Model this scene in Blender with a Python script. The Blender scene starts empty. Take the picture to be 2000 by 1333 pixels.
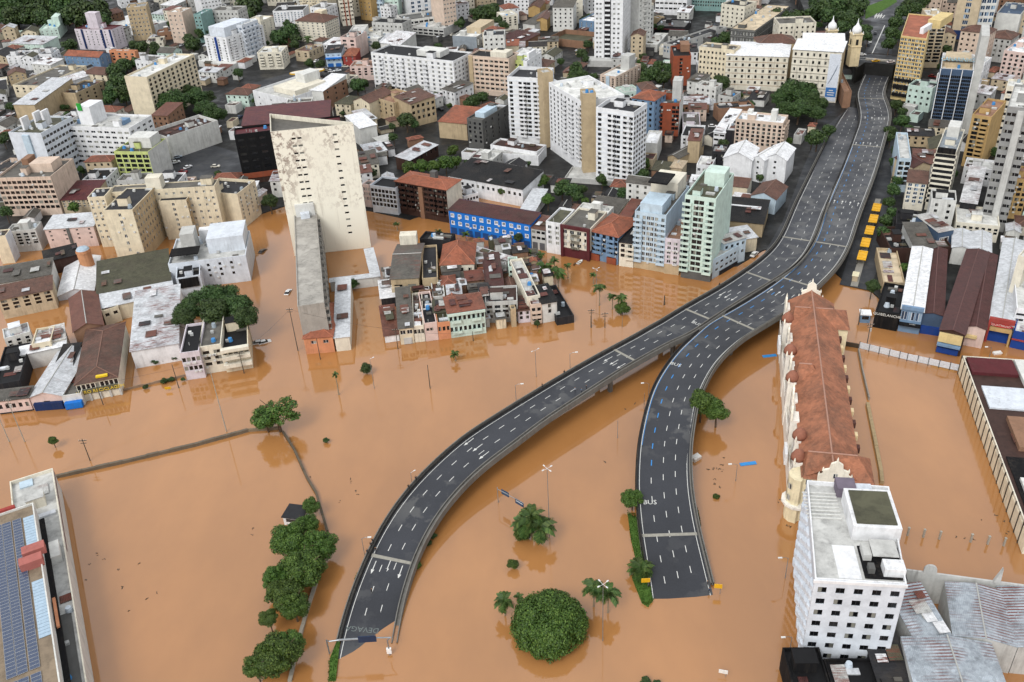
import bpy, bmesh, math, random
from mathutils import Vector, Matrix
random.seed(7)
C = bpy.context.scene.collection
SC = bpy.context.scene
# ------------------------------------------------------------------ camera
FPX, CAMH = 1788.0, 160.0
_up = Vector((-165.0, 2834.0, FPX)).normalized()
_f = Vector((0, 0, -1)); _fy = (_f - _f.dot(_up) * _up).normalized(); _fx = _fy.cross(_up)
RW = Matrix((_fx, _fy, _up))                     # camera axes -> world axes
cam = bpy.data.cameras.new('camera'); camo = bpy.data.objects.new('camera', cam); C.objects.link(camo)
cam.sensor_width = 36; cam.lens = FPX / 2000 * 36; cam.clip_start = 1; cam.clip_end = 9000
camo.matrix_world = Matrix.Translation((0, 0, CAMH)) @ RW.to_4x4()
SC.camera = camo
# ------------------------------------------------------------------ light
SUN_EL, SUN_AZ = math.radians(46), math.radians(212)     # azimuth clockwise from +Y
w = bpy.data.worlds.new('World'); SC.world = w; w.use_nodes = True
nt = w.node_tree; nt.nodes.clear()
sky = nt.nodes.new('ShaderNodeTexSky'); sky.sky_type = 'NISHITA'; sky.sun_disc = False
sky.sun_elevation = SUN_EL; sky.sun_rotation = SUN_AZ; sky.dust_density = 4; sky.air_density = 1.0; sky.ozone_density = 1
hs = nt.nodes.new('ShaderNodeHueSaturation'); hs.inputs['Saturation'].default_value = 0.22
bgn = nt.nodes.new('ShaderNodeBackground'); bgn.inputs['Strength'].default_value = 0.135
out = nt.nodes.new('ShaderNodeOutputWorld')
mixs = nt.nodes.new('ShaderNodeMix'); mixs.data_type = 'RGBA'; mixs.inputs[0].default_value = .6      # closed cloud deck over the clear sky
mixs.inputs[7].default_value = (6.0, 6.15, 6.4, 1)
nt.links.new(sky.outputs[0], hs.inputs['Color']); nt.links.new(hs.outputs[0], mixs.inputs[6]); nt.links.new(mixs.outputs[2], bgn.inputs[0]); nt.links.new(bgn.outputs[0], out.inputs[0])
sl = bpy.data.lights.new('sun', 'SUN'); sl.energy = 1.0; sl.angle = math.radians(22); sl.color = (1, .985, .96)
so = bpy.data.objects.new('sun', sl); C.objects.link(so)
so.rotation_euler = (math.pi / 2 - SUN_EL, 0, math.pi - SUN_AZ)
SC.view_settings.view_transform = 'Standard'; SC.view_settings.look = 'None'
SC.view_settings.exposure = 0.62; SC.view_settings.gamma = 1; SC.view_settings.use_curve_mapping = False
SC.render.engine = 'CYCLES'
SC.cycles.max_bounces = 5; SC.cycles.diffuse_bounces = 2; SC.cycles.glossy_bounces = 2; SC.cycles.transparent_max_bounces = 4
SC.cycles.caustics_reflective = False; SC.cycles.caustics_refractive = False
# ------------------------------------------------------------------ photo pixel -> world
def U(x, y, z=0.0):
    d = RW @ Vector(((x - 1000) / FPX, -(y - 666.5) / FPX, -1)); t = (z - CAMH) / d.z
    return Vector((d.x * t, d.y * t, z))
RWT = RW.transposed()
def P(v):
    c = RWT @ Vector((v[0], v[1], v[2] - CAMH)); return (1000 - c.x / c.z * FPX, 666.5 + c.y / c.z * FPX, -c.z)
def hgt(t, b, zb=0.0):
    g = U(b[0], b[1], zb); lo = None; best = 5
    for i in range(4, 640):
        z = zb + i * .125; p = P((g.x, g.y, z)); e = (p[0] - t[0]) ** 2 + (p[1] - t[1]) ** 2
        if lo is None or e < lo: lo = e; best = i * .125
    return best
REG = dict(A1=(0, 0, 3.92), A2=(480, 0, 3.92), A3=(960, 0, 3.92), A4=(1440, 0, 3.5714), B1=(0, 300, 3.92), B2=(480, 300, 3.92),
           B3=(960, 300, 3.92), B4=(1440, 300, 3.507), C1=(0, 560, 3.92), C2=(480, 560, 3.92), C3=(1440, 540, 3.507), C4=(0, 880, 2.942),
           C5=(460, 880, 2.942), C6=(940, 880, 2.942), C7=(1440, 880, 2.943), Z1=(1200, 380, 3.92), Z2=(1000, 620, 3.92), Z3=(640, 850, 2.76),
           Z5=(1200, 850, 3.808), F=(0, 0, 1.0))
def rp(reg, x, y):
    a, b, s = REG[reg]; return (a + x / s, b + y / s)
def pts(reg, s):
    return [rp(reg, *map(float, q.split(','))) for q in s.split()]
# ------------------------------------------------------------------ materials
def lin(h):
    h = h.lstrip('#'); v = [int(h[i:i + 2], 16) / 255 for i in (0, 2, 4)]
    return tuple(c / 12.92 if c <= .04045 else ((c + .055) / 1.055) ** 2.4 for c in v) + (1,)
COL = dict(white='dedfe0', pale='cfcfca', cool='cdd3da', cream='d6cab0', ivory='d8d2c1', yellow='d0ba86', tan='b4a182', peach='cbb7a6', pink='d0b9b0',
           brick='8d4a33', brown='8a6a55', dbrown='3e2b25', maroon='55262a', grey='8c8c8a', mid='5c5c5a', dark='28282b', black='101012', lgrey='b8b8b4',
           blue='1f6fc4', lblue='b6c8d4', bgrey='6f8aa6', navy='1c2f57', teal='7d9c98', mint='c3d6cb', lime='bcc67f', orange='c88a66', gold='b39564',
           tile='82503f', btile='66493e', otile='985a42', mtile='4d2d2a', fibro='5c5953', moss='4e4d3c', metal='c6c9cc', wmetal='e2e3e4', rust='6a4438',
           steel='8c949b', sand='bdad92', red='98403a', violet='6f6672', bluepanel='46586f', concrete='a09c94', lilac='cdc5cb', royal='1d3f86', rosy='a8665e', hall='847562', stile='a56c50', zinc='a3abb2')
_M = {}
class NT:
    def __init__(s, name):
        s.m = bpy.data.materials.new(name); s.m.use_nodes = True; s.t = s.m.node_tree; s.b = s.t.nodes['Principled BSDF']
    def n(s, t, **k):
        o = s.t.nodes.new('ShaderNode' + t)
        for a, v in k.items():
            if a[0] == '_': o.inputs[a[1:].replace('_', ' ')].default_value = v
            else: setattr(o, a, v)
        return o
    def l(s, a, b): s.t.links.new(a, b)
    def pos(s, sx=1, sy=1, sz=1, obj=False):
        g = s.n('TexCoord').outputs['Object'] if obj else s.n('NewGeometry').outputs['Position']
        m = s.n('Mapping'); m.inputs['Scale'].default_value = (sx, sy, sz); s.l(g, m.inputs[0]); return m.outputs[0]
    def noise(s, vec, scale, detail=3, rough=.6):
        n = s.n('TexNoise', _Scale=scale, _Detail=detail, _Roughness=rough); s.l(vec, n.inputs['Vector']); return n.outputs['Fac']
    def ramp(s, fac, stops):
        r = s.n('ValToRGB'); e = r.color_ramp.elements
        while len(e) < len(stops): e.new(.5)
        for q, (p, c) in zip(e, stops):
            q.position = p; q.color = c if len(c) == 4 else tuple(c) + (1,)
        s.l(fac, r.inputs[0]); return r.outputs[0]
    def mix(s, fac, a, b, mode='MIX'):
        m = s.n('Mix', data_type='RGBA', blend_type=mode)
        for v, i in ((fac, 0), (a, 6), (b, 7)):
            if hasattr(v, 'is_output'): s.l(v, m.inputs[i])
            else: m.inputs[i].default_value = v
        return m.outputs[2]
    def math(s, op, a, b=0.0):
        m = s.n('Math', operation=op)
        for v, i in ((a, 0), (b, 1)):
            if hasattr(v, 'is_output'): s.l(v, m.inputs[i])
            else: m.inputs[i].default_value = v
        return m.outputs[0]
    def bump(s, h, st=.3, d=.05):
        b = s.n('Bump', _Strength=st, _Distance=d); s.l(h, b.inputs['Height']); s.l(b.outputs[0], s.b.inputs['Normal'])
    def base(s, c, rough=.8, spec=.3):
        if hasattr(c, 'is_output'): s.l(c, s.b.inputs['Base Color'])
        else: s.b.inputs['Base Color'].default_value = c
        s.b.inputs['Roughness'].default_value = rough; s.b.inputs['Specular IOR Level'].default_value = spec
        return s.m
def col(c): return lin(COL.get(c, c))
G3 = lambda v: (v, v, v, 1)
def scl(c, k): return tuple(min(1, x * k) for x in c[:3]) + (1,)
def wallm(c, dirt=.45):
    k = ('w', c, dirt)
    if k in _M: return _M[k]
    t = NT('wall_' + c); b = col(c)
    p = t.pos(); st = t.pos(1.1, 1.1, .10)
    v = t.ramp(t.noise(p, .35, 4), [(.3, G3(.82)), (.65, G3(1.04))])
    s1 = t.ramp(t.noise(st, 1.0, 5, .7), [(.48, G3(0)), (.74, G3(1))])
    s2 = t.ramp(t.noise(p, .12, 3), [(.42, G3(.15)), (.62, G3(1))])
    f = t.math('MULTIPLY', t.math('MULTIPLY', s1, s2), dirt)
    c1 = t.mix(1.0, b, v, 'MULTIPLY')
    fine = t.ramp(t.noise(p, 2.2, 3), [(.35, G3(.9)), (.6, G3(1))])
    c1 = t.mix(.6, c1, fine, 'MULTIPLY')
    _M[k] = t.base(t.mix(f, c1, (.085, .07, .055, 1)), .85, .2); return _M[k]
def peelm():
    if 'peel' in _M: return _M['peel']
    t = NT('wall_peeling'); p = t.pos(1, 1, .8)
    n = t.noise(p, .42, 8, .72); big = t.ramp(t.noise(t.pos(1, 1, .6), .05, 2), [(.42, G3(0)), (.56, G3(1))])
    z = t.n('SeparateXYZ'); t.l(t.n('NewGeometry').outputs['Position'], z.inputs[0])
    hi = t.ramp(t.math('DIVIDE', z.outputs[2], 54), [(.30, G3(0)), (.42, G3(1))])
    f = t.math('MULTIPLY', t.math('MULTIPLY', t.ramp(n, [(.50, G3(0)), (.56, G3(1))]), hi), t.math('ADD', t.math('MULTIPLY', big, .75), .2))
    sx = t.ramp(t.noise(t.pos(1, 1, .06), .8, 5, .7), [(.55, G3(0)), (.8, G3(.5))])
    c = t.mix(f, lin('e2dece'), lin('93857a')); c = t.mix(sx, c, lin('7a6c58'))
    _M['peel'] = t.base(c, .85, .2); return _M['peel']
def roofm(c, kind='f', wear=.5):
    """f = flat screed with stains, t = tiles/fibre sheets with courses, c = corrugated metal with rust rows"""
    k = ('r', c, kind, wear)
    if k in _M: return _M[k]
    t = NT('roof_' + c); b = col(c); p = t.pos()
    v = t.ramp(t.noise(p, .22, 6, .75), [(.3, G3(.4)), (.48, G3(.85)), (.7, G3(1.15))])
    c1 = t.mix(wear + .3 if wear < .7 else 1.0, b, v, 'MULTIPLY')
    if kind == 'f':
        s = t.ramp(t.noise(p, .6, 5, .7), [(.5, G3(0)), (.7, G3(wear))])
        c1 = t.mix(s, c1, scl(b, .35)); pl = t.ramp(t.noise(p, .15, 2), [(.55, G3(0)), (.6, G3(.5))])
        c1 = t.mix(pl, c1, scl(b, 1.35)); t.bump(t.noise(p, 3, 3), .3, .05)
    else:
        wv = t.n('TexWave', wave_type='BANDS', bands_direction='Y' if kind == 't' else 'X'); wv.inputs['Scale'].default_value = 1.1 if kind == 't' else .9
        t.l(t.pos(1, 1, 1, True), wv.inputs['Vector']); wv.inputs['Distortion'].default_value = .4
        cells = t.n('TexVoronoi'); cells.inputs['Scale'].default_value = 1.3; t.l(p, cells.inputs['Vector'])
        cv = t.n('SeparateColor'); t.l(cells.outputs['Color'], cv.inputs[0])
        c1 = t.mix(.55, c1, t.ramp(cv.outputs[0], [(0, G3(.6)), (1, G3(1.15))]), 'MULTIPLY')
        if kind == 't':
            s = t.ramp(t.noise(p, .13, 5, .75), [(.45, G3(0)), (.7, G3(wear * 1.1))])
            c1 = t.mix(s, c1, (.055, .045, .035, 1))
        else:
            rr = t.noise(t.pos(.25, 2.4, 1, True), 1, 4, .8)
            if c == 'zinc':
                bw = t.n('TexWave', wave_type='BANDS', bands_direction='Y'); bw.inputs['Scale'].default_value = .42; bw.inputs['Distortion'].default_value = .6; t.l(t.pos(1, 1, 1, True), bw.inputs['Vector'])
                rr = t.math('MULTIPLY', t.ramp(bw.outputs['Fac'], [(.5, G3(0)), (.75, G3(1))]), t.math('MULTIPLY', t.noise(t.pos(2.6, 1.2, 1, True), 1, 3, .7), 1.4))
            pat = t.ramp(t.noise(p, .09, 2), [(.42, G3(0)), (.58, G3(1))])
            s = t.math('MULTIPLY', t.ramp(rr, [(.55 - .12 * wear, G3(0)), (.66 - .1 * wear, G3(min(1, wear * 1.5)))]), pat)
            c1 = t.mix(s, c1, lin('6a382c'))
        t.bump(wv.outputs['Fac'], .55, .12)
    _M[k] = t.base(c1, .7 if kind != 'c' else .5, .3); return _M[k]
def plain(c, rough=.6, metal=0, spec=.4):
    k = ('p', c, rough, metal)
    if k in _M: return _M[k]
    t = NT('paint_' + c); b = col(c)
    v = t.ramp(t.noise(t.pos(), 1.7, 4), [(.3, G3(.82)), (.7, G3(1.08))])
    t.b.inputs['Metallic'].default_value = metal
    _M[k] = t.base(t.mix(1.0, b, v, 'MULTIPLY'), rough, spec); return _M[k]
def glassm(tint='1b2128', curtain='8f9088', n=.28):  # random panes take the colour of curtains and blinds
    k = ('g', tint, curtain, n)
    if k in _M: return _M[k]
    t = NT('window_glass')
    r = t.math('FRACT', t.math('ADD', t.n('ObjectInfo').outputs['Random'], t.n('NewGeometry').outputs['Random Per Island']))
    c = t.ramp(r, [(0, scl(lin(tint), .6)), (.45, lin(tint)), (1 - n, scl(lin(tint), 1.7)), (1 - n + .04, lin(curtain)), (1, scl(lin(curtain), 1.2))])
    _M[k] = t.base(c, .12, .5); return _M[k]
# ------------------------------------------------------------------ mesh builder
class MB:
    def __init__(s): s.v = []; s.f = []; s.mi = []
    def quad(s, a, b, c, d, m=0):
        i = len(s.v); s.v += [tuple(a), tuple(b), tuple(c), tuple(d)]; s.f.append((i, i + 1, i + 2, i + 3)); s.mi.append(m)
    def tri(s, a, b, c, m=0):
        i = len(s.v); s.v += [tuple(a), tuple(b), tuple(c)]; s.f.append((i, i + 1, i + 2)); s.mi.append(m)
    def poly(s, ps, m=0):
        i = len(s.v); s.v += [tuple(p) for p in ps]; s.f.append(tuple(range(i, i + len(ps)))); s.mi.append(m)
    def box(s, x0, y0, z0, x1, y1, z1, m=0, bottom=False):
        i = len(s.v)
        s.v += [(x0, y0, z0), (x1, y0, z0), (x1, y1, z0), (x0, y1, z0), (x0, y0, z1), (x1, y0, z1), (x1, y1, z1), (x0, y1, z1)]
        fs = [(4, 5, 6, 7), (0, 1, 5, 4), (1, 2, 6, 5), (2, 3, 7, 6), (3, 0, 4, 7)]
        if bottom: fs.append((3, 2, 1, 0))
        s.f += [tuple(i + q for q in f) for f in fs]; s.mi += [m] * len(fs)
    def obox(s, M, sx, sy, sz, m=0):
        i = len(s.v)
        for z in (0, sz):
            for x, y in ((-sx / 2, -sy / 2), (sx / 2, -sy / 2), (sx / 2, sy / 2), (-sx / 2, sy / 2)): s.v.append(tuple(M @ Vector((x, y, z))))
        for f in ((4, 5, 6, 7), (0, 1, 5, 4), (1, 2, 6, 5), (2, 3, 7, 6), (3, 0, 4, 7), (3, 2, 1, 0)): s.f.append(tuple(i + q for q in f)); s.mi.append(m)
    def prism(s, pl, z0, z1, m=0, mt=None):
        n = len(pl); i = len(s.v); s.v += [(p[0], p[1], z0) for p in pl] + [(p[0], p[1], z1) for p in pl]
        for k in range(n): s.f.append((i + k, i + (k + 1) % n, i + n + (k + 1) % n, i + n + k)); s.mi.append(m)
        s.f.append(tuple(i + n + k for k in range(n))); s.mi.append(m if mt is None else mt)
    def tube(s, ps, rs, n=6, m=0, cap=True):
        base = len(s.v); ps = [Vector(p) for p in ps]
        for k, p in enumerate(ps):
            d = (ps[min(k + 1, len(ps) - 1)] - ps[max(k - 1, 0)]).normalized()
            a = d.cross(Vector((0, 0, 1)) if abs(d.z) < .9 else Vector((1, 0, 0))).normalized(); b = d.cross(a); r = rs if not hasattr(rs, '__len__') else rs[k]
            for j in range(n):
                t = 2 * math.pi * j / n; s.v.append(tuple(p + (a * math.cos(t) + b * math.sin(t)) * r))
        for k in range(len(ps) - 1):
            for j in range(n):
                s.f.append((base + k * n + j, base + k * n + (j + 1) % n, base + (k + 1) * n + (j + 1) % n, base + (k + 1) * n + j)); s.mi.append(m)
        if cap:
            s.f.append(tuple(base + (len(ps) - 1) * n + j for j in range(n))); s.mi.append(m)
            s.f.append(tuple(base + j for j in reversed(range(n)))); s.mi.append(m)
    def cyl(s, x, y, z0, z1, r, n=10, m=0, r1=None):
        s.tube([(x, y, z0), (x, y, z1)], [r, r if r1 is None else r1], n, m)
    def mesh(s, name, mats):
        me = bpy.data.meshes.new(name); me.from_pydata(s.v, [], s.f)
        for q in mats: me.materials.append(q)
        if len(mats) > 1: me.polygons.foreach_set('material_index', s.mi)
        me.update(); return me
    def build(s, name, mats, parent=None, kind=None, smooth=False):
        if not isinstance(mats, (list, tuple)): mats = [mats]
        me = s.mesh(name, mats)
        if smooth: me.polygons.foreach_set('use_smooth', [True] * len(me.polygons))
        return link(name, me, parent, kind)
def link(name, me, parent=None, kind=None, M=None):
    o = bpy.data.objects.new(name, me); C.objects.link(o)
    if parent: o.parent = parent
    if kind: o['kind'] = kind
    if M is not None: o.matrix_basis = M
    return o
def thing(name, label, cat, M=None, group=None, data=None):
    o = bpy.data.objects.new(name, data); C.objects.link(o)
    if M is not None: o.matrix_basis = M
    tag(o, label, cat, group); return o
def tag(o, label, cat, group=None):
    o['label'] = label; o['category'] = cat
    if group: o['group'] = group
    return o
def copytree(o, M, label=None, group=None):
    r = o.copy(); C.objects.link(r); r.matrix_basis = M
    if label: r['label'] = label
    if group: r['group'] = group
    for ch in KIDS.get(o.name, []):
        c = ch.copy(); C.objects.link(c); c.parent = r
        for g in KIDS.get(ch.name, []):
            d = g.copy(); C.objects.link(d); d.parent = c
    return r
def inside(p, pl):
    c = False; j = len(pl) - 1
    for i in range(len(pl)):
        if (pl[i][1] > p[1]) != (pl[j][1] > p[1]) and p[0] < (pl[j][0] - pl[i][0]) * (p[1] - pl[i][1]) / (pl[j][1] - pl[i][1]) + pl[i][0]: c = not c
        j = i
    return c
KIDS = {}
def remember(root):
    for ch in [o for o in C.objects if o.parent == root]:
        KIDS.setdefault(root.name, []).append(ch)
        for g in [o for o in C.objects if o.parent == ch]: KIDS.setdefault(ch.name, []).append(g)
def structure(name, mb, mat): return mb.build(name, mat, None, 'structure')
def frame(o, d, z=0):                     # frame with x along d
    d = Vector((d[0], d[1], 0)).normalized()
    return Matrix(((d.x, -d.y, 0, o[0]), (d.y, d.x, 0, o[1]), (0, 0, 1, z), (0, 0, 0, 1)))
_TX = {}
def text_obj(name, s, size, mat, parent, M, ext=.03, kind=None):
    cu = bpy.data.curves.new(name, 'FONT'); cu.body = s; cu.size = size; cu.extrude = ext; cu.align_x = 'CENTER'; cu.resolution_u = 2
    t = bpy.data.objects.new('tmp', cu); C.objects.link(t)
    me = bpy.data.meshes.new_from_object(t); bpy.data.objects.remove(t); me.materials.clear(); me.materials.append(mat)
    return link(name, me, parent, kind, M)
# ------------------------------------------------------------------ ground and water
def watm():
    t = NT('flood_water'); p = t.pos()
    big = t.noise(p, .012, 3, .5)
    c = t.ramp(big, [(.35, (.335, .150, .048, 1)), (.65, (.372, .172, .058, 1))])
    sed = t.ramp(t.noise(t.pos(1, .5, 1), .05, 4), [(.38, G3(.90)), (.66, G3(1.05))])
    t.base(t.mix(1.0, c, sed, 'MULTIPLY'), .04, .5); t.b.inputs['IOR'].default_value = 1.85
    t.l(t.ramp(t.noise(t.pos(1, .6, 1), .03, 4, .6), [(.42, G3(.02)), (.62, G3(.13))]), t.b.inputs['Roughness'])
    h = t.math('ADD', t.noise(p, .35, 4, .6), t.math('MULTIPLY', t.noise(t.pos(1, 2.2, 1), 1.6, 3), .35))
    t.bump(h, .022, .2); return t.m
m = MB(); m.quad((-900, -200, 0), (900, -200, 0), (900, 800, 0), (-900, 800, 0)); structure('water', m, watm())
def asph(name, c=(.036, .038, .042), wear=.6):
    t = NT(name); p = t.pos()
    v = t.ramp(t.noise(p, .09, 5, .65), [(.3, G3(.7)), (.7, G3(1.3))])
    f = t.ramp(t.noise(p, 2.5, 3), [(.3, G3(.85)), (.7, G3(1.15))])
    b = t.mix(1, t.mix(1, tuple(c) + (1,), v, 'MULTIPLY'), f, 'MULTIPLY')
    s = t.ramp(t.noise(p, .16, 5, .7), [(.56, G3(0)), (.66, G3(wear))])
    t.l(t.ramp(t.noise(p, .1, 3), [(.35, G3(.35)), (.6, G3(.75))]), t.b.inputs['Roughness'])
    r = t.base(t.mix(s, b, (.075, .072, .066, 1)), .6, .2); t.l(t.ramp(t.noise(p, .1, 3), [(.35, G3(.32)), (.6, G3(.7))]), t.b.inputs['Roughness']); return r
M_ASPH = asph('asphalt_wet'); M_GROUND = asph('ground_asphalt', (.017, .017, .0165), .3)
M_CONC = wallm('concrete', .7); M_WHITE = plain('c9c9c4', .6); M_BLUEP = plain('2f7fc0', .6)
LAND = [(-900, 445), (0, 455), (470, 432), (560, 402), (720, 412), (800, 430), (880, 402), (940, 372), (1035, 368), (1062, 440), (1180, 495), (1360, 530), (1440, 520),
        (1490, 490), (1560, 470), (1660, 560), (1700, 568), (1745, 612), (1800, 640), (2000, 640), (3200, 700)]
land = [U(x, y) for x, y in LAND]
m = MB(); ring = [(p.x, p.y) for p in land] + [(4000, 600), (4000, 6000), (-4000, 6000), (-4000, 600)]
m.poly([(x, y, .3) for x, y in ring])
for a, b in zip(land, land[1:]): m.quad((a.x, a.y - 2, -1.5), (b.x, b.y - 2, -1.5), (b.x, b.y, .3), (a.x, a.y, .3))
for a, b in zip(land, land[1:]): m.quad((a.x, -600, -1.6), (b.x, -600, -1.6), (b.x, b.y - 2, -1.5), (a.x, a.y - 2, -1.5))
structure('ground', m, M_GROUND)
# raised hospital and avenue terrace over the tunnel
ZT = 9.0
def sheet(name, ps, z, mat, z0=None):
    m = MB(); q = [U(x, y, z) for x, y in ps]
    if z0 is None: m.poly(q)
    else: m.prism(q, z0, z)
    return structure(name, m, mat)
def ccw(ps):
    a = sum(p[0] * q[1] - q[0] * p[1] for p, q in zip(ps, ps[1:] + ps[:1])); return ps if a > 0 else ps[::-1]
tq = ccw([tuple(U(x, y, ZT)[:2]) for x, y in [(1672, 134), (1690, 122), (1746, 127), (1775, 96), (1830, -60), (1540, -60), (1590, 70), (1655, 98)]])
m = MB(); m.prism([Vector((x, y, 0)) for x, y in tq], .2, ZT); structure('terrace_ground', m, M_GROUND)
def road(name, ps, z, mat=M_ASPH): return sheet(name, ps, z, mat)
road('avenue', [(1688, 108), (1742, 112), (1745, 60), (1765, 12), (1790, -30), (1700, -30), (1702, 60)], ZT + .01)
road('cross_street', [(1672, 121), (1752, 126), (1752, 112), (1674, 106)], ZT + .02)
mk = MB()
def stripe(mb, a, b, wd, z):
    a = U(*a, z); b = U(*b, z); d = (b - a).normalized(); n = Vector((-d.y, d.x, 0)) * wd / 2; mb.quad(a - n, b - n, b + n, a + n)
stripe(mk, (1703, 106), (1728, 50), .5, ZT + .03)
for k in range(7): stripe(mk, (1708 + 5 * (k % 4), 36 - 3 * (k // 4)), (1713 + 5 * (k % 4), 30 - 3 * (k // 4)), .6, ZT + .03)
stripe(mk, (1676, 112), (1750, 118), .4, ZT + .035); stripe(mk, (1676, 116), (1750, 122), .4, ZT + .035)
o = mk.build('road_markings', M_WHITE, None, 'structure')
gm = NT('grass_green'); grass_mat = gm.base(gm.ramp(gm.noise(gm.pos(), .8, 4), [(.3, (.035, .075, .014, 1)), (.7, (.08, .15, .03, 1))]), .9, .1)
sheet('lawn', [(1690, 38), (1726, 20), (1752, 4), (1748, -8), (1690, 14)], ZT + .05, grass_mat)
road('side_street', [(1490, 500), (1530, 430), (1568, 330), (1598, 262), (1640, 225), (1668, 206), (1668, 225), (1640, 262), (1600, 340), (1560, 450), (1515, 515)], .305)
road('bus_street', [(1640, 556), (1700, 568), (1730, 470), (1760, 330), (1752, 250), (1700, 330), (1680, 430)], .305)
road('parking_lot', [(325, 315), (372, 282), (420, 285), (470, 300), (475, 345), (330, 350)], .305)
road('far_street', [(480, 166), (640, 122), (720, 130), (725, 140), (640, 134), (480, 180)], .31)
# ------------------------------------------------------------------ viaduct
def chaikin(ps, n=2):
    for _ in range(n):
        q = [ps[0]]
        for a, b in zip(ps, ps[1:]): q += [a.lerp(b, .25), a.lerp(b, .75)]
        ps = q + [ps[-1]]
    return ps
def resample(ps, n):
    d = [0]
    for a, b in zip(ps, ps[1:]): d.append(d[-1] + (b - a).length)
    r = []; j = 0
    for i in range(n):
        s = d[-1] * i / (n - 1)
        while j < len(ps) - 2 and d[j + 1] < s: j += 1
        r.append(ps[j].lerp(ps[j + 1], (s - d[j]) / max(1e-6, d[j + 1] - d[j])))
    return r
def interp(tab, y):
    for (a, u), (b, v) in zip(tab, tab[1:]):
        if (a - y) * (b - y) <= 0: return u + (v - u) * (y - a) / (b - a)
    return tab[0][1] if abs(y - tab[0][0]) < abs(y - tab[-1][0]) else tab[-1][1]
def edge(parts, tab):
    q = []
    for reg, s in parts: q += pts(reg, s)
    return chaikin([U(x, y, interp(tab, y)) for x, y in q], 2)
class Deck:
    def __init__(s, L, R, n=260):
        L, R = resample(L, n), resample(R, n)
        # pair each left point with the nearest right point so that sections stay square to the road
        c = [(a + b) / 2 for a, b in zip(L, R)]
        for _ in range(3):
            c2 = []
            for i in range(n):
                t = (c[min(i + 3, n - 1)] - c[max(i - 3, 0)]); t.z = 0; t.normalize()
                l = min(L, key=lambda q: abs((q - c[i]).dot(t)) + .02 * (q - c[i]).length); r = min(R, key=lambda q: abs((q - c[i]).dot(t)) + .02 * (q - c[i]).length)
                c2.append((l + r) / 2)
            for _ in range(6): c2 = [c2[0]] + [(c2[i - 1] + c2[i] * 2 + c2[i + 1]) / 4 for i in range(1, n - 1)] + [c2[-1]]
            c = resample(c2, n)
        s.c = c; s.n = n; s.t = []; s.l = []; s.r = []
        for i in range(n):
            t = (c[min(i + 2, n - 1)] - c[max(i - 2, 0)]); t.z = 0; t.normalize(); s.t.append(t)
            nl = Vector((-t.y, t.x, 0))
            l = min(L, key=lambda q: abs((q - c[i]).dot(t)) + .02 * (q - c[i]).length); r = min(R, key=lambda q: abs((q - c[i]).dot(t)) + .02 * (q - c[i]).length)
            s.l.append([(l - c[i]).dot(nl), l.z]); s.r.append([(r - c[i]).dot(nl), r.z])
        for arr in (s.l, s.r):
            for _ in range(14):
                for k in (0, 1):
                    a = [q[k] for q in arr]
                    for i in range(1, n - 1): arr[i][k] = (a[i - 1] + 2 * a[i] + a[i + 1]) / 4
        s.len = sum((b - a).length for a, b in zip(c, c[1:])); s.step = s.len / (n - 1)
    def at(s, d, v, dz=0.0, off=0.0):
        """point at distance d along, v = 0 left edge .. 1 right edge; off metres outwards to the left(-)/right(+)"""
        f = min(max(d / s.step, 0), s.n - 1.001); i = int(f); f -= i
        c = s.c[i].lerp(s.c[i + 1], f); t = s.t[i].lerp(s.t[i + 1], f).normalized(); nl = Vector((-t.y, t.x, 0))
        lo = s.l[i][0] * (1 - f) + s.l[i + 1][0] * f; lz = s.l[i][1] * (1 - f) + s.l[i + 1][1] * f
        ro = s.r[i][0] * (1 - f) + s.r[i + 1][0] * f; rz = s.r[i][1] * (1 - f) + s.r[i + 1][1] * f
        o = lo + (ro - lo) * v - off; q = c + nl * o; q.z = lz + (rz - lz) * v + dz; return q
    def M(s, d, v, dz=0):
        p = s.at(d, v, dz); q = s.at(d + 1, v, dz); y = (q - p).normalized(); x = (s.at(d, min(1, v + .1)) - s.at(d, v - (.1 if v > .9 else 0))).normalized()
        z = x.cross(y).normalized(); x = y.cross(z)
        return Matrix(((x.x, y.x, z.x, p.x), (x.y, y.y, z.y, p.y), (x.z, y.z, z.z, p.z), (0, 0, 0, 1)))
    def find(s, px):
        b = None
        for k in range(0, int(s.len), 1):
            for v in [i / 20 for i in range(21)]:
                q = P(s.at(k, v)); e = (q[0] - px[0]) ** 2 + (q[1] - px[1]) ** 2
                if b is None or e < b[0]: b = (e, k, v)
        return b[1], b[2]
    def strip(s, mb, profile, d0, d1, ds=2.5, m=0):
        """profile: list of (v, off, dz) swept along the deck"""
        k = max(2, int((d1 - d0) / ds)); prev = None
        for i in range(k + 1):
            d = d0 + (d1 - d0) * i / k; cur = [s.at(d, v, dz, off) for v, off, dz in profile]
            if prev:
                for a in range(len(cur) - 1): mb.quad(prev[a], prev[a + 1], cur[a + 1], cur[a], m)
            prev = cur
zA = [(1333, -.6), (1290, .0), (1240, .75), (1150, 1.4), (1085, 2.4), (1000, 4.2), (920, 5.8), (850, 7), (760, 7.5), (400, 7.5), (330, 5.5), (270, 3), (235, 1.2), (200, .6)]
zAR = [(1325, -1.2), (1230, -.35), (1203, .02), (1150, .9), (1085, 2.2), (1000, 4), (920, 5.6), (850, 6.8), (760, 7.5), (400, 7.5), (330, 5.5), (270, 3), (235, 1.2), (200, .6)]
zB = [(1200, -.5), (1168, 0), (1047, 1.7), (950, 3.8), (870, 5.6), (800, 7), (720, 7.5), (420, 7.5), (300, 6.5), (220, 5), (170, 2.6), (120, 1.6)]
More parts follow.
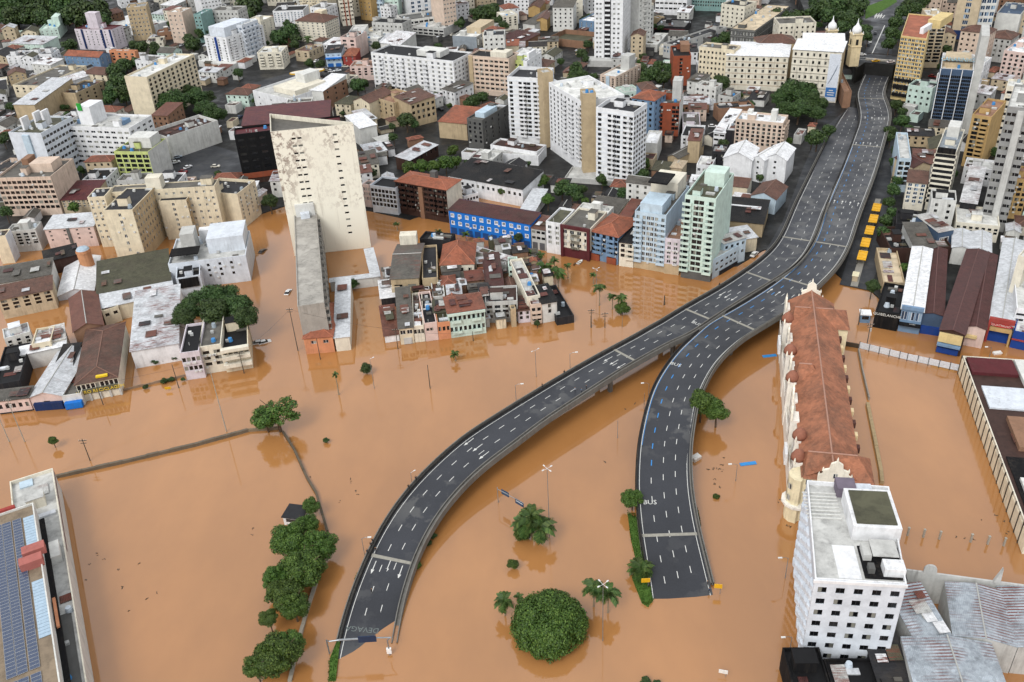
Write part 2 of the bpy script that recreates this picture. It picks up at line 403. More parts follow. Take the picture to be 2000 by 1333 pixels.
AL = edge([('Z3', '45,1330 60,1225 90,1085 130,940 165,840 200,750 245,640 330,480 420,350 500,255 600,155 700,65 780,0'),
           ('Z2', '200,590 400,470 600,355 800,245 1000,140 1200,20'), ('Z1', '600,850 800,740 1000,610 1150,500 1250,400 1310,300 1360,180 1410,60'),
           ('A4', '525,1214 600,1060 690,885 745,795 790,735')], zA)
AR = edge([('Z3', '315,1260 345,1050 375,900 420,750 445,680 490,580 540,490 600,400 680,300 780,200 900,105 1000,35'),
           ('Z2', '200,800 400,670 600,540 800,410 950,325 1100,240 1300,135'), ('Z1', '500,1110 680,985 800,905 1000,780 1200,660 1350,560 1430,480 1490,380 1540,260 1590,120'),
           ('A4', '715,1214 770,1080 815,960 860,850 880,760')], zAR)
BL_ = edge([('Z5', '296,1290 272,1100 245,940 215,760 195,580 182,400 185,250 195,100 205,0'), ('Z2', '1000,900 1040,700 1100,520 1200,360 1300,240 1420,130 1540,50'),
            ('Z1', '660,1020 800,950 900,895 1100,775 1300,640 1450,500 1540,370 1590,240 1640,60'), ('A4', '725,1214 780,1080 830,940 860,860 865,790 850,720 840,660 860,600 905,500')], zB)
BR_ = edge([('Z5', '745,1300 720,1210 660,960 610,760 570,560 545,380 540,230 545,100 555,0'), ('Z2', '1350,950 1375,780 1400,650 1440,550 1490,440 1580,310 1700,200'),
            ('Z1', '960,1110 1080,1030 1250,930 1400,830 1520,720 1650,600 1740,480 1800,350 1850,180'), ('A4', '950,1214 1000,1040 1030,930 1055,850 1055,780 1030,710 1010,660 1030,590 1072,500')], zB)
dA, dB = Deck(AL, AR), Deck(BL_, BR_)
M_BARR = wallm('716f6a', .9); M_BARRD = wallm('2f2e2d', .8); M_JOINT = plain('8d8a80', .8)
def deck_asph():
    t = NT('deck_asphalt'); p = t.pos()
    v = t.ramp(t.noise(p, .05, 4), [(.3, G3(.8)), (.7, G3(1.25))])
    b = t.mix(1, (.030, .032, .038, 1), v, 'MULTIPLY')
    b = t.mix(.5, b, t.ramp(t.noise(p, 3, 2), [(.3, G3(.8)), (.7, G3(1.2))]), 'MULTIPLY')
    pt = t.math('MULTIPLY', t.ramp(t.noise(p, .13, 4, .6), [(.52, G3(0)), (.57, G3(.6))]), t.ramp(t.noise(p, .022, 2), [(.42, G3(0)), (.55, G3(1))]))
    r = t.base(t.mix(pt, b, (.10, .10, .098, 1)), .5, .35)
    t.l(t.ramp(t.noise(p, .08, 3), [(.35, G3(.34)), (.62, G3(.62))]), t.b.inputs['Roughness']); return r
M_DECK = deck_asph()
def viaduct(D, label, lanes, dend, blue, wl, wr):
    root = thing('viaduct_carriageway', label, 'viaduct')
    m = MB(); D.strip(m, [(0, -.5, 0), (.25, 0, .03), (.75, 0, .03), (1, .5, 0)], 0, D.len); m.build('road_deck', M_DECK, root)
    g = MB(); D.strip(g, [(0, -1.0, -.2), (0, -1.0, -.9), (0.12, 0, -1.9), (.88, 0, -1.9), (1, 1.0, -.9), (1, 1.0, -.2)], 0, D.len); g.build('girder', M_BARR, root)
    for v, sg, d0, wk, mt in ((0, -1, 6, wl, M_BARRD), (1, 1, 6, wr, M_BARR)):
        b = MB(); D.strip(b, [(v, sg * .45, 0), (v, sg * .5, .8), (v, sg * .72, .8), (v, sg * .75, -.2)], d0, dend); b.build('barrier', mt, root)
        if wk:
            b = MB(); D.strip(b, [(v, sg * .75, .15), (v, sg * (.75 + wk), .15)], d0, dend); b.build('walkway', M_BARR, root)
            b = MB(); a = sg * (.75 + wk); D.strip(b, [(v, a, -.9), (v, a, .95), (v, a + sg * .2, .95), (v, a + sg * .2, -.9)], d0, dend); b.build('parapet', M_BARR, root)
    e = MB()
    for v, sg in ((0, 1), (1, -1)): D.strip(e, [(v, sg * .0, .012), (v, sg * .16, .012)], 2, D.len - 4)
    e.build('edge_line', M_WHITE, root)
    if blue:
        e = MB(); D.strip(e, [(0, .24, .013), (0, .38, .013)], 50, 290); e.build('blue_edge_line', M_BLUEP, root)
    dm = MB(); dm.quad((-.085, -1, 0), (.085, -1, 0), (.085, 1, 0), (-.085, 1, 0)); dash = dm.mesh('lane_dash', [M_WHITE])
    bm_ = MB(); bm_.quad((-.13, -1, 0), (.13, -1, 0), (.13, 1, 0), (-.13, 1, 0)); bd_ = bm_.mesh('bus_lane_dash', [M_BLUEP])
    fd = MB(); nd = 0
    for k in range(lanes - 1):
        v = (k + 1) / lanes; d = 8 + k * 1.3
        while d < D.len - 12:
            if P(D.at(d, v))[1] < 1210 or lanes == 4:
                if blue and k == 0 and d > 40: link('bus_lane_dash', bd_, root, None, D.M(d, v, .04))
                elif nd < 290: link('lane_dash', dash, root, None, D.M(d, v, .04)); nd += 1
                else:
                    Mx = D.M(d, v, .04); fd.quad(*[Mx @ Vector(q) for q in ((-.085, -1, 0), (.085, -1, 0), (.085, 1, 0), (-.085, 1, 0))])
            d += 6
    if fd.v: fd.build('far_lane_dashes', M_WHITE, root, 'stuff')
    return root
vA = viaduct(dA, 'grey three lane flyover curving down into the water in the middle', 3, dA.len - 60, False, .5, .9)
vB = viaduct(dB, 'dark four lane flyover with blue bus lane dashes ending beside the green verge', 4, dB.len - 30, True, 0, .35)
am = MB(); am.quad((-.13, -2, 0), (.13, -2, 0), (.13, .8, 0), (-.13, .8, 0)); am.tri((-.55, .8, 0), (.55, .8, 0), (0, 2.2, 0)); arrow = am.mesh('lane_arrow', [M_WHITE])
def joints(D, root, lst):
    for reg, x, y in lst:
        d, v = D.find(rp(reg, x, y)); j = MB(); D.strip(j, [(0, -.3, .05), (.5, 0, .06), (1, .3, .05)], d - .45, d + .45, 1); j.build('expansion_joint', M_JOINT, root)
def arrows(D, root, lst, rev):
    for reg, x, y in lst:
        d, v = D.find(rp(reg, x, y)); M = D.M(d, v, .045)
        link('lane_arrow', arrow, root, None, M @ Matrix.Rotation(math.pi if rev else 0, 4, 'Z') @ Matrix.Diagonal((.75, .9, 1, 1)))
joints(dA, vA, [('Z1', 1390, 340), ('Z1', 1120, 630), ('Z1', 630, 915), ('Z2', 860, 295), ('Z3', 340, 670)])
joints(dB, vB, [('Z1', 1660, 380), ('Z1', 1410, 680), ('Z1', 950, 985), ('Z5', 400, 748), ('A4', 900, 1020), ('A4', 930, 690)])
arrows(dA, vA, [('Z3', 760, 45), ('Z3', 805, 75), ('Z3', 850, 105), ('Z3', 250, 705), ('Z3', 325, 715), ('Z3', 395, 730), ('Z2', 735, 315), ('Z2', 785, 345), ('Z2', 835, 370),
                ('Z1', 825, 755), ('Z1', 870, 780), ('Z1', 920, 800)], True)
arrows(dB, vB, [('Z1', 1190, 745), ('Z1', 1245, 762), ('B4', 665, 330), ('B4', 718, 340), ('B4', 770, 345), ('B4', 825, 350), ('A4', 895, 825), ('A4', 940, 825), ('A4', 985, 828),
                ('A4', 1030, 832), ('A4', 828, 1000), ('A4', 877, 1003), ('A4', 925, 1008), ('A4', 975, 1018)], False)
for D, root, reg, x, y, s in ((dB, vB, 'Z2', 1247, 360, 'BUS'), (dB, vB, 'Z5', 255, 507, 'BUS'), (dA, vA, 'Z1', 627, 990, 'BUS')):
    d, v = D.find(rp(reg, x, y)); text_obj('road_lettering', s, 2.0, M_WHITE, root, D.M(d - .6, v, .06), .004)
d, v = dA.find(rp('Z3', 180, 1052)); text_obj('road_lettering', 'DEVAGAR', 1.9, plain('68706e'), vA, dA.M(d, v - .06, .06) @ Matrix.Rotation(math.pi, 4, 'Z') @ Matrix.Translation((0, -1, 0)), .004)
def piers(D, root, d0, d1, st=28):
    d = d0
    while d < d1:
        p = D.at(d, .5); m = MB(); Mx = D.M(d, .5); Mx.translation = (p.x, p.y, -2); Mx = frame(p, (Mx[0][0], Mx[1][0]), -2)
        m.obox(Mx @ Matrix.Translation((-2.6, 0, 0)), 1.1, 1.1, p.z - .1); m.obox(Mx @ Matrix.Translation((2.6, 0, 0)), 1.1, 1.1, p.z - .1)
        m.obox(Mx @ Matrix.Translation((0, 0, p.z - .4)), 8, 1.3, .9); m.build('pier', M_BARR, root); d += st
piers(dA, vA, 120, dA.len - 110); piers(dB, vB, 110, dB.len - 90)
# tunnel mouth under the cross street
tn = thing('tunnel_portal', 'dark concrete tunnel mouth under the cross street at the top of the flyover', 'tunnel')
pl, pr = dB.at(dB.len - 3, 0, 0, -1.6), dB.at(dB.len - 3, 1, 0, 1.6); dd = (pr - pl); dd.z = 0; Mx = frame(pl, dd, 0); wdt = dd.length
m = MB(); m.box(0, 0, 6.8, wdt, 1.2, ZT + 1.0, bottom=True); m.build('portal_beam', M_CONC, tn).matrix_basis = Mx
m = MB(); m.box(-1, 0, 0, 0, 14, 6.8); m.box(wdt, 0, 0, wdt + 1, 14, 6.8); m.build('side_wall', M_CONC, tn).matrix_basis = Mx
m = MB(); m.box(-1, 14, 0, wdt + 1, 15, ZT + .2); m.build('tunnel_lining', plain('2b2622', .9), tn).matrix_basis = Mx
sg = MB(); sg.box(3, -.12, 7.2, 4.5, -.02, 7.9); sg.box(wdt - 5, -.12, 7.2, wdt - 3.5, -.02, 7.9); sg.build('clearance_plate', M_WHITE, tn).matrix_basis = Mx
# ------------------------------------------------------------------ buildings
_PANE = {}
def pane_mesh(ww, wh, st):
    k = (round(ww, 2), round(wh, 2), st)
    if k in _PANE: return _PANE[k]
    m = MB(); pane_into(m, Matrix.Identity(4), ww, wh, st)
    _PANE[k] = m.mesh('window', PMATS[st]); return _PANE[k]
def pane_into(m, M, ww, wh, st):
    """M: x along wall, y inward, origin at lower middle of the opening"""
    a, b = -ww / 2, ww / 2
    def q(x0, x1, z0, z1, y, mi): m.quad(M @ Vector((x0, y, z0)), M @ Vector((x1, y, z0)), M @ Vector((x1, y, z1)), M @ Vector((x0, y, z1)), mi)
    if st == 'v': q(a, b, 0, wh, .18, 0); return
    n = 1 if st in ('s', 'k') else max(2, int(round(ww / 1.0)))
    t = .07 if st != 'd' else .05
    for i in range(n):
        x0, x1 = a + ww * i / n, a + ww * (i + 1) / n
        q(x0 + t, x1 - t, t, wh - t, .18, 0)
        q(x0, x0 + t, 0, wh, .15, 1); q(x1 - t, x1, 0, wh, .15, 1)
    q(a, b, 0, t, .149, 1); q(a, b, wh - t, wh, .149, 1)
    if st == 'w':                                 # proud white surround with sill
        for x0, x1, z0, z1 in ((a - .22, a, -.2, wh + .2), (b, b + .22, -.2, wh + .2), (a, b, wh, wh + .2), (a, b, -.2, 0)): q(x0, x1, z0, z1, -.05, 1)
        q(a - .3, b + .3, -.35, -.2, -.1, 1)
GL = glassm(n=.36); GLB = glassm('22384f', '7f95a8', .2); GLD = glassm('0e1013', '77776f', .2); GLV = glassm('17181b', '2a2a2a', .1)
PMATS = {'n': [GL, plain('c9c9c6')], 'w': [GL, plain('ececec')], 'd': [GLD, plain('2a2a2c')], 'b': [GLB, plain('d5dadf')], 's': [GLD, plain('b9b9b4')], 'v': [GLV], 'k': [GLD, plain('6a4a38')]}
def facade(mb, F, L, z0, z1, cols, rows, ww, wh, m=0, dep=.18):
    """F: frame at edge start, x along the edge, y inward. cols: centre xs; rows: sill zs"""
    V = lambda x, z, y=0: F @ Vector((x, y, z))
    Q = lambda xa, xb, za, zb: mb.quad(V(xa, za), V(xb, za), V(xb, zb), V(xa, zb), m)
    if not cols or not rows: Q(0, L, z0, z1); return
    z = z0
    for s in rows:
        Q(0, L, z, s); x = 0
        for c in cols:
            a, b = c - ww / 2, c + ww / 2; Q(x, a, s, s + wh); x = b
            t = s + wh
            mb.quad(V(a, s), V(a, s, dep), V(a, t, dep), V(a, t), m); mb.quad(V(b, s, dep), V(b, s), V(b, t), V(b, t, dep), m)
            mb.quad(V(a, s), V(b, s), V(b, s, dep), V(a, s, dep), m); mb.quad(V(a, t, dep), V(b, t, dep), V(b, t), V(a, t), m)
        Q(x, L, s, s + wh); z = s + wh
    Q(0, L, z, z1)
def inset(pl, t):
    n = len(pl); r = []
    for i in range(n):
        p, a, b = Vector(pl[i][:2]), Vector(pl[i - 1][:2]), Vector(pl[(i + 1) % n][:2])
        d1, d2 = (p - a).normalized(), (b - p).normalized(); n1, n2 = Vector((-d1.y, d1.x)), Vector((-d2.y, d2.x))
        k = n1 + n2; k = k / max(.35, k.dot(n1)); r.append((p.x + k.x * t, p.y + k.y * t))
    return r
LOCS = {}
FOOT = []           # (centre, radius, polygon, name) of everything built
WARN = []
def bd(reg, label, cat, p, h, wall='white', roof='F:grey', win='', nf=0, ws=(1.3, 1.3), st='n', zb=.0, gf=3.2, ph=.8, sn=None, gb=False, ec=None, ex=(), clut=-1, ac=0, band=None, balc='',
       pitch=.42, oh=.4, group=None, wear=.5, dirt=.45, gcol=None, px=6.5, trim=None, top=1.0, gwin=None, name=None, wm=None, wid=10, exabs=False, junk=-1):
    q = pts(reg, p)
    if isinstance(h, str):
        i, b = h.split(':'); bx = rp(reg, *map(float, b.split(','))); h = hgt(q[int(i)], bx, zb)
    W = [U(x, y, zb + (0 if gb else h)) for x, y in q]
    if len(W) == 2:                                  # near and far end of the right (wid > 0) or left (wid < 0) long side
        d = W[1] - W[0]; d.z = 0; n_ = Vector((-d.y, d.x, 0)).normalized()
        W = [W[0] + n_ * wid, W[0], W[1]] if wid > 0 else [W[0], W[0] + n_ * wid, W[1] + n_ * wid]
    if len(W) == 3:
        a, b = W[0], W[1]; d = (b - a); d.z = 0; L = d.length; d.normalize(); nrm = Vector((-d.y, d.x, 0))
        dep = (W[2] - (a + b) / 2).dot(nrm)
        if dep < 0: a, b = b, a; d = -d; nrm = -nrm; dep = -dep; WARN.append(label)
        F = frame(a, d, zb); loc = [(0, 0), (L, 0), (L, dep), (0, dep)]
    else:
        W2 = [Vector(t) for t in ccw([tuple(v[:2]) for v in W])]
        k = min(range(len(W2)), key=lambda i: (W2[i] - W[0].to_2d()).length); W2 = W2[k:] + W2[:k]
        F = frame(W2[0], W2[1] - W2[0], zb); Fi = F.inverted(); loc = [tuple((Fi @ Vector((v.x, v.y, 0)))[:2]) for v in W2]
    root = thing(name or cat.replace(' ', '_'), label, cat, F, group)
    cx = sum(v[0] for v in loc) / len(loc); cy = sum(v[1] for v in loc) / len(loc); wc = F @ Vector((cx, cy, 0))
    poly = [tuple((F @ Vector((v[0], v[1], 0)))[:2]) for v in loc]
    FOOT.append((wc.x, wc.y, poly, sn, h))
    rnd = random.Random(hash(label) if False else sum(ord(ch) * (i + 1) for i, ch in enumerate(label)))
    kind, rc = roof.split(':'); flat = kind in 'FD'
    if not flat: ph = 0
    wl = wm or wallm(wall, dirt)
    cols = {}
    for s in win.split():
        e, c = s.split(':'); cols[int(e)] = c
    if not nf: nf = max(1, int(round((h - gf * .6 - ph) / 3.0)))
    fh = (h - ph - gf - .25) / max(nf - .0, 1) if nf > 1 or h > gf + 2.5 else 2.6
    if h < gf + 2.6: g0 = .6; fh = (h - g0) / nf
    else: g0 = gf
    ww, wh = ws; wh = min(wh, fh * .72)
    rows = [g0 + i * fh + (fh - wh) * .45 for i in range(nf)]
    dist = P((wc.x, wc.y, zb + h / 2))[2]; ppm = FPX / dist
    single = max(ww, wh) * ppm >= px
    mats = [wl]; ecm = {}
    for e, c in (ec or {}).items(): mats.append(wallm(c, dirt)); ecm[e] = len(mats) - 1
    wb = MB(); wn = MB(); npane = 0
    n = len(loc)
    for e in range(n):
        a, b = Vector((*loc[e], 0)), Vector((*loc[(e + 1) % n], 0)); L = (b - a).length; FE = frame(a, b - a)
        mi = ecm.get(e, 0)
        cs = []; w2 = ww
        if e in cols:
            sp = cols[e]
            if sp[0] == '@': cs = [float(t) * L for t in sp[1:].split(',')]
            else:
                k = int(sp); w2 = min(ww, L / k * .8); cs = [L * (i + .5) / k for i in range(k)]
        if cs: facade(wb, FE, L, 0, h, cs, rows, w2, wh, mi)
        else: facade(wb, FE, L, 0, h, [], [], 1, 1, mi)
        for r in rows if cs else ():
            for c in cs:
                Mx = FE @ Matrix.Translation((c, 0, r))
                if single and npane < 280: link('window', pane_mesh(w2, wh, st), root, None, Mx); npane += 1
                else: pane_into(wn, Mx, w2, wh, st)
        if band and e in cols:                       # string courses
            bm = MB()
            for r in [g0 + i * fh for i in range(nf + 1)]: bm.box(-.02, -.1, r - .14, L + .02, .02, r + .06, bottom=True)
            bb = bm.build('string_course', plain(band), root); bb.matrix_basis = FE
        if gwin and e in cols:
            gm_ = MB(); k = max(2, int(L / 3.6))
            for i in range(k): gm_.box(L * (i + .14) / k, -.06, .1, L * (i + .86) / k, .05, g0 - .7)
            link('shopfront', gm_.mesh('shopfront', [plain(gwin)]), root, 'stuff', FE)
        if gcol and e in (0, 1):
            gm2 = MB(); gm2.box(.02, -.05, 0, L - .02, .04, g0 - .15); link('ground_storey', gm2.mesh('ground_storey', [wallm(gcol)]), root, None, FE)
        for spec in balc.split():
            ee, cc = spec.split(':')
            if int(ee) != e: continue
            xs = [float(t) * L for t in cc[1:].split(',')] if cc[0] == '@' else [L * (i + .5) / int(cc) for i in range(int(cc))]
            bw = min(3.2, L / max(1, len(xs)) * .8)
            km = ('balc', round(bw, 2), wall)
            if km not in _PANE:
                b2 = MB(); b2.box(-bw / 2, -1.0, -.1, bw / 2, .05, .05, bottom=True); b2.box(-bw / 2, -1.0, .05, bw / 2, -.9, .95); b2.box(-bw / 2, -.9, .05, -bw / 2 + .1, 0, .95); b2.box(bw / 2 - .1, -.9, .05, bw / 2, 0, .95)
                _PANE[km] = b2.mesh('balcony', [wl])
            for r in rows:
                for x in xs: link('balcony', _PANE[km], root, None, FE @ Matrix.Translation((x, 0, r - .45)))
    wb.build('wall', mats, root)
    if wn.v: wn.build('windows', PMATS[st], root, 'stuff')
    # roof
    rm = roofm(rc, 'f' if flat else ('t' if kind in 'GHS' and rc in ('tile', 'btile', 'otile', 'mtile', 'fibro', 'moss', 'dark', 'black') else 'c'), wear)
    if flat:
        zi = h - ph; inn = inset(loc, .3); m = MB(); m.poly([(x, y, zi) for x, y in inn]); rf = m.build('roof', rm, root)
        pm = MB()
        for i in range(n):
            a, b, c, d = loc[i], loc[(i + 1) % n], inn[(i + 1) % n], inn[i]
            pm.quad((*a, h + .05), (*b, h + .05), (*c, h + .05), (*d, h + .05)); pm.quad((*d, h + .05), (*c, h + .05), (*c, zi), (*d, zi))
            pm.quad((*a, h - .02), (*b, h - .02), (*b, h + .05), (*a, h + .05))
        pm.build('parapet', wallm(trim) if trim else wl, root)
        if clut < 0: clut = 2 + int(min(10, (loc[1][0] - loc[0][0]) * abs(loc[2][1]) / 55))
        if n == 4 and top and clut:
            Lx = loc[1][0]; Ly = loc[2][1]
            clutter(root, rnd, Lx, Ly, zi, clut, wl, rc)
    elif n == 4:
        Lx, Ly = loc[1][0], loc[2][1]; m = MB(); g = MB(); o = oh; z = h
        alongx = kind[0] in 'GH' and (Lx >= Ly) != rc.isupper()
        if len(kind) == 1 and '|' in rc: pass
        def gable(ax):
            if ax:
                rz = h + Ly / 2 * pitch; e0 = -o * pitch
                m.quad((-o, -o, h + e0), (Lx + o, -o, h + e0), (Lx + o, Ly / 2, rz), (-o, Ly / 2, rz)); m.quad((Lx + o, Ly + o, h + e0), (-o, Ly + o, h + e0), (-o, Ly / 2, rz), (Lx + o, Ly / 2, rz))
                for x in (0, Lx): g.tri((x, 0, h), (x, Ly, h), (x, Ly / 2, rz - .05))
                return [(-o, Ly / 2, rz), (Lx + o, Ly / 2, rz)]
            rz = h + Lx / 2 * pitch; e0 = -o * pitch
            m.quad((-o, Ly + o, h + e0), (-o, -o, h + e0), (Lx / 2, -o, rz), (Lx / 2, Ly + o, rz)); m.quad((Lx + o, -o, h + e0), (Lx + o, Ly + o, h + e0), (Lx / 2, Ly + o, rz), (Lx / 2, -o, rz))
            for y in (0, Ly): g.tri((0, y, h), (Lx, y, h), (Lx / 2, y, rz - .05))
            return [(Lx / 2, -o, rz), (Lx / 2, Ly + o, rz)]
        rid = None
        if kind == 'G': rid = gable(Lx >= Ly)
        elif kind == 'X': rid = gable(True)
        elif kind == 'Y': rid = gable(False)
        elif kind == 'H':
            e0 = -o * pitch; c = [(-o, -o, h + e0), (Lx + o, -o, h + e0), (Lx + o, Ly + o, h + e0), (-o, Ly + o, h + e0)]
            s = min(Lx, Ly) / 2; rz = h + s * pitch
            if Lx >= Ly: a, b = (s, Ly / 2, rz), (Lx - s, Ly / 2, rz); m.quad(c[0], c[1], b, a); m.tri(c[1], c[2], b); m.quad(c[2], c[3], a, b); m.tri(c[3], c[0], a)
            else: a, b = (Lx / 2, s, rz), (Lx / 2, Ly - s, rz); m.tri(c[0], c[1], a); m.quad(c[1], c[2], b, a); m.tri(c[2], c[3], b); m.quad(c[3], c[0], a, b)
            rid = [a, b]; hips = [(c[0], a), (c[3], a if Lx >= Ly else b), (c[1], b if Lx >= Ly else a), (c[2], b)]
            hm = MB()
            for u, v in hips: hm.tube([Vector(u) + Vector((0, 0, .03)), Vector(v) + Vector((0, 0, .03))], .14, 5)
            hipm = (hm, plain({'tile': '9c6450', 'otile': 'a5664c', 'btile': '7a5a4c', 'mtile': '5f3f3b'}.get(rc, rc)))
        elif kind in ('S', 'B'):                          # low single pitch, high at the back or the front
            zf, zk = (h, h + Ly * .1) if kind == 'S' else (h + Ly * .1, h)
            m.quad((-o, -o, zf + .02), (Lx + o, -o, zf + .02), (Lx + o, Ly + o, zk + .02), (-o, Ly + o, zk + .02))
            for x in (0, Lx): g.poly([(x, 0, h - .01), (x, Ly, h - .01), (x, Ly, zk), (x, 0, zf)])
            yy = Ly if kind == 'S' else 0; g.quad((0, yy, h - .01), (Lx, yy, h - .01), (Lx, yy, h + Ly * .1), (0, yy, h + Ly * .1))
        rf = m.build('roof', rm, root)
        if kind == 'H': hipm[0].build('hip_tiles', hipm[1], rf, 'stuff')
        sol = rf.modifiers.new('thickness', 'SOLIDIFY'); sol.thickness = .12; sol.offset = -1
        if g.v: g.build('gable_wall', wl, root, 'stuff')
        if rid and kind in 'GXYH': rb = MB(); rb.tube([Vector(t) + Vector((0, 0, .05)) for t in rid], .17, 5); rb.build('ridge_cap', plain({'tile': '9c6450', 'otile': 'a5664c', 'btile': '7a5a4c', 'mtile': '5f3f3b'}.get(rc, 'a9a9a4')), rf)
    if junk < 0: junk = (rnd.randint(2, 5) if cat in ('house', 'warehouse', 'shed', 'shop') and kind in 'SF' and dirt > .4 and h < 13 else 0)
    for _ in range(junk if n == 4 and kind in 'SF' else 0):
        Lx, Ly = loc[1][0], loc[2][1]; sx, sy = min(Lx * .8, rnd.uniform(1.2, 4)), min(Ly * .8, rnd.uniform(1.5, 5)); x, y = rnd.uniform(0, Lx - sx), rnd.uniform(0, Ly - sy)
        z = (h + (y + sy) * .1 if kind == 'S' else h - ph) + rnd.uniform(.12, .4); t_ = rnd.uniform(-.1, .25); m = MB()
        m.quad((x, y, z), (x + sx, y, z + t_ * .3), (x + sx, y + sy, z + t_), (x, y + sy, z + t_ * .6)); o_ = m.build('tin_sheet', roofm(rnd.choice(['fibro', 'metal', 'rust', 'dark', 'wmetal', 'mtile', 'btile', 'moss', 'lgrey']), 'c', .8), rf)
        so_ = o_.modifiers.new('t', 'SOLIDIFY'); so_.thickness = .08
    for nm, u0, u1, v0, v1, za, zc, cc in ex:            # extra volumes given as fractions of the plan and absolute heights
        m = MB(); Lx, Ly = max(v[0] for v in loc), max(v[1] for v in loc)
        if not exabs:
            if nm.endswith(('strip', 'stripe', 'pier', 'fin', 'shade', 'band', 'panel', 'frieze', 'cornice', 'bay', 'fascia')):
                if zc > h - .3 and nm.endswith(('strip', 'stripe', 'pier', 'fin', 'shade', 'bay')): zc = h - .2
            elif za > 8 and 'sign' not in nm and 'skylight' not in nm and not nm.endswith('_roof'): zc += h - ph - za; za = h - ph - .1
        m.box(u0 * Lx, v0 * Ly, za, u1 * Lx, v1 * Ly, zc, bottom=za > 1)
        m.build(nm, wallm(cc) if cc in COL or cc[0] != '~' else roofm(cc[1:]), root)
    if ac == 0 and cat == 'apartment block' and cols and dist < 560: ac = rnd.randint(3, 9)
    for _ in range(ac):
        e = rnd.choice([k for k in cols] or [0]); a, b = Vector((*loc[e % n], 0)), Vector((*loc[(e + 1) % n], 0)); FE = frame(a, b - a); L = (b - a).length
        if 'ac' not in _PANE:
            m = MB(); m.box(-.4, -.42, 0, .4, -.02, .55, bottom=True); _PANE['ac'] = m.mesh('air_conditioner', [plain('c8c8c4')])
        link('air_conditioner', _PANE['ac'], root, None, FE @ Matrix.Translation((rnd.uniform(.5, max(.6, L - .5)), 0, rnd.choice(rows) - .75)))
    LOCS[root.name] = loc; root['h'] = h; root['lx'] = max(v[0] for v in loc); root['ly'] = max(v[1] for v in loc)
    return root
def clutter(root, rnd, Lx, Ly, z, k, wl, rc):
    def spot(r):
        return rnd.uniform(min(r, Lx / 2), max(Lx - r, Lx / 2)), rnd.uniform(min(r, Ly / 2), max(Ly - r, Ly / 2))
    if Lx > 7 and Ly > 7:
        x, y = spot(3.2); w, d, h = rnd.uniform(2.5, 4.5), rnd.uniform(2.5, 4), rnd.uniform(2.2, 3.4); m = MB(); m.box(x - w / 2, y - d / 2, z, x + w / 2, y + d / 2, z + h); sd = m.build('roof_shed', wl, root)
        m = MB(); m.box(x - w / 2 - .15, y - d / 2 - .15, z + h, x + w / 2 + .15, y + d / 2 + .15, z + h + .15, bottom=True); m.build('shed_roof', roofm(rc), sd)
    for _ in range(k):
        t = rnd.random(); x, y = spot(1.3)
        m = MB()
        if t < .22: m.cyl(x, y, z, z + rnd.uniform(1, 1.5), rnd.uniform(.7, 1.0), 12, 0, .62); m.build('water_tank', plain(rnd.choice(['3c7fb8', 'b9c3cc', '8f9aa2'])), root)
        elif t < .55: m.box(x - .5, y - .4, z + .1, x + .5, y + .4, z + .95); m.build('air_conditioner', plain(rnd.choice(['c9c9c5', 'a9aaa8'])), root)
        elif t < .75: s = rnd.uniform(.8, 2.2); m.box(x - s, y - .7, z, x + s, y + .7, z + rnd.uniform(.3, .8)); m.build('roof_hatch', roofm(rnd.choice(['metal', 'fibro', 'lgrey'])), root)
        elif t < .88: m.cyl(x, y, z, z + rnd.uniform(.8, 1.8), .14, 6); m.build('vent_pipe', plain('9a9a96'), root)
        else: m.tube([(x, y, z), (x, y, z + rnd.uniform(2, 4))], .05, 4); m.tube([(x - .7, y, z + 2), (x + .7, y, z + 2)], .03, 4); m.build('antenna', plain('6a6a6a'), root)
# ------------------------------------------------------------------ upper left quarter
AB = 'apartment block'; HS = 'house'; OB = 'office building'; WH = 'warehouse'; SH = 'shop'
bd('A1', 'white and pink apartment block with maroon roof trim and dark glass strips', AB, '568,222 850,228 880,192', '0:608,385', 'lilac', 'F:maroon', '0:8 1:3', 6, (1, 1.1), 'n', trim='maroon', sn='the maroon trimmed block',
   ex=[('stair_tower', .3, .58, .3, .7, 15, 26, 'lilac'), ('glass_strip', .17, .22, -.03, 0, 1, 20, 'navy'), ('glass_strip', .7, .75, -.03, 0, 1, 20, 'navy'), ('glass_strip', .93, .98, -.03, 0, 1, 20, 'navy')])
bd('A1', 'blue grey two storey house with an orange ridge roof', HS, '490,425 755,440 830,408', '0:575,505', 'bgrey', 'G:otile', '0:7 1:2', 2, (.9, 1.4), sn='the blue grey house')
bd('A1', 'orange painted three storey house with recessed balconies', HS, '832,388 1030,395 1082,385', 10, 'orange', 'F:grey', '0:4', 3, (2.2, 1.3), 'd', sn='the orange house')
bd('A1', 'tall cream slab tower with a blank end wall and one windowed side', AB, '950,585 1122,592 1362,412', '1:1195,950', 'cream', 'F:pale', '1:11', 9, (2.0, 1.5), 'd', sn='the cream slab tower', band='cfc0a0', dirt=.25)
bd('A1', 'white apartment tower with a vertical blue stripe and podium', AB, '1560,275 1730,292 1870,180', '0:1602,505', 'white', 'F:grey', '0:4 1:7', 9, (1.3, 1.2), 'n', sn='the blue striped tower', balc='1:3',
   ex=[('blue_stripe', .5, .56, -.03, 0, 1, 30, 'royal'), ('podium', -.25, 1.3, -.15, .5, 0, 4, 'pale'), ('upper_storey', .1, .8, .1, .8, 28, 34, 'cool')])
bd('A1', 'low white three storey house with twin attic boxes', HS, '832,192 1112,218 1140,150', '0:840,262', 'white', 'F:pale', '0:6', 2, (1.4, 1), sn='the low white house', ex=[('attic_box', .3, .6, .3, .7, 7, 12, 'white')])
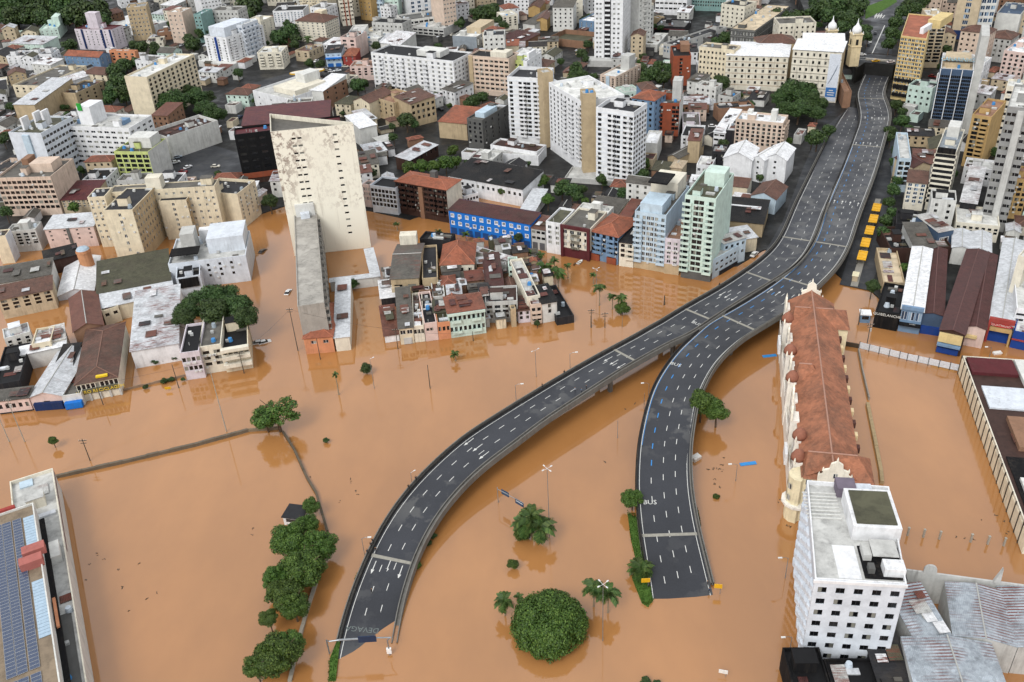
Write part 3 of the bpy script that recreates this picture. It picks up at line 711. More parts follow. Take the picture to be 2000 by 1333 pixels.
bd('A1', 'tan apartment block with rain stained walls beside the white tower', AB, '965,62 1115,48 1190,12', 24, 'tan', 'F:grey', '0:5 1:3', 7, (1.2, 1.2), dirt=.95)
bd('A1', 'pale peach block with a blank cream side wall', AB, '1275,95 1390,95 1490,60', 22, 'peach', 'F:pale', '0:3', 6, (1.2, 1.2))
bd('A1', 'narrow teal block squeezed beside the peach wall', AB, '1480,112 1535,112 1580,70', 20, 'teal', 'F:teal', '0:2', 6, (1.2, 1.1), 'd')
bd('A1', 'white tower with many small windows at the upper edge', AB, '1570,165 1720,140 1800,80', 42, 'white', 'F:pale', '0:6 1:5', 13, (1.2, 1.1), gb=True)
bd('A1', 'cream balcony tower right behind the white tower', AB, '1780,110 1860,110 1930,60', 44, 'ivory', 'F:pale', '0:3 1:4', 13, (1.6, 1.1), gb=True)
bd('A1', 'white block with blue glazed balconies along its side', AB, '1790,190 1850,195 1955,150', 24, 'cool', 'F:lgrey', '0:2 1:4', 7, (1.8, 1.3), 'b', balc='1:4')
bd('A1', 'pale green building with a white dome tank on its terrace', HS, '300,228 440,215 520,155', 8, 'mint', 'F:mint', '0:4', 2, (1, 1), ex=[('terrace_tower', .6, 1, .4, 1, 7, 14, 'mint')])
bd('A1', 'cream house with a brown hip roof at the edge of the park trees', HS, '-20,252 130,205 60,150', 6, 'cream', 'H:btile', '0:3', 1, (1, 1.2))
bd('A1', 'long house with mint walls and a pale roof', HS, '70,332 325,342 300,292', 7, 'mint', 'S:metal', '0:6', 2, (.8, 1))
bd('A1', 'white two storey house with a dark roof and stepped side', HS, '45,432 178,428 290,385', 9, 'white', 'F:dark', '0:3 1:5', 3, (1, 1))
bd('A1', 'white roofed house standing above a small garden', HS, '240,488 385,500 460,462', 8, 'pale', 'S:wmetal', '0:4', 2, (1, 1))
bd('A1', 'grey terraced house left of the white roofed house', HS, '60,580 190,560 240,520', 7, 'tan', 'G:btile', '0:3', 2, (1, 1))
bd('A1', 'long yellow house with a flat patched roof', HS, '95,652 305,660 530,500', 8, 'cream', 'F:fibro', '0:4 1:6', 2, (1.6, 1.2), 'd')
bd('A1', 'narrow white gabled shed beside the long yellow house', WH, '400,625 480,640 590,560', 6, 'white', 'G:wmetal')
bd('A1', 'tan walled hall with a big pale grey metal roof', WH, '100,800 262,802 480,645', 12, 'tan', 'S:metal', '', sn='the pale grey hall', dirt=.9, wear=.25)
bd('A1', 'tan stained house with a roof terrace left of the cream slab tower', HS, '432,708 578,716 742,618', 11, 'tan', 'F:dark', '1:4', 3, (1.6, 1.1), 'd', dirt=.9)
bd('A1', 'eight sided looking corner house with a brown hip roof', HS, '622,562 812,575 860,528', '0:645,645', 'cream', 'H:btile', '0:3 1:2', 2, (1.4, 1.4), 'd')
bd('A1', 'white hotel slab with paired windows below a plain parapet', 'hotel', '525,968 985,985 1100,880', '0:655,1290', 'white', 'F:lgrey', '0:9 1:4', 7, (2.4, 1.1), 'n', sn='the white hotel', dirt=.2,
   ex=[('roof_tower', .1, .32, .25, .8, 24, 33, 'white'), ('sign_panel', .13, .2, .22, .245, 28.5, 32, 'green'), ('blue_cooler', .02, .1, .3, .6, 22, 24, 'bgrey'), ('blue_cooler', .66, .8, .3, .6, 22, 24, 'bgrey')]) if COL.setdefault('green', '2f9a3c') else 0
hw = bd('A1', 'white hotel wing with maroon window bands and a roof garden', 'hotel', '62,1015 312,1022 525,892', 26, 'cool', 'F:moss', '1:9', 7, (2.2, 1.3), 'k', sn='the hotel wing', dirt=.15,
   ex=[('vent_stack', .25, .31, .2, .4, 25, 31, 'white'), ('vent_stack', .45, .51, .4, .6, 25, 32, 'white'), ('vent_stack', .6, .66, .5, .7, 25, 32, 'white'), ('glazed_bay', .42, .62, -.04, 0, 3, 25, 'lblue')])
bd('A1', 'long white windowless building with a sunken dark roof', WH, '1135,1003 1278,1052 1542,885', '1:1285,1238', 'pale', 'F:dbrown', '0:@.7', 2, (2.5, 1), 'd', ph=1.6, sn='the windowless white building', dirt=.6)
bd('A1', 'lime green office block with rows of black windows', OB, '870,1162 1130,1165 1225,1062', '0:935,1404', 'lime', 'F:moss', '0:5', 5, (2.9, 1.7), 'd', ec={1: 'pale'}, sn='the lime office', ex=[('rooftop_house', .25, .9, .4, .9, 14, 19, 'pale')])
bd('B1', 'pinkish brown five storey block with close window rows', AB, '-40,190 385,178 488,40', '1:480,478', 'peach', 'F:fibro', '0:11', 6, (1.9, 1.4), 'k', dirt=.8, sn='the pinkish brown block',
   ex=[('attic', .5, .9, .35, .75, 17, 21, 'peach'), ('tank_tower', .3, .42, .5, .8, 17, 22, 'brown')])
bd('B1', 'beige house with white window squares under a red roof', HS, '465,358 690,350 745,232', '0:492,470', 'sand', 'S:maroon', '0:6', 3, (1.2, 1), 'n', sn='the red roofed house')
# the cream comb building
_s = dict(wall='cream', dirt=.5)
bd('B1', 'cream front wing of the comb building with five windows up its blank wall', AB, '790,437 1012,432 1110,262', '0:915,818', roof='F:dark', win='0:@.52 1:9', nf=6, ws=(1.1, 1.4), ec={1: 'tan'}, sn='the cream comb building', ph=.3, **_s)  # darker tan right wall: side shade put into the wall colour
bd('B1', 'cream middle wing of the comb building with grey vents', AB, '1212,366 1425,356 1470,235', '0:1290,662', roof='F:dark', win='0:@.5 1:7', nf=6, ws=(1.1, 1.2), ec={1: 'tan'}, ph=.3, **_s)  # same tan right wall, its shade painted as colour
bd('B1', 'cream blank wing of the comb building beside the flooded street', AB, '1532,292 1815,312 1800,195', '1:1872,575', roof='F:dark', win='1:4', nf=6, ws=(1, 1.2), ph=1.2, **_s)
bd('B1', 'cream side wing of the comb building with small paired windows', AB, '667,338 800,330 830,262', 22, roof='F:dark', win='0:3', nf=7, ws=(1, 1), ph=.3, **_s)
bd('B1', 'cream rear spine joining the wings of the comb building', AB, '830,300 1640,250 1640,200', 21, roof='F:fibro', win='0:14', nf=6, ws=(1, 1), ph=.3, ex=[('stair_house', .36, .5, .1, .8, 20, 25, 'ivory')], **_s)
bd('B1', 'pale pink house with a flat white metal roof', HS, '338,582 712,555 722,470', '0:392,735', 'pink', 'S:metal', '0:@.1,.4,.65,.9 1:3', 3, (.9, .7), 'd', sn='the pale pink house', wear=.1, ex=[('glass_strip', .44, .5, -.03, 0, 2, 9, 'mid')])
bd('B1', 'grey plastered block with dark triple windows', AB, '45,600 270,580 330,520', '1:345,735', 'lgrey', 'F:pale', '0:4', 4, (1.8, 1.2), 'd', dirt=.8)
bd('B1', 'cream blank walled house at the left edge of the photo', HS, '-60,640 40,630 60,580', 12, 'cream', 'F:fibro', '', 3, ec={1: 'cool'})
bd('B1', 'black roofed shed beside the brick round tower', WH, '345,830 600,770 600,700', 6, 'dbrown', 'S:black', '', 1)
bd('B1', 'bright white gabled shed with a dark ridge gutter', WH, '440,1092 715,1045 630,805', '0:455,1130', 'cool', 'Y:wmetal', '', 1, sn='the white gabled shed', pitch=.3, wear=.05)
bd('B1', 'mossy brown warehouse roof with three skylights', WH, '742,1075 1305,968 1228,782', 7, 'dbrown', 'S:moss', '', 1, sn='the mossy warehouse')
bd('B1', 'long pale shed with a curved grey eave below the mossy roof', WH, '780,1185 1332,1062 1308,972', 6, 'cream', 'S:metal', '0:@.1,.2', 1, (1.2, 1.2), 'd', wear=.1)
bd('B1', 'white and grey stepped building with a black terrace', AB, '1285,850 1880,780 1830,600', '1:1885,985', 'cool', 'F:lgrey', '0:@.5,.65,.8', 3, (1, 1.1), 'd', sn='the stepped grey building', dirt=.5,
   ex=[('upper_block', .5, .98, .3, .95, 13, 19, 'cool'), ('ribbed_shaft', .16, .34, .4, .75, 13, 21, 'lgrey'), ('terrace_roof', .03, .4, .05, .35, 13, 13.3, 'black'), ('rear_wall', .35, .5, .8, .95, 13, 18, 'white')])
bd('B1', 'lower grey annex with a black panel facing the big tree', AB, '1345,960 1530,930 1500,830', 9, 'cool', 'F:black', '', 2, ex=[('black_panel', .1, .9, -.04, 0, 5, 8.6, 'black')])
bd('B1', 'beige house with an orange tile roof and three window rows', HS, '-20,1125 395,1040 380,955', '1:462,1180', 'sand', 'S:btile', '0:5', 3, (2, 1.1), 'd', sn='the tile roofed beige house', dirt=.7)
bd('B1', 'long pale shed roof above the tile roofed beige house', WH, '-40,1000 385,925 350,830', 8, 'pale', 'S:fibro', '', 1)
bd('C1', 'striped grey gable roof shed with red stains', WH, '562,345 785,290 610,72', 7, 'brown', 'Y:rust', '', 1, pitch=.45, wear=.3, sn='the striped gable shed')
bd('C1', 'tan shed walls with two windows under the grey eave', WH, '780,190 905,150 900,110', 6, 'cream', 'F:fibro', '0:2', 1, (1.4, 1.2), 'd', clut=0)
bd('C1', 'white warehouse with a pale corrugated roof streaked with rust', WH, '1000,495 1362,432 1320,62', '0:1042,630', 'white', 'S:metal', '', 1, sn='the rust streaked warehouse', wear=.75)
# cream corner house by the lamp
bd('C1', 'lower left wing of the cream corner house with eight windows', AB, '1375,512 1522,492 1512,280', '0:1442,715', 'lilac', 'F:black', '0:4', 2, (1.8, 1.6), 's', gf=2.6, clut=3)
bd('C1', 'tall middle wing of the cream corner house with ribbed roof', AB, '1522,465 1690,440 1690,175', '0:1595,665', 'ivory', 'F:fibro', '0:2', 3, (2.0, 1.2), 'd', gf=2.4, sn='the cream corner house', clut=4, ph=1)
bd('C1', 'right wing of the cream corner house with a red balcony band', AB, '1695,495 1900,460 1890,250', '1:1915,628', 'cream', 'F:black', '0:5', 3, (2.2, 1.1), 'k', gf=2.2, clut=3, ph=.7,
   ex=[('balcony_band', -.02, 1.03, -.1, 0, 2.4, 3.6, 'ivory'), ('balcony_band', -.02, 1.03, -.1, 0, 5.3, 6.5, 'ivory'), ('balcony_band', -.02, 1.03, -.1, 0, 8.2, 9.2, 'ivory')])
# flooded row at the left
rc_ = bd('C1', 'old brown tiled courtyard house with recycling sign letters', SH, '575,750 895,690 745,310', '0:640,880', 'ivory', 'H:btile', '0:9', 1, (1.1, 1.7), 's', gf=3.8, sn='the recycling house', pitch=.22, wear=.8)
bd('C1', 'dark grey flat roofed shop with a bright blue shutter', SH, '470,840 620,818 545,630', '0:498,930', 'pale', 'F:fibro', '', 1, gf=2, clut=0, ex=[('blue_shutter', .08, .95, -.1, .0, .2, 2.3, 'blue')])
bd('C1', 'pink gabled shop with a navy shutter and silver roof', SH, '215,850 470,830 370,505', '1:480,935', 'pink', 'Y:metal', '0:@.5', 1, (2, .8), 'v', gf=3.2, pitch=.35, wear=.25, sn='the pink shop', ex=[('navy_shutter', .12, .98, -.04, 0, .1, 2.6, 'navy')])
bd('C1', 'pink house with two arched doors at the left edge', HS, '-40,880 215,850 200,780', '0:-20,990', 'pink', 'S:fibro', '0:5', 1, (1, 1.6), 'd', gf=3, gcol='dark')
bd('C1', 'black roofed lean-to between the silver roof and the courtyard house', WH, '410,640 545,625 500,470', 5, 'dark', 'S:black', '', 1)
bd('C1', 'white roofed rear house with a white lean-to strip', HS, '130,530 500,450 490,400', 6, 'pale', 'S:wmetal', '', 1, wear=.1)
bd('C1', 'yellow stained house with a white upper terrace', HS, '240,445 385,420 360,310', 8, 'cream', 'F:wmetal', '0:2', 2, (1.2, 1.1), 'd', dirt=.9, clut=2)
bd('C1', 'grey plaster house with a blue water tank', HS, '30,400 230,345 190,280', 7, 'pale', 'F:metal', '0:3', 2, (1.2, 1), 'd', clut=4)
bd('C1', 'cream roofed room beside the striped gable shed', HS, '390,420 495,395 470,305', 7, 'ivory', 'S:pale', '', 1)
bd('C1', 'burnt out dark roof behind the pink house', WH, '-60,760 150,720 110,450', 6, 'dark', 'F:black', '', 1, clut=3)
# ------------------------------------------------------------------ upper middle
bd('A2', 'white block with a black pitched roof and blue windows', AB, '205,88 438,78 400,40', '0:215,212', 'white', 'F:black', '0:9', 5, (1, 1.1), 'b', ec={3: 'white'}, sn='the black roofed block', clut=2)
bd('A2', 'cream six storey corner block with a red tile hip roof', AB, '378,160 602,172 742,128', '0:415,318', 'ivory', 'H:btile', '0:6 1:7', 6, (1.3, 1), 'n', band='d8d0c0', sn='the red hip roofed block', ex=[('lift_house', .45, .7, .5, .9, 18, 23, 'cream')])
bd('A2', 'tall white and yellow tower behind the black roofed block', AB, '430,120 640,120 650,80', 46, 'cream', 'F:pale', '0:9', 14, (1.3, 1), 'n', gb=True, balc='0:3')
bd('A2', 'brown and white striped tower', AB, '745,205 838,195 870,150', 48, 'ivory', 'F:pale', '0:5 1:2', 15, (1.5, 1.1), 'k', gb=True, ex=[('brick_strip', .3, .38, -.02, 0, 0, 46, 'brick'), ('brick_strip', .64, .72, -.02, 0, 0, 46, 'brick')])
bd('A2', 'small yellow ochre tower with three windows across', AB, '885,155 975,165 990,120', 24, 'gold', 'F:dark', '0:3', 7, (1, 1.2), gb=True)
bd('A2', 'pale blue glazed tower with white frames', AB, '985,150 1062,150 1160,90', 46, 'lblue', 'F:pale', '0:3 1:5', 14, (2, 1.6), 'b', gb=True)
bd('A2', 'mint grey tower right of the pale blue one', AB, '1075,140 1180,135 1230,90', 45, 'mint', 'F:pale', '0:3', 13, (1.4, 1.1), gb=True)
bd('A2', 'white modern tower with blue glass columns', AB, '1262,140 1440,115 1470,75', 46, 'white', 'F:pale', '0:@.15,.42,.72', 14, (2.4, 1.9), 'b', gb=True)
bd('A2', 'open parking structure with dark storeys', 'parking garage', '1210,160 1510,118 1500,70', 9, 'pale', 'F:mid', '0:8', 3, (3.2, 1.5), 'v', gf=.8)
bd('A2', 'pale garage deck in front of the parking structure', 'parking garage', '1275,200 1515,220 1510,150', 6, 'lgrey', 'F:lgrey', '0:6', 2, (3.4, 1.2), 'v', gf=.5)
bd('A2', 'tall pinkish peach tower with a checker of windows', AB, '1530,258 1622,240 1800,150', 52, 'peach', 'F:pale', '0:4 1:8', 16, (1.4, 1.1), gb=True, dirt=.2)
bd('A2', 'grey blank walled block with long balconies on its side', AB, '1582,275 1766,285 1950,180', '0:1600,372', 'lgrey', 'F:pale', '1:7', 4, (2, 1.4), 'd', balc='1:7', ex=[('roof_pergola', .3, .9, .3, .9, 11, 15, 'sand')], ec={0: 'steel'})
big = bd('A2', 'long white seven storey hotel with a black patched roof', 'hotel', '957,402 1588,470 1700,398', '0:992,680', 'white', 'F:black', '0:14 1:5', 7, (1.5, 1.35), 'n', sn='the long white hotel', dirt=.2, band='e6e4de', gwin='2a2a2c', ec={}, balc='0:@.12,.25,.38,.52,.66',
   ex=[('roof_hall', .5, .78, .3, .8, 27, 30, 'pale')])
bd('A2', 'peach seven storey block stepped beside the long white hotel', AB, '1705,425 2012,450 2060,400', '0:1730,722', 'peach', 'F:black', '0:8', 7, (2.2, 1.1), 'd', band='e4cdb4', sn='the peach block', ex=[('roof_house', .5, .9, .2, .8, 25, 28, 'ivory'), ('edge_pier', 0, .1, -.05, 0, 0, 25, 'tan')])
bd('A2', 'yellowish white apartment house with curved bays', AB, '85,405 272,398 330,350', '0:105,540', 'ivory', 'F:pale', '0:3 1:3', 4, (2.4, 1.3), 'n', balc='0:3', dirt=.3)
bd('A2', 'white flank of the apartment tower at the bend of the far street', AB, '-10,160 112,165 95,120', '1:130,372', 'ivory', 'F:pale', '0:4 1:2', 8, (1.1, 1), dirt=.3)
bd('A2', 'beige three storey corner house on the bend of the street', HS, '376,388 480,395 600,345', '0:392,472', 'sand', 'F:btile', '0:2 1:4', 3, (1.8, 1.2), 'd')
bd('A2', 'small shop with a blue awning and blue doors', SH, '607,408 728,402 720,360', '0:622,520', 'lblue', 'S:dark', '0:3', 2, (1.2, 1), 'b', gwin='1f5fa8', ex=[('awning', 0, 1, -.12, 0, 5.6, 6.3, 'blue')])
bd('A2', 'red walled house with an orange tile roof', HS, '742,432 838,428 830,375', '0:748,515', 'red', 'H:otile', '0:2', 2, (1, 1.2), 'n', ph=0)
bd('A2', 'pinkish block with dark balconies above the red walled house', AB, '722,285 838,290 840,240', 14, 'pink', 'F:mid', '0:2', 4, (2.6, 1.3), 'd')
bd('A2', 'long white shopping arcade with zigzag skylights', 'shopping arcade', '845,290 1010,300 1090,250', 9, 'pale', 'F:pale', '0:4', 2, (2.6, 1.2), 'b')
bd('A2', 'glass roofed pavilion with a row of white gables', 'pavilion', '1010,330 1190,335 1195,280', 8, 'lblue', 'S:metal', '0:5', 2, (2, 1.6), 'b')
bd('A2', 'white long roof with twin white vents behind the pavilion', WH, '1180,345 1300,250 1250,180', 10, 'pale', 'S:wmetal', '', 2)
bd('A2', 'small white cube house with blank pale walls', HS, '770,270 885,265 890,190', 14, 'pale', 'F:lgrey', '', 3)
bd('A2', 'little house at the foot of the hotel with a red tile roof', HS, '705,580 795,585 790,535', 5, 'white', 'H:btile', '0:2', 1)
bd('A2', 'faded pink corner house with a brick chimney row', HS, '795,510 985,505 985,460', '0:795,625', 'pink', 'F:brown', '0:4', 3, (1.6, 1.1), 'd', dirt=.8)
bd('A2', 'large white hall with stepped grey roofs', 'hall', '52,695 325,760 470,600', '0:82,850', 'white', 'F:lgrey', '0:3', 2, (1, .8), 'd', sn='the large white hall', ex=[('upper_roof', .35, .95, .2, .9, 11, 14, 'ivory'), ('stage_tower', .5, .75, .6, .95, 11, 19, 'pale')])
bd('A2', 'white roofed hall with brick stained side wall', 'hall', '480,690 590,700 705,598', 12, 'pale', 'S:wmetal', '1:3', 3, (1.6, 1.2), 'd', ec={1: 'brown'}, wear=.1)
bd('A2', 'maroon corrugated roof hall behind the black building', WH, '-30,965 640,905 640,800', 15, 'dbrown', 'S:maroon', '', 2, sn='the maroon roofed hall')
bd('A2', 'white stucco box with vents on the maroon roofs', WH, '310,790 505,775 500,745', 17, 'pale', 'F:fibro', '', 2, clut=4)
bd('A2', 'crumbling yellow house with stained hip roof', HS, '680,790 800,800 830,740', 8, 'cream', 'H:moss', '0:3', 2, (1, 1.2), 'd', dirt=.95)
bd('A2', 'ruined tan house with mould streaked gables', HS, '822,770 945,790 1000,690', 11, 'cream', 'G:btile', '0:2', 2, (1, 1.2), 'd', dirt=.95)
bd('A2', 'ochre stained house front with missing roof pieces', HS, '960,740 1130,790 1230,700', 11, 'tan', 'F:brown', '0:4', 3, (1.2, 1.3), 'd', dirt=.95, clut=5)
bd('A2', 'tall brown stained house with grey tile roof on the corner', HS, '1135,740 1260,800 1430,745', '1:1345,975', 'tan', 'S:btile', '1:5', 3, (1.6, 1.6), 'd', dirt=.9, sn='the brown stained corner house')
bd('A2', 'modern church hall with a white roof and orange panels', 'church', '872,985 1000,955 1045,850', 10, 'pale', 'S:wmetal', '', 2, wear=.05, sn='the church hall', ex=[('orange_panel', 1.0, 1.02, .1, .35, 2, 8, 'orange'), ('orange_panel', 1.0, 1.02, .6, .85, 2, 8, 'orange'), ('porch_roof', .6, 1.6, -.6, -.05, 4, 4.3, 'lgrey')])
bd('A2', 'dark stone apartment house with stained grey walls', AB, '1692,905 1810,922 1960,800', '0:1705,1135', 'mid', 'F:fibro', '0:3 1:4', 5, (1.3, 1.3), 'd', dirt=.8, sn='the dark stone block', ex=[('roof_glass', .2, .8, .2, .7, 16, 18.5, 'lblue')])
bd('A2', 'low tan brick hall with an orange tile roof', 'hall', '1475,930 1690,950 1720,845', '1:1672,1085', 'tan', 'S:otile', '', 1, dirt=.7, ec={1: 'brown'})
bd('A2', 'silver roofed shed on brown stilts beside the street', WH, '1255,1230 1470,1110 1440,1050', 6, 'dbrown', 'S:metal', '0:6', 1, (1, 2), 'd')
bd('A2', 'small rusty roofs under the dark side of the black building', HS, '930,1180 1080,1150 1070,1090', 5, 'brown', 'S:metal', '', 1)
bd('A2', 'white boundary building beside the dark roofed sheds', WH, '1650,1165 1830,1185 1840,1150', 4, 'white', 'F:moss', '', 1, clut=0)
# the black building and the peeling slab
bd('F', 'black glass office block with a brown podium', OB, '457,264 667,238 702,221', '0:478,362', 'black', 'F:maroon', '0:10 1:3', 6, (2.8, 1.2), 'v', sn='the black office block', dirt=.1, gcol='dbrown', ex=[('brown_storey', -.01, 1.01, -.03, 0, 3, 5.5, 'brick')])
tw = bd('A2', 'tall off white slab with peeling wall and slit windows', 'office tower', '188,1012 822,950 815,938 182,872', '1:968,1894', 'ivory', 'F:fibro', '0:@.26,.33,.76', 15, (1.6, .8), 's', sn='the peeling slab', wm=peelm(), ph=1.6, gf=6, trim='ivory', clut=0, px=4.5)
gs = bd('B2', 'long grey flat roofed building with balconies on its shaded side', AB, '395,1172 600,1142 470,432', 17, 'concrete', 'F:concrete', '1:16', 5, (1.6, 1.4), 'd', balc='1:16', sn='the long grey roof', clut=0, ph=.35, dirt=.7,
   ex=[('penthouse', .1, .95, .93, 1.0, 16, 21, 'pale'), ('plant_room', .3, .7, .9, .93, 16, 18, 'cool')])
bd('C2', 'peach house with an orange tile roof at the end of the grey roof', HS, '440,395 662,378 607,125', '0:466,518', 'orange', 'H:otile', '0:@.33,.75', 1, (1.7, 1.2), 'n', gf=2.8, sn='the orange tile house', pitch=.35, wear=.15)
bd('C2', 'long white metal roof shed with ruined street front', WH, '678,392 790,380 752,-5', '0:690,500', 'ivory', 'S:metal', '', 1, wear=.05, sn='the long white shed')
bd('B2', 'flooded white canopy with faded lettering', 'canopy', '645,985 1022,940 1020,918', 4, 'pale', 'S:metal', '', 1, wear=.1)
bd('B2', 'white entrance canopy sloping beside the peeling slab', 'canopy', '955,915 1018,905 1000,750', 4, 'cool', 'S:metal', '', 1, wear=.1)
# blue row
bd('B2', 'narrow pink house with white arches', HS, '892,235 945,242 960,205', '0:918,412', 'pink', 'F:dark', '0:3', 3, (.8, 1.5), 'n', clut=1)
bd('B2', 'white three storey block with square windows on the flooded street', AB, '950,242 1145,268 1170,190', '1:1170,478', 'cool', 'F:black', '0:7', 4, (1.5, 1.5), 'd', sn='the white three storey block', clut=0, dirt=.3)
bd('B2', 'dark brown brick block with orange hip roof and white eaves', AB, '1142,210 1535,278 1640,198', '1:1550,535', 'dbrown', 'H:otile', '0:11', 5, (1.7, 1.1), 'd', ec={1: 'ivory'}, trim='white', sn='the dark brown block', pitch=.22, wear=.25, band='5a4238', balc='0:@.15,.3,.72,.88', ex=[('roof_hatch', .55, .65, .5, .7, 14, 18, 'mid'), ('centre_pier', .46, .54, -.05, 0, 0, 14, 'brown')])
bl = bd('B2', 'bright blue three storey building with white window surrounds', AB, '1552,432 2178,542 2150,452', '0:1568,612', 'blue', 'S:mtile', '0:11', 2, (1.15, 1.15), 'w', dirt=.12, sn='the bright blue building', gwin='17427a', gf=3.6, px=3, trim='white')
bd('B2', 'black roofed courtyard warehouse with white windowed walls', WH, '1560,170 2118,275 2170,140', 8, 'white', 'S:black', '0:14', 1, (1.2, 1.4), 'd', sn='the black roofed warehouse', wear=.3)
bd('B2', 'low black roof inside the white courtyard', WH, '1668,330 1780,300 1750,240', 6, 'white', 'F:black', '0:5', 1, (1, 1.4), 'd', clut=1)
bd('B2', 'white row of rooms with dark windows in the courtyard', WH, '1770,180 1955,235 1965,205', 6.5, 'white', 'F:dark', '0:6', 1, (1.1, 1.3), 'd', clut=0)
bd('B3', 'white boundary hall below the white towers', WH, '-20,70 360,100 360,20', 5, 'white', 'F:lgrey', '', 1, clut=0, gb=True)
bd('B3', 'long pale canopy roof over the flooded yard', 'canopy', '215,440 325,450 345,300', 3.5, 'pale', 'S:metal', '', 1, wear=.05)
bd('B3', 'grey three storey house with a small brown roof', HS, '303,570 412,588 395,490', '0:315,728', 'lgrey', 'S:btile', '0:3', 2, (1.6, 1.2), 's', gwin='55565a', gf=3.8, dirt=.6)
bd('B3', 'narrow white four storey house beside the maroon framed one', HS, '415,520 530,538 510,410', '0:430,758', 'white', 'F:moss', '0:@.25,.75', 4, (1.4, 1.3), 'n', gf=3.6, clut=2)
bd('B3', 'cream house framed in maroon with three balcony rows', AB, '533,548 752,585 715,420', '0:540,782', 'ivory', 'F:fibro', '0:4', 3, (1.7, 1.4), 'n', gf=4, sn='the maroon framed house', balc='0:@.5,.5', gcol='maroon', clut=3,
   ex=[('maroon_pier', -.01, .09, -.04, 0, 0, 13, 'maroon'), ('maroon_pier', .91, 1.01, -.04, 0, 0, 13, 'maroon'), ('maroon_frieze', -.01, 1.01, -.045, 0, 12, 13.3, 'maroon')])
bd('B3', 'blue grey house with curved balconies and orange tiles', AB, '757,592 970,640 915,455', '0:765,805', 'bgrey', 'H:otile', '0:@.1,.27,.5,.74,.92', 4, (1.4, 1.4), 'd', balc='0:@.3,.76', gf=3.6, sn='the blue grey balcony house', ex=[('roller_door', .05, .35, -.04, 0, .1, 2.6, 'brick'), ('roller_door', .62, .95, -.04, 0, .1, 2.6, 'brick')], pitch=.35)
bd('B3', 'cream three storey house with a black sagging roof', HS, '978,678 1088,692 1075,440', '0:980,862', 'ivory', 'S:black', '0:@.25,.75', 3, (1.5, 1.3), 'd', gf=3.6, balc='0:@.75')
bd('B3', 'pale blue nine storey art deco block with side balconies', AB, '1098,440 1338,475 1255,215', '0:1095,872', 'lblue', 'F:fibro', '0:@.1,.3,.44,.56,.7,.9', 9, (1.2, 1.4), 'n', sn='the pale blue block', balc='0:@.12,.88', ec={3: 'moss'}, dirt=.35, gcol='tan',
   ex=[('stepped_top', .15, .85, .02, .4, 27, 31, 'lblue'), ('rear_tower', .02, .9, .6, 1, 27, 33, 'ivory'), ('ridge_roof', .2, .8, .25, .6, 31, 31.6, 'black')])
bd('B3', 'narrow pinkish white block with air conditioners', AB, '1330,648 1445,662 1425,500', '1:1440,935', 'lilac', 'F:brown', '0:@.28,.72', 5, (1.3, 1.2), 'n', ac=9, gcol='tan', gf=4.2, clut=3)
mt = bd('B3', 'tall mint green corner tower with stacked balconies', AB, '1482,318 1720,350 1640,125', '1:1680,988', 'mint', 'F:moss', '0:@.1,.38,.55,.86', 13, (1.7, 1.5), 'd', sn='the mint tower', ec={3: 'cool'}, dirt=.35, gcol='mid', balc='0:@.1,.86', ac=6,
   ex=[('roof_house', .3, .95, .5, .8, 37, 42, 'mint')])
bd('B3', 'light blue two storey building on the flooded corner', SH, '1692,820 1890,708 1860,640', '0:1690,968', 'lblue', 'F:lgrey', '0:@.2,.38,.58,.75,.9', 2, (1.7, 1), 'd', gf=1.8, sn='the light blue corner building', dirt=.15, clut=2,
   ex=[('grey_plinth', .3, 1, -.05, 0, 0, 1.6, 'dark')])
bd('B3', 'grey roofed upper wing of the light blue corner building', SH, '1782,690 1952,640 1930,590', 10, 'lblue', 'S:lgrey', '0:4', 2, (1.2, 1.2), 'd')
bd('B3', 'black roofed workshop with white skylight cross', WH, '1730,505 2080,540 2172,395', 6, 'tan', 'S:black', '1:6', 1, (1.3, 1.2), 'd', sn='the black workshop', wear=.3, ex=[('skylight_bar', .2, .8, .5, .54, 8.2, 8.5, 'white')])
bd('B3', 'grey metal roofed workshop with a yellow street wall', WH, '1720,690 2035,640 2090,545', 6, 'cream', 'S:metal', '1:4', 1, (1.3, 1.2), 'd', wear=.2)
bd('B4', 'blue gabled house end with a brown roof by the side street', HS, '95,285 265,315 280,215', 7, 'lblue', 'G:btile', '', 1)
bd('B3', 'long brown and cream shed behind the mint tower', WH, '1650,225 1960,260 1960,190', 6, 'ivory', 'G:btile', '', 1, ec={0: 'cream'})
# white towers
for i, (lb, p, hh, nc) in enumerate((('left white apartment tower of the trio with ribbon windows', '118,588 392,602 470,520', '0:142,1085', 7), ('right white apartment tower of the trio nearest the flyover', '800,822 1090,862 1178,788', '1:1010,1436', 7))):
    bd('A3', lb, AB, p, hh, 'white', 'F:dark', '0:%s 1:5' % ('@.1,.36,.5,.6,.77,.93'), 13, (1.7, 1.3), 'd', dirt=.12, sn=('the left white tower', 'the right white tower')[i], balc='0:@.42,.84', ph=1.6, ac=4, band='d4dbe2', px=5.5)
bd('A3', 'middle white apartment tower of the trio turned at an angle', AB, '438,632 695,785 860,640', '0:465,1150', 'white', 'F:pale', '0:9', 13, (1.5, 1.3), 'd', dirt=.12, sn='the middle white tower', balc='0:@.5,.7,.9', ph=1.2, gf=5, px=5.5)
bd('A3', 'beige windowless stair tower between the left and middle white towers', 'stair tower', '392,560 470,548 552,500', 37, 'tan', 'F:lgrey', '', 1, dirt=.15, clut=2)
bd('A3', 'beige windowless stair tower between the middle and right white towers', 'stair tower', '698,720 800,712 862,668', 38, 'tan', 'F:lgrey', '', 1, dirt=.15, clut=2)
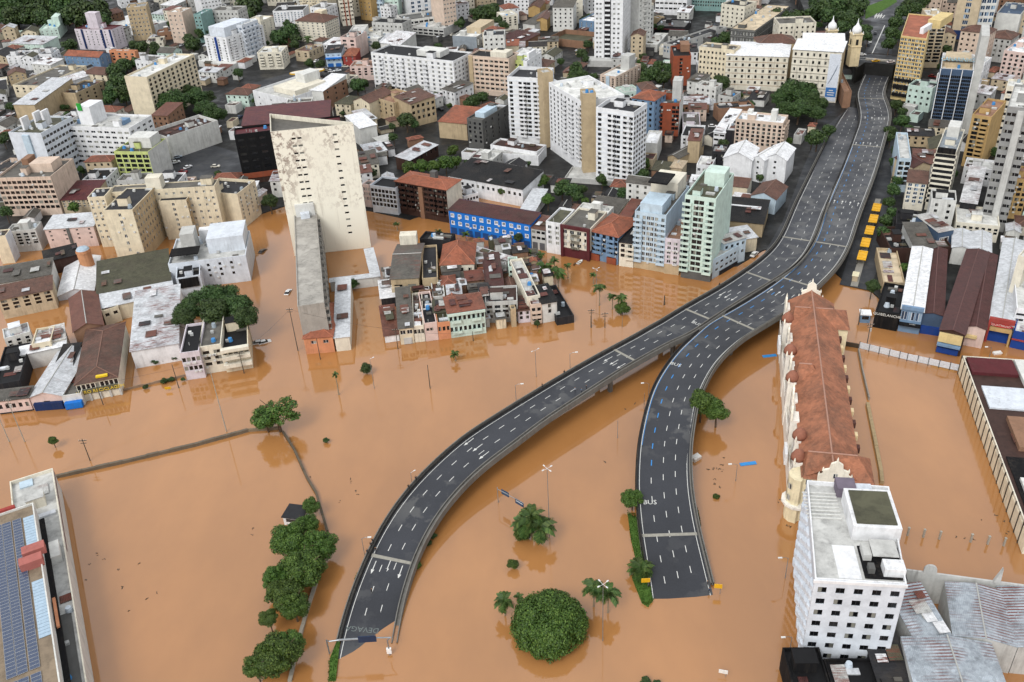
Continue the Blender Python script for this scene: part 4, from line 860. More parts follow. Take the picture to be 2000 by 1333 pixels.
bd('B3', 'grey concrete parking podium in front of the white towers', 'podium', '560,225 1000,260 1010,170', 2.5, 'lgrey', 'F:lgrey', '', 1, clut=0, gb=True)
bd('A3', 'dark flat roof with white walls below the left white tower', WH, '-10,1110 345,1165 410,1110', 6, 'white', 'F:dbrown', '', 1, clut=1)
bd('A3', 'very tall white tower with a dark central balcony column', 'residential tower', '787,492 1000,498 1115,405', 64, 'white', 'F:pale', '0:@.1,.22,.4,.55,.7,.85 1:7', 21, (1.3, 1.2), 'n', gb=True, sn='the very tall tower', dirt=.15, balc='0:@.47', ex=[('balcony_shade', .36, .58, -.01, .001, 4, 63, 'dark'), ('podium', -.3, 1.5, -.25, .1, 0, 4, 'lgrey')])
bd('A3', 'grey white tower tucked behind the very tall tower', 'residential tower', '1120,400 1215,372 1290,290', 60, 'pale', 'F:pale', '0:3 1:4', 19, (1.2, 1.1), gb=True, balc='0:@.5')
bd('A3', 'plain cream tower left of the very tall tower', AB, '572,190 700,180 770,110', 50, 'ivory', 'F:pale', '0:@.7 1:3', 15, (1, 1), gb=True, dirt=.3)
bd('A3', 'small blue grey house with a white roof at the foot of the cream tower', HS, '672,155 782,165 785,100', '0:682,240', 'bgrey', 'F:wmetal', '0:3', 3, (1, 1))
bd('A3', 'pinkish concrete block with a lift tower and stained side', AB, '832,572 950,590 1078,482', '0:872,742', 'peach', 'F:pale', '0:@.2,.5,.82 1:7', 8, (1.4, 1.3), 'd', sn='the pinkish concrete block', ex=[('lift_tower', .4, .95, .55, .8, 25, 33, 'lgrey'), ('blue_strip', .4, .62, -.02, 0, 2, 25, 'lblue')])
bd('A3', 'red brown brick block with a column of dark balconies', AB, '1392,432 1530,428 1590,345', '0:1388,665', 'brick', 'F:black', '0:@.45 1:5', 7, (1.6, 1.3), 'd', sn='the red brown block', dirt=.8, clut=1, ex=[('tank_house', .5, 1, .5, .9, 24, 28, 'brown')])
bd('A3', 'pale yellow hospital annex with regular windows', 'hospital', '1592,358 1858,385 1870,345', '0:1588,655', 'cream', 'F:fibro', '0:9', 6, (1, 1.3), 'd', sn='the yellow annex', dirt=.4)
bd('A3', 'blue grey house with a bright orange hip roof', HS, '1075,748 1248,772 1275,705', 20, 'bgrey', 'H:otile', '0:3 1:3', 6, (1.4, 1.4), 'd', sn='the orange hip house')
bd('A3', 'small blue house with broken roof tiles', HS, '1150,690 1270,680 1340,620', 17, 'bgrey', 'H:btile', '0:3', 5, (1, 1.2), 'd')
bd('A3', 'brick fronted block with a white side wall and concrete stair tower', AB, '1288,790 1440,795 1525,700', '0:1290,1045', 'brick', 'F:fibro', '0:@.08,.72,.9', 6, (1.6, 1.6), 'd', ec={1: 'pale'}, ex=[('stair_tower', .55, 1.0, .3, .7, 17, 27, 'lgrey')], sn='the brick fronted block', ac=5)
bd('A3', 'white roofed low block at the foot of the right white tower', OB, '1165,1095 1270,1100 1335,1005', '0:1165,1245', 'pale', 'F:wmetal', '1:3', 2, (.8, .8), 'd')
bd('A3', 'rusty tank topped house with violet walls', HS, '1465,960 1600,960 1680,860', '0:1465,1050', 'lilac', 'F:fibro', '0:3', 2, (1, 1), 'd', clut=8)
bd('A3', 'tan stained shed tower with patched tin roof', WH, '1505,1075 1595,1080 1635,1010', 11, 'tan', 'S:rust', '', 2, dirt=.9)
bd('A3', 'long grey vaulted roof among the tin sheds', WH, '1350,1195 1430,1215 1500,1080', 5, 'tan', 'G:fibro', '', 1)
bd('A3', 'white house with blue window bands and silver roof', HS, '1702,1010 1788,1020 1895,880', 8, 'white', 'S:wmetal', '0:2', 2, (3, 1), 'd', wear=.1)
bd('A3', 'black fronted house beside the blue window bands', HS, '1795,1000 1868,1005 1885,930', 9, 'dark', 'F:lgrey', '', 2, clut=1)
bd('A3', 'dark gable cottage with white edges', HS, '1630,1035 1690,1050 1715,960', 5, 'ivory', 'G:black', '', 1)
bd('A3', 'white box with scalloped wall top near the tin sheds', HS, '1570,1260 1690,1270 1680,1200', 5, 'white', 'F:pale', '0:3', 1, clut=3)
bd('A3', 'dark house with an open terrace beside the white box', HS, '1690,1160 1800,1165 1800,1110', 8, 'dark', 'F:grey', '0:2', 2, (1.6, 1.2), 'd')
bd('A3', 'hip roofed brown hut behind the pale blue block', HS, '1225,1300 1350,1310 1360,1240', 6, 'brown', 'H:moss', '', 1)
bd('A3', 'small cream pyramid roof hut', HS, '1365,1280 1455,1290 1460,1230', 6, 'sand', 'H:sand', '', 1)
bd('A3', 'light green painted block beside the peach block', AB, '135,460 270,470 300,430', 19, 'lime', 'F:wmetal', '0:4', 5, (1.6, 1.1), 'd', clut=2)
bd('A3', 'white angular block rising behind the green one', AB, '270,470 380,400 460,330', 22, 'white', 'F:pale', '0:4', 6, (1.1, 1), ex=[('attic', .2, .7, .2, .8, 21, 25, 'white')])
bd('A3', 'orange tiled lean-to above the peach block', HS, '80,355 205,350 210,315', 12, 'cream', 'S:otile', '', 2)
bd('A3', 'cream four storey house with open loggias', AB, '82,125 200,110 270,65', '0:105,245', 'ivory', 'F:pale', '0:3 1:4', 4, (1.6, 1.2), 'd')
bd('A3', 'grey tin roofed hall beside the yellow gable', WH, '240,180 330,190 400,110', 6, 'pale', 'S:fibro', '', 1)
bd('A3', 'long ochre hall with a gable front and brown roof', 'hall', '345,150 425,150 560,95', 8, 'gold', 'Y:btile', '1:6', 1, (.8, 2), 'd', sn='the ochre hall')
bd('A3', 'terracotta roofed chapel hall behind the ochre hall', 'hall', '280,60 370,60 450,10', 7, 'gold', 'G:btile', '', 1)
bd('A3', 'low brown tin roofs beside the old wall', WH, '75,290 250,320 270,260', 4, 'brown', 'S:mtile', '', 1)
bd('A3', 'roofless old brick enclosure with stained walls', 'ruin', '430,290 720,320 720,240', 5, 'brown', 'F:moss', '', 1, dirt=.95, clut=0, ph=3)
bd('A3', 'white office slab with grey window bands at the upper edge', OB, '1250,115 1490,125 1530,70', 22, 'white', 'F:lgrey', '0:7', 5, (3, 1.2), 'd', gb=True, sn='the banded office slab')
bd('A3', 'long pale turquoise building at the upper edge', OB, '1535,85 1800,95 1960,30', 11, 'teal', 'F:wmetal', '0:14', 3, (1, 1.2), 'd', gb=True)
bd('A3', 'dark plaza roof with a red trimmed edge', WH, '1245,200 1480,210 1500,150', 5, 'dark', 'F:mid', '', 1, clut=5, ex=[('red_trim', 0, 1, -.05, 0, 3, 3.6, 'maroon')])
bd('A3', 'long grey glass gallery sloping between roofs', 'gallery', '1315,330 1390,345 1590,170', 9, 'lgrey', 'F:dark', '0:3 1:8', 2, (1.5, 1.5), 'b')
bd('A3', 'white flat terrace roof behind the trees', WH, '1170,340 1270,345 1340,255', 5, 'pale', 'F:pale', '', 1, clut=2)
bd('A3', 'black flat roof hall next to the gallery', WH, '1545,280 1680,300 1720,200', 7, 'mid', 'F:black', '', 1, clut=1)
bd('A4', 'dark historic stone building with rows of arched windows', OB, '-45,200 125,215 330,40', 15, 'mid', 'F:sand', '0:8 1:12', 3, (1.1, 1.8), 'n', sn='the dark stone palace', band='8a8a86', ph=.3)
# ------------------------------------------------------------------ upper right
bd('A4', 'white roofed hospital wing with a row of square upper windows', 'hospital', '-75,385 358,398 390,300', '1:290,640', 'ivory', 'H:wmetal', '0:9', 5, (1.2, 1.5), 'd', sn='the hospital wing', pitch=.15, wear=.05, band='9a7a5a', dirt=.6)
bd('A4', 'brown tile roofed cloister behind the hospital wing', 'hospital', '150,310 420,300 430,250', 20, 'tan', 'H:btile', '', 4)
hos = bd('A4', 'mould stained hospital front with a white roof and banner', 'hospital', '390,345 735,365 760,310', '1:690,725', 'ivory', 'S:wmetal', '0:8', 6, (1.1, 1.6), 'd', sn='the mouldy hospital front', band='5a5044', dirt=.95, wear=.05, ec={1: 'tan'})
bd('A4', 'white chapel roof behind the hospital front', 'chapel', '460,300 750,305 770,255', 24, 'ivory', 'S:wmetal', '', 4, wear=.05)
bd('A4', 'old brown stepped wall building beside the tunnel', 'retaining building', '745,640 800,640 880,460', 9, 'brown', 'F:brown', '', 2, dirt=.9, clut=3)
yt = bd('A4', 'yellow painted tower with square white windows above black bands', AB, '1143,250 1322,272 1366,110 1196,95', '0:1055,692', 'yellow', 'F:otile', '0:7', 15, (1.4, 1.3), 'n', sn='the yellow tower', dirt=.3, band='c79e58', ph=.5, top=0,
   ex=[('black_band', .03, .97, -.02, 0, 10.4, 11.6, 'black'), ('black_band', .03, .97, -.02, 0, 6.5, 8.4, 'black'), ('black_band', .03, .97, -.02, 0, 2.5, 4, 'black'), ('rear_block', .35, .85, .5, .9, 48, 52, 'yellow'), ('white_shaft', .45, .6, .2, .45, 48, 51, 'white')])
bd('A4', 'beige tower with long window strips behind the yellow tower', AB, '1345,140 1465,140 1530,60', '0:1295,480', 'sand', 'F:pale', '0:2', 12, (5, 1.4), 'd', dirt=.3, sn='the strip window tower')
bd('A4', 'beige clad office tower with a tall glazed slot', OB, '1480,290 1640,300 1700,200', 46, 'sand', 'F:pale', '0:@.5', 12, (3, 2.4), 'b', gb=True, dirt=.15, sn='the slotted beige tower', ex=[('blue_signboard', .35, .8, -.06, 0, 40, 43.5, 'blue'), ('blue_lower_band', 0, 1, -.05, 0, 2, 7, 'navy')])
bd('A4', 'navy glass office tower with pale floor bands', OB, '1645,290 1750,290 1790,200', 42, 'pale', 'F:navy', '0:3 1:2', 10, (3.6, 2.3), 'b', gb=True, dirt=.1)
bd('A4', 'pale hall with a blue glass roof between the towers', 'hall', '1775,250 1940,265 1950,180', 14, 'pale', 'F:bluepanel', '', 2, gb=True, dirt=.15, clut=3)
bd('A4', 'grey beige tower cut by the upper right corner', OB, '1960,240 2080,250 2100,150', 40, 'sand', 'F:pale', '0:3', 11, (1.4, 1.3), gb=True, dirt=.15)
can = bd('A4', 'blue grey office slab with white fins and roof letters', OB, '1420,478 1650,492 1720,385', '0:1325,918', 'bluepanel', 'F:sand', '0:@.04,.1,.16,.22,.28,.38,.44,.5,.56,.62,.72,.78,.84,.9,.96', 15, (.75, 1.3), 'v', sn='the finned blue slab', dirt=.1, trim='white', ec={1: 'lgrey'}, ph=2.5,
   ex=[('white_fin', -.01, .015, -.05, 0, 0, 42, 'white'), ('white_fin', .325, .345, -.05, 0, 0, 42, 'white'), ('white_fin', .66, .68, -.05, 0, 0, 42, 'white'), ('white_fin', .985, 1.01, -.05, 0, 0, 42, 'white'), ('stair_tower', 1.005, 1.25, .0, .8, 0, 46, 'lgrey'), ('roof_house', .1, .9, .45, .9, 38, 42, 'sand')])
bd('A4', 'pink six storey block with small square windows at the right edge', AB, '1862,352 2020,372 2030,265', '0:1852,565', 'pink', 'F:wmetal', '0:4', 5, (1.3, 1.3), 'd', dirt=.3, sn='the pink block')
bd('A4', 'orange tan tower with deep loggias beside the grey slab', AB, '1640,800 1775,820 1850,700', '0:1565,1165', 'gold', 'F:brown', '0:@.3,.7', 10, (2.4, 1.5), 'd', balc='0:@.7', dirt=.4, sn='the orange tan tower')
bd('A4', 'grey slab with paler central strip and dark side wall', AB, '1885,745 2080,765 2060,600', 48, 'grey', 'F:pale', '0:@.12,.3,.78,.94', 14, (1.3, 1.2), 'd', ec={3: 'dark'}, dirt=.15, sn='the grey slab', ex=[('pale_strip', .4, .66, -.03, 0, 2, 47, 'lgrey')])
bd('A4', 'cream terraces stepping down beside the pink block', AB, '1880,600 1990,610 2000,560', 30, 'ivory', 'F:pale', '0:2', 8, (2, 1.2), 'd')
bd('A4', 'white office with black ribbon windows and a roof aerial', OB, '1390,1045 1532,1062 1540,900', '0:1292,1465', 'ivory', 'F:steel', '0:@.5', 10, (8, 1.3), 'v', sn='the ribbon window office', dirt=.2, ex=[('tank_room', .2, .8, .6, .9, 29, 34, 'pale'), ('dark_skirt', .05, .95, -.03, 0, 26, 28, 'black')])
bd('A4', 'pale blue grey narrow block facing the bus street', AB, '1130,1105 1215,1110 1235,930', 15, 'lblue', 'F:lgrey', '0:2', 5, (3, 1.6), 'd', dirt=.3, sn='the pale narrow block')
bd('A4', 'rusty roofed house with beige walls behind the narrow block', HS, '1230,1170 1350,1150 1340,1060', 12, 'sand', 'G:mtile', '', 3)
bd('B4', 'pale yellow walk-up with white shutters', AB, '1165,195 1300,208 1320,140', '0:1128,385', 'ivory', 'S:btile', '0:3', 5, (1.4, 1.4), 'b', dirt=.2, sn='the yellow walk-up')
bd('A4', 'pink apartment block with balconies on its right end', AB, '-10,830 320,862 440,812', '1:310,1085', 'peach', 'F:wmetal', '0:9 1:4', 6, (1.3, 1.3), 'd', sn='the pink apartment block', dirt=.25, balc='1:3', ex=[('tank_tower', .2, .3, .3, .6, 17, 21, 'pale'), ('tank_tower', .7, .82, .3, .6, 17, 22, 'pale')])
for i, (x0, x1, lb) in enumerate(((-95, 105, 'left white gabled hall of three in a row'), (105, 190, 'narrow middle white gabled hall of the row'), (190, 345, 'right white gabled hall next to the side street'))):
    bd('A4', lb, WH, '%d,1098 %d,1118 %d,1030' % (x0, x1, x1 + 28), 11, 'white', 'Y:wmetal', '0:@.5' if i else '', 3, (1, 1), 'd', pitch=.5, dirt=.5, wear=.1)
bd('A4', 'dark long wall building above the white gabled halls', WH, '-130,760 120,740 110,700', 7, 'brown', 'F:dark', '', 1, dirt=.9)
bd('A4', 'white roofed sheds beside the garden tree', WH, '80,690 190,700 200,650', 4, 'pale', 'S:dark', '', 1)
# shops by the flooded street, right
qb = bd('B4', 'black snack bar with white lettering on its roof edge', SH, '945,1080 1112,1110 1142,905', 6, 'black', 'F:black', '', 1, clut=5, sn='the black snack bar', gf=2)
gf_ = bd('B4', 'blue grey shopfront with three tall arches and a white roof', SH, '1128,1062 1275,1085 1335,655', '0:1088,1215', 'bgrey', 'Y:wmetal', '0:3', 1, (2, 3.2), 'b', gf=4, pitch=.16, wear=.03, sn='the three arch shop', dirt=.15, ex=[('cornice', -.02, 1.02, -.012, .01, 8.4, 9.6, 'bgrey'), ('canopy', .0, 1.0, -.04, 0, 3.2, 3.6, 'black')])
bp = bd('B4', 'slate blue panelled shopfront with a maroon roof', SH, '1275,1090 1412,1110 1455,660', '1:1392,1245', 'bluepanel', 'G:mtile', '', 1, pitch=.2, wear=.2, sn='the slate blue shop', dirt=.05, ex=[('shutter', .02, .98, -.02, 0, 0, 2.6, 'royal')])
ts = bd('B4', 'maroon double roofed store with a yellow sign', SH, '1392,1205 1560,1240 1600,660', 8, 'dbrown', 'Y:mtile', '', 1, pitch=.25, wear=.2, sn='the yellow sign store', ex=[('sign_board', 0, .95, -.015, 0, 4.2, 7.2, 'yellow'), ('shutter', .02, .9, -.012, 0, .3, 2.2, 'royal'), ('canopy', 0, .95, -.03, 0, 3.2, 3.9, 'bgrey')])
bd('B4', 'maroon gabled half roof over a pink wall', SH, '1568,1180 1705,1205 1730,690', 7, 'pink', 'G:mtile', '', 1, pitch=.25, wear=.2, ex=[('small_sign', .0, .65, -.02, 0, 3.4, 4.2, 'yellow')])
qd = bd('B4', 'red and blue store with yellow gate and long silver roof', SH, '1728,1155 1890,1185 1895,590', '0:1702,1278', 'royal', 'Y:metal', '', 1, pitch=.15, wear=.15, sn='the red and blue store', dirt=.1,
   ex=[('red_frame', -.04, .06, -.02, 0, 0, 8, 'red'), ('red_fascia', -.04, 1.04, -.018, .0, 7.2, 8.6, 'red'), ('yellow_post', .92, 1, -.03, 0, 0, 4.6, 'gold'), ('yellow_beam', .06, 1, -.028, 0, 4.6, 5.4, 'gold')])
bd('B4', 'navy shutter shop with a red line at the right edge', SH, '1895,1215 2060,1250 2040,1100', 6, 'royal', 'F:pale', '', 1, clut=2, gf=2, ex=[('red_line', 0, 1, -.03, 0, 3, 3.4, 'red')])
bd('B4', 'white block with dark strip windows at the right edge', OB, '1915,1060 2060,1080 2050,800', 10, 'white', 'F:pale', '0:2', 3, (4, .8), 'd')
bd('B4', 'black flat roof with white tubs beside the bus street trees', WH, '1088,480 1240,495 1255,400', 8, 'dark', 'F:black', '', 2, clut=6)
bd('B4', 'grey roofed house with a row of clerestory windows', HS, '1215,640 1365,640 1390,500', 8, 'lgrey', 'S:fibro', '0:4', 1, (1.6, 1), 'd')
bd('B4', 'black patched roof with debris next to the grey roofed house', WH, '1050,650 1205,650 1225,500', 6, 'dbrown', 'F:black', '', 1, clut=6)
bd('B4', 'tan concrete slab roof yard above the snack bar', WH, '1000,880 1150,890 1200,660', 5, 'tan', 'F:sand', '', 1, clut=2, dirt=.8)
bd('B4', 'dark grey tin shed with a front of small panes', WH, '1380,540 1485,520 1495,395', 9, 'bluepanel', 'S:lgrey', '0:@.45', 1, (3.5, 1.4), 'w', gf=3)
bd('B4', 'mossy dark yard roof beside the silver gables', WH, '1370,640 1470,640 1490,500', 6, 'dbrown', 'F:moss', '', 1, clut=3)
bd('B4', 'twin silver gable roof on the left', WH, '1475,640 1600,655 1610,535', 7, 'pale', 'Y:metal', '', 1, pitch=.3, wear=.2)
bd('B4', 'twin silver gable roof on the right beside the store', WH, '1605,658 1738,675 1745,550', 7, 'pale', 'Y:metal', '', 1, pitch=.3, wear=.2)
bd('B4', 'low white podium with small boxes below the grey slab', WH, '1500,470 1800,500 1810,380', 7, 'ivory', 'F:pale', '0:7', 2, (1.2, 1), 'd', clut=8)
bd('B4', 'dark awning stack of white louvres beside the grey slab', WH, '1530,330 1640,345 1650,140', 9, 'dark', 'S:wmetal', '', 1, wear=.6)
bd('B4', 'ochre apartment block behind the grey slab at the right edge', AB, '1850,170 2010,180 2010,90', '0:1800,450', 'gold', 'F:brown', '0:4', 6, (1.4, 1.3), 'd', dirt=.4)
bd('B4', 'cream slab at the right edge with small openings', AB, '1925,700 2010,600 2080,600', 20, 'ivory', 'F:pale', '0:3', 6, (.9, .9), 'd')
# ------------------------------------------------------------------ island block of old houses
bd('C2', 'rusty corrugated lean-to with a white front wall', WH, '1062,378 1172,362 1160,165', '0:1070,432', 'white', 'S:rust', '', 1, wear=.9)
bd('B2', 'white and maroon striped tin roof on posts in the yard', WH, '1035,1110 1150,1095 1140,980', 4, 'dark', 'S:wmetal', '', 1, wear=.5)
bd('C2', 'pale yellow house front with a long dark grey roof', HS, '1172,322 1278,310 1245,45', '0:1188,445', 'cream', 'S:fibro', '0:2', 1, (1.7, 1.5), 'n', gf=3.2, wear=.3, sn='the pale yellow front', ex=[('roller_door', .25, .85, -.01, 0, .1, 2.4, 'lgrey')])
bd('C2', 'ornate cream front with a burnt out brown roof', HS, '1280,305 1362,297 1345,45', '0:1290,430', 'ivory', 'F:dbrown', '0:3', 1, (.9, 1.8), 'd', gf=3, clut=7, dirt=.9)
bd('C2', 'lilac pink house front before a charred roof frame', HS, '1365,285 1462,272 1435,30', '0:1380,420', 'pink', 'F:black', '0:@.25,.55', 1, (1, 1.1), 'd', gf=3.2, clut=8, dirt=.2)
bd('C2', 'orange house front with arched windows', HS, '1465,280 1562,268 1530,120', '0:1480,408', 'orange', 'F:moss', '0:3', 1, (.9, 1.6), 'd', gf=2.8, clut=4, dirt=.3)
bd('C2', 'wide ornate mint and cream twin house with balconies', HS, '1548,205 1828,165 1808,60', '0:1580,395', 'mint', 'S:tile', '0:8', 2, (.9, 1.7), 'd', gf=1.2, balc='0:@.2,.75', sn='the ornate mint house', dirt=.5, wear=.4, ex=[('cornice', -.01, 1.01, -.08, 0, 8.5, 9.4, 'mint')])
bd('B3', 'grey and brown house with dark upper windows', HS, '-50,1140 198,1128 180,1010', '0:-50,1300', 'lgrey', 'F:dbrown', '0:4', 3, (1.9, 1.2), 'd', gf=1.6, dirt=.8, clut=4)
bd('B3', 'lilac white house with an ornate gable window', HS, '202,1205 296,1196 285,1100', '0:210,1300', 'lilac', 'S:btile', '0:2', 2, (1, 1.5), 'd', gf=1.2)
bd('B3', 'narrow peach house with yellow balconies', HS, '298,1160 385,1150 365,1090', '0:305,1310', 'peach', 'F:fibro', '0:2', 3, (1.2, 1.3), 'd', gf=1, balc='0:1', clut=1)
bd('B3', 'white fronted house with a dark sloping roof', HS, '388,1150 500,1130 470,1010', '0:392,1300', 'pale', 'S:black', '0:@.5', 2, (1, 1.4), 'd', wear=.2)
bd('B3', 'black roofed corner building at the end of the island block', SH, '500,1262 632,1240 590,990', '0:508,1318', 'dark', 'F:black', '', 1, clut=3, gf=2, sn='the black roofed corner')
bd('B3', 'long white roofed house running back along the island block', HS, '270,1100 372,1085 315,790', 9, 'ivory', 'F:lgrey', '1:5', 3, (1.2, 1.1), 'd', clut=4, sn='the long white island house')
bd('B3', 'small green tinted house at the top of the island block', HS, '130,870 205,865 195,790', 8, 'mint', 'F:dark', '0:2', 2, (1, 1), 'd', clut=1)
bd('B3', 'rusty maroon roof with broken sheets in the island block', WH, '-20,1050 95,1040 70,800', 7, 'brown', 'S:mtile', '', 1, wear=.8)
bd('B2', 'cream theatre hall with grey panel roof and stepped gable', 'hall', '1108,960 1320,950 1305,690', 9, 'tan', 'X:fibro', '0:@.25,.75', 1, (3, 1.4), 's', pitch=.2, dirt=.7, sn='the theatre hall', ex=[('gable_house', .1, .75, .95, 1.1, 9, 13, 'ivory'), ('front_step', .02, .3, -.06, 0, 0, 6, 'sand')])
bd('B2', 'dark mould streaked wall building beside the theatre hall', HS, '1350,960 1470,950 1440,700', 8, 'tan', 'F:dark', '', 2, dirt=.95, clut=4)
bd('B2', 'square house with an orange pyramid tile roof in the island block', HS, '1490,850 1745,840 1700,690', 8, 'ivory', 'H:otile', '0:4', 1, (1.2, 1.4), 'd', gf=3.6, pitch=.75, sn='the pyramid roof house', dirt=.8)
bd('B2', 'black roof terrace with satellite dishes', HS, '1330,650 1560,670 1555,610', 8, 'dark', 'F:black', '', 2, clut=7)
bd('B2', 'pink striped tin roof along the flooded street', WH, '1700,730 2010,820 2020,790', 5, 'pale', 'S:wmetal', '', 1, wear=.9)
bd('B2', 'patched white tin roof in the middle of the island block', HS, '1545,1080 1650,1070 1640,1010', 7, 'pale', 'S:metal', '0:2', 1, wear=.5)
bd('B2', 'small orange tile roof below the pyramid roof house', HS, '1500,1010 1605,1000 1590,930', 6, 'tan', 'H:tile', '', 1)
bd('B2', 'narrow house with a new dark roof and white gable step', HS, '1810,1120 1885,1110 1850,1010', 8, 'white', 'S:dark', '0:1', 2)
bd('B2', 'rust red long roof with torn sheets', WH, '1840,1000 1960,990 1940,840', 7, 'brown', 'S:mtile', '', 1, wear=.9)
bd('B2', 'white tin patched sheds with debris in the island block', WH, '1430,1100 1525,1090 1500,970', 6, 'pale', 'F:wmetal', '', 1, clut=8)
bd('B2', 'open roof beams of a gutted house', HS, '1330,1270 1440,1260 1420,1040', 6, 'brown', 'F:black', '', 1, clut=9)
bd('B2', 'pale green water stained house behind the orange front', HS, '1440,1220 1540,1210 1530,1130', 7, 'moss', 'S:moss', '', 1)
# ------------------------------------------------------------------ long red roofed station by the flyover
SB_H = 14.0
a, b, c = U(1570, 932, SB_H), U(1676, 925, SB_H), U(1541.5, 586, SB_H)
dY = c - a; dY.z = 0; SBL = dY.length; dY.normalize(); dX = Vector((dY.y, -dY.x, 0)); SBW = (b - a).dot(dX)
FS = frame(a, dX); sb = thing('station_building', 'long ornate cream building with a red tile roof beside the flyover', 'station building', FS)
FOOT.append(((FS @ Vector((SBW / 2, SBL / 2, 0))).x, (FS @ Vector((SBW / 2, SBL / 2, 0))).y, [tuple((FS @ Vector((*q, 0)))[:2]) for q in ((-4, 0), (SBW + 2, 0), (SBW + 2, SBL), (-4, SBL))], 'the red roofed station', SB_H))
WS = wallm('e2d6b4', .55); WS2 = wallm('e9e4da', .5); RT = roofm('stile', 't', .5)
wb = MB(); wn = MB()
ng = int(SBL / 3.6)
cs = [(i + .5) * SBL / ng for i in range(ng)]
FE = frame((0, SBL, 0), (0, -1, 0)); facade(wb, FE, SBL, 0, SB_H, cs, [1.2, 5.0, 8.6, 11.6], 1.3, 1.7, 0)
winm = pane_mesh(1.3, 1.7, 'n')
for r in (5.0, 8.6, 11.6):
    for q in cs: link('window', winm, sb, None, FE @ Matrix.Translation((q, 0, r)))
for q in cs: pane_into(wn, FE @ Matrix.Translation((q, 0, 1.2)), 1.3, 1.7, 'n')
FE = frame((SBW, 0, 0), (0, 1, 0)); facade(wb, FE, SBL, 0, SB_H, cs, [1.2, 5, 8.6, 11.6], 1.2, 1.6, 0)
for r in (1.2, 5, 8.6, 11.6):
    for q in cs: pane_into(wn, FE @ Matrix.Translation((q, 0, r)), 1.2, 1.6, 'd')
for F_ in (frame((0, 0, 0), (1, 0, 0)), frame((SBW, SBL, 0), (-1, 0, 0))):
    k = [(i + .5) * SBW / 5 for i in range(5)]; facade(wb, F_, SBW, 0, SB_H, k, [1.2, 5, 8.6, 11.6], 1.3, 1.7, 0)
    for r in (1.2, 5, 8.6, 11.6):
        for q in k: pane_into(wn, F_ @ Matrix.Translation((q, 0, r)), 1.3, 1.7, 'n')
wb.build('wall', WS, sb); wn.build('windows', PMATS['n'], sb, 'stuff')
RH = SB_H + SBW / 2 * .62
m = MB(); m.quad((-.6, SBL, SB_H - .3), (-.6, 0, SB_H - .3), (SBW / 2, 0, RH), (SBW / 2, SBL, RH)); m.quad((SBW + .8, 0, SB_H - .4), (SBW + .8, SBL, SB_H - .4), (SBW / 2, SBL, RH), (SBW / 2, 0, RH)); m.build('roof', RT, sb)
m = MB(); m.tube([(SBW / 2, 0, RH + .05), (SBW / 2, SBL, RH + .05)], .22, 6); m.build('ridge_cap', plain('a07a68'), sb)
def wing(y0, y1, xl, xr, rz, nm):
    g = MB(); yc = (y0 + y1) / 2; e = SB_H - .2
    ins = (y1 - y0) / 2
    g.quad((xl, y0, e), (xr, y0, e), (xr - ins * .8, yc, rz), (xl + ins * .2, yc, rz)); g.quad((xr, y1, e), (xl, y1, e), (xl + ins * .2, yc, rz), (xr - ins * .8, yc, rz)); g.tri((xr, y0, e), (xr, y1, e), (xr - ins * .8, yc, rz)); g.tri((xl, y1, e), (xl, y0, e), (xl + ins * .2, yc, rz))
    g.build('wing_roof', RT, sb)
    g = MB(); g.box(xl + .6, y0 + .6, 0, xr - .5, y1 - .6, e - .05); g.build('wing_wall', WS, sb)
    g = MB(); g.tube([(xl + ins * .2, yc, rz + .05), (xr - ins * .8, yc, rz + .05)], .2, 6); g.build('ridge_cap', plain('a07a68'), sb)
wing(-.4, 9.5, -.2, SBW + 3.4, RH + .3, 'near'); wing(SBL - 16, SBL - 4, -.2, SBW + 4.2, RH - .6, 'far'); wing(SBL * .45, SBL * .45 + 9, -.4, SBW * .6, RH + .2, 'mid')
ORN = wallm('efe9d8', .6)
def gablet(F_, w_, h_, z0, th=.6):
    pr = [(-w_ / 2, 0), (w_ / 2, 0), (w_ * .5, h_ * .28), (w_ * .38, h_ * .34), (w_ * .36, h_ * .55), (w_ * .2, h_ * .62), (w_ * .17, h_ * .86), (0, h_), (-w_ * .17, h_ * .86), (-w_ * .2, h_ * .62), (-w_ * .36, h_ * .55), (-w_ * .38, h_ * .34), (-w_ / 2, h_ * .28)]
    g = MB(); f = [F_ @ Vector((x, 0, z0 + z)) for x, z in pr]; k = [F_ @ Vector((x, th, z0 + z)) for x, z in pr]; n = len(pr)
    g.poly(f); g.poly(k[::-1])
    for i in range(n): g.quad(f[i], k[i], k[(i + 1) % n], f[(i + 1) % n])
    o = g.build('ornate_gable', ORN, sb)
    sp = MB()
    for x, z in ((0, h_), (w_ * .37, h_ * .5), (-w_ * .37, h_ * .5), (w_ * .47, h_ * .25), (-w_ * .47, h_ * .25)):
        q = F_ @ Vector((x, th / 2, z0 + z)); sp.tube([q, q + Vector((0, 0, .5)), q + Vector((0, 0, 1.1))], [.28, .22, .05], 6)
    sp.build('finial', ORN, o, 'stuff')
    pm = pane_mesh(1.0, 1.4, 'n'); wmx = link('gable_window', pm, o, None, F_ @ Matrix.Translation((0, -.2, z0 + h_ * .2)))
    return o
gablet(frame((SBW * .55, -.5, 0), (1, 0, 0)), SBW * .62, 6.2, SB_H - .4)
gablet(frame((SBW * .5, SBL + .4, 0), (-1, 0, 0)), SBW * .6, 7.4, SB_H - .6)
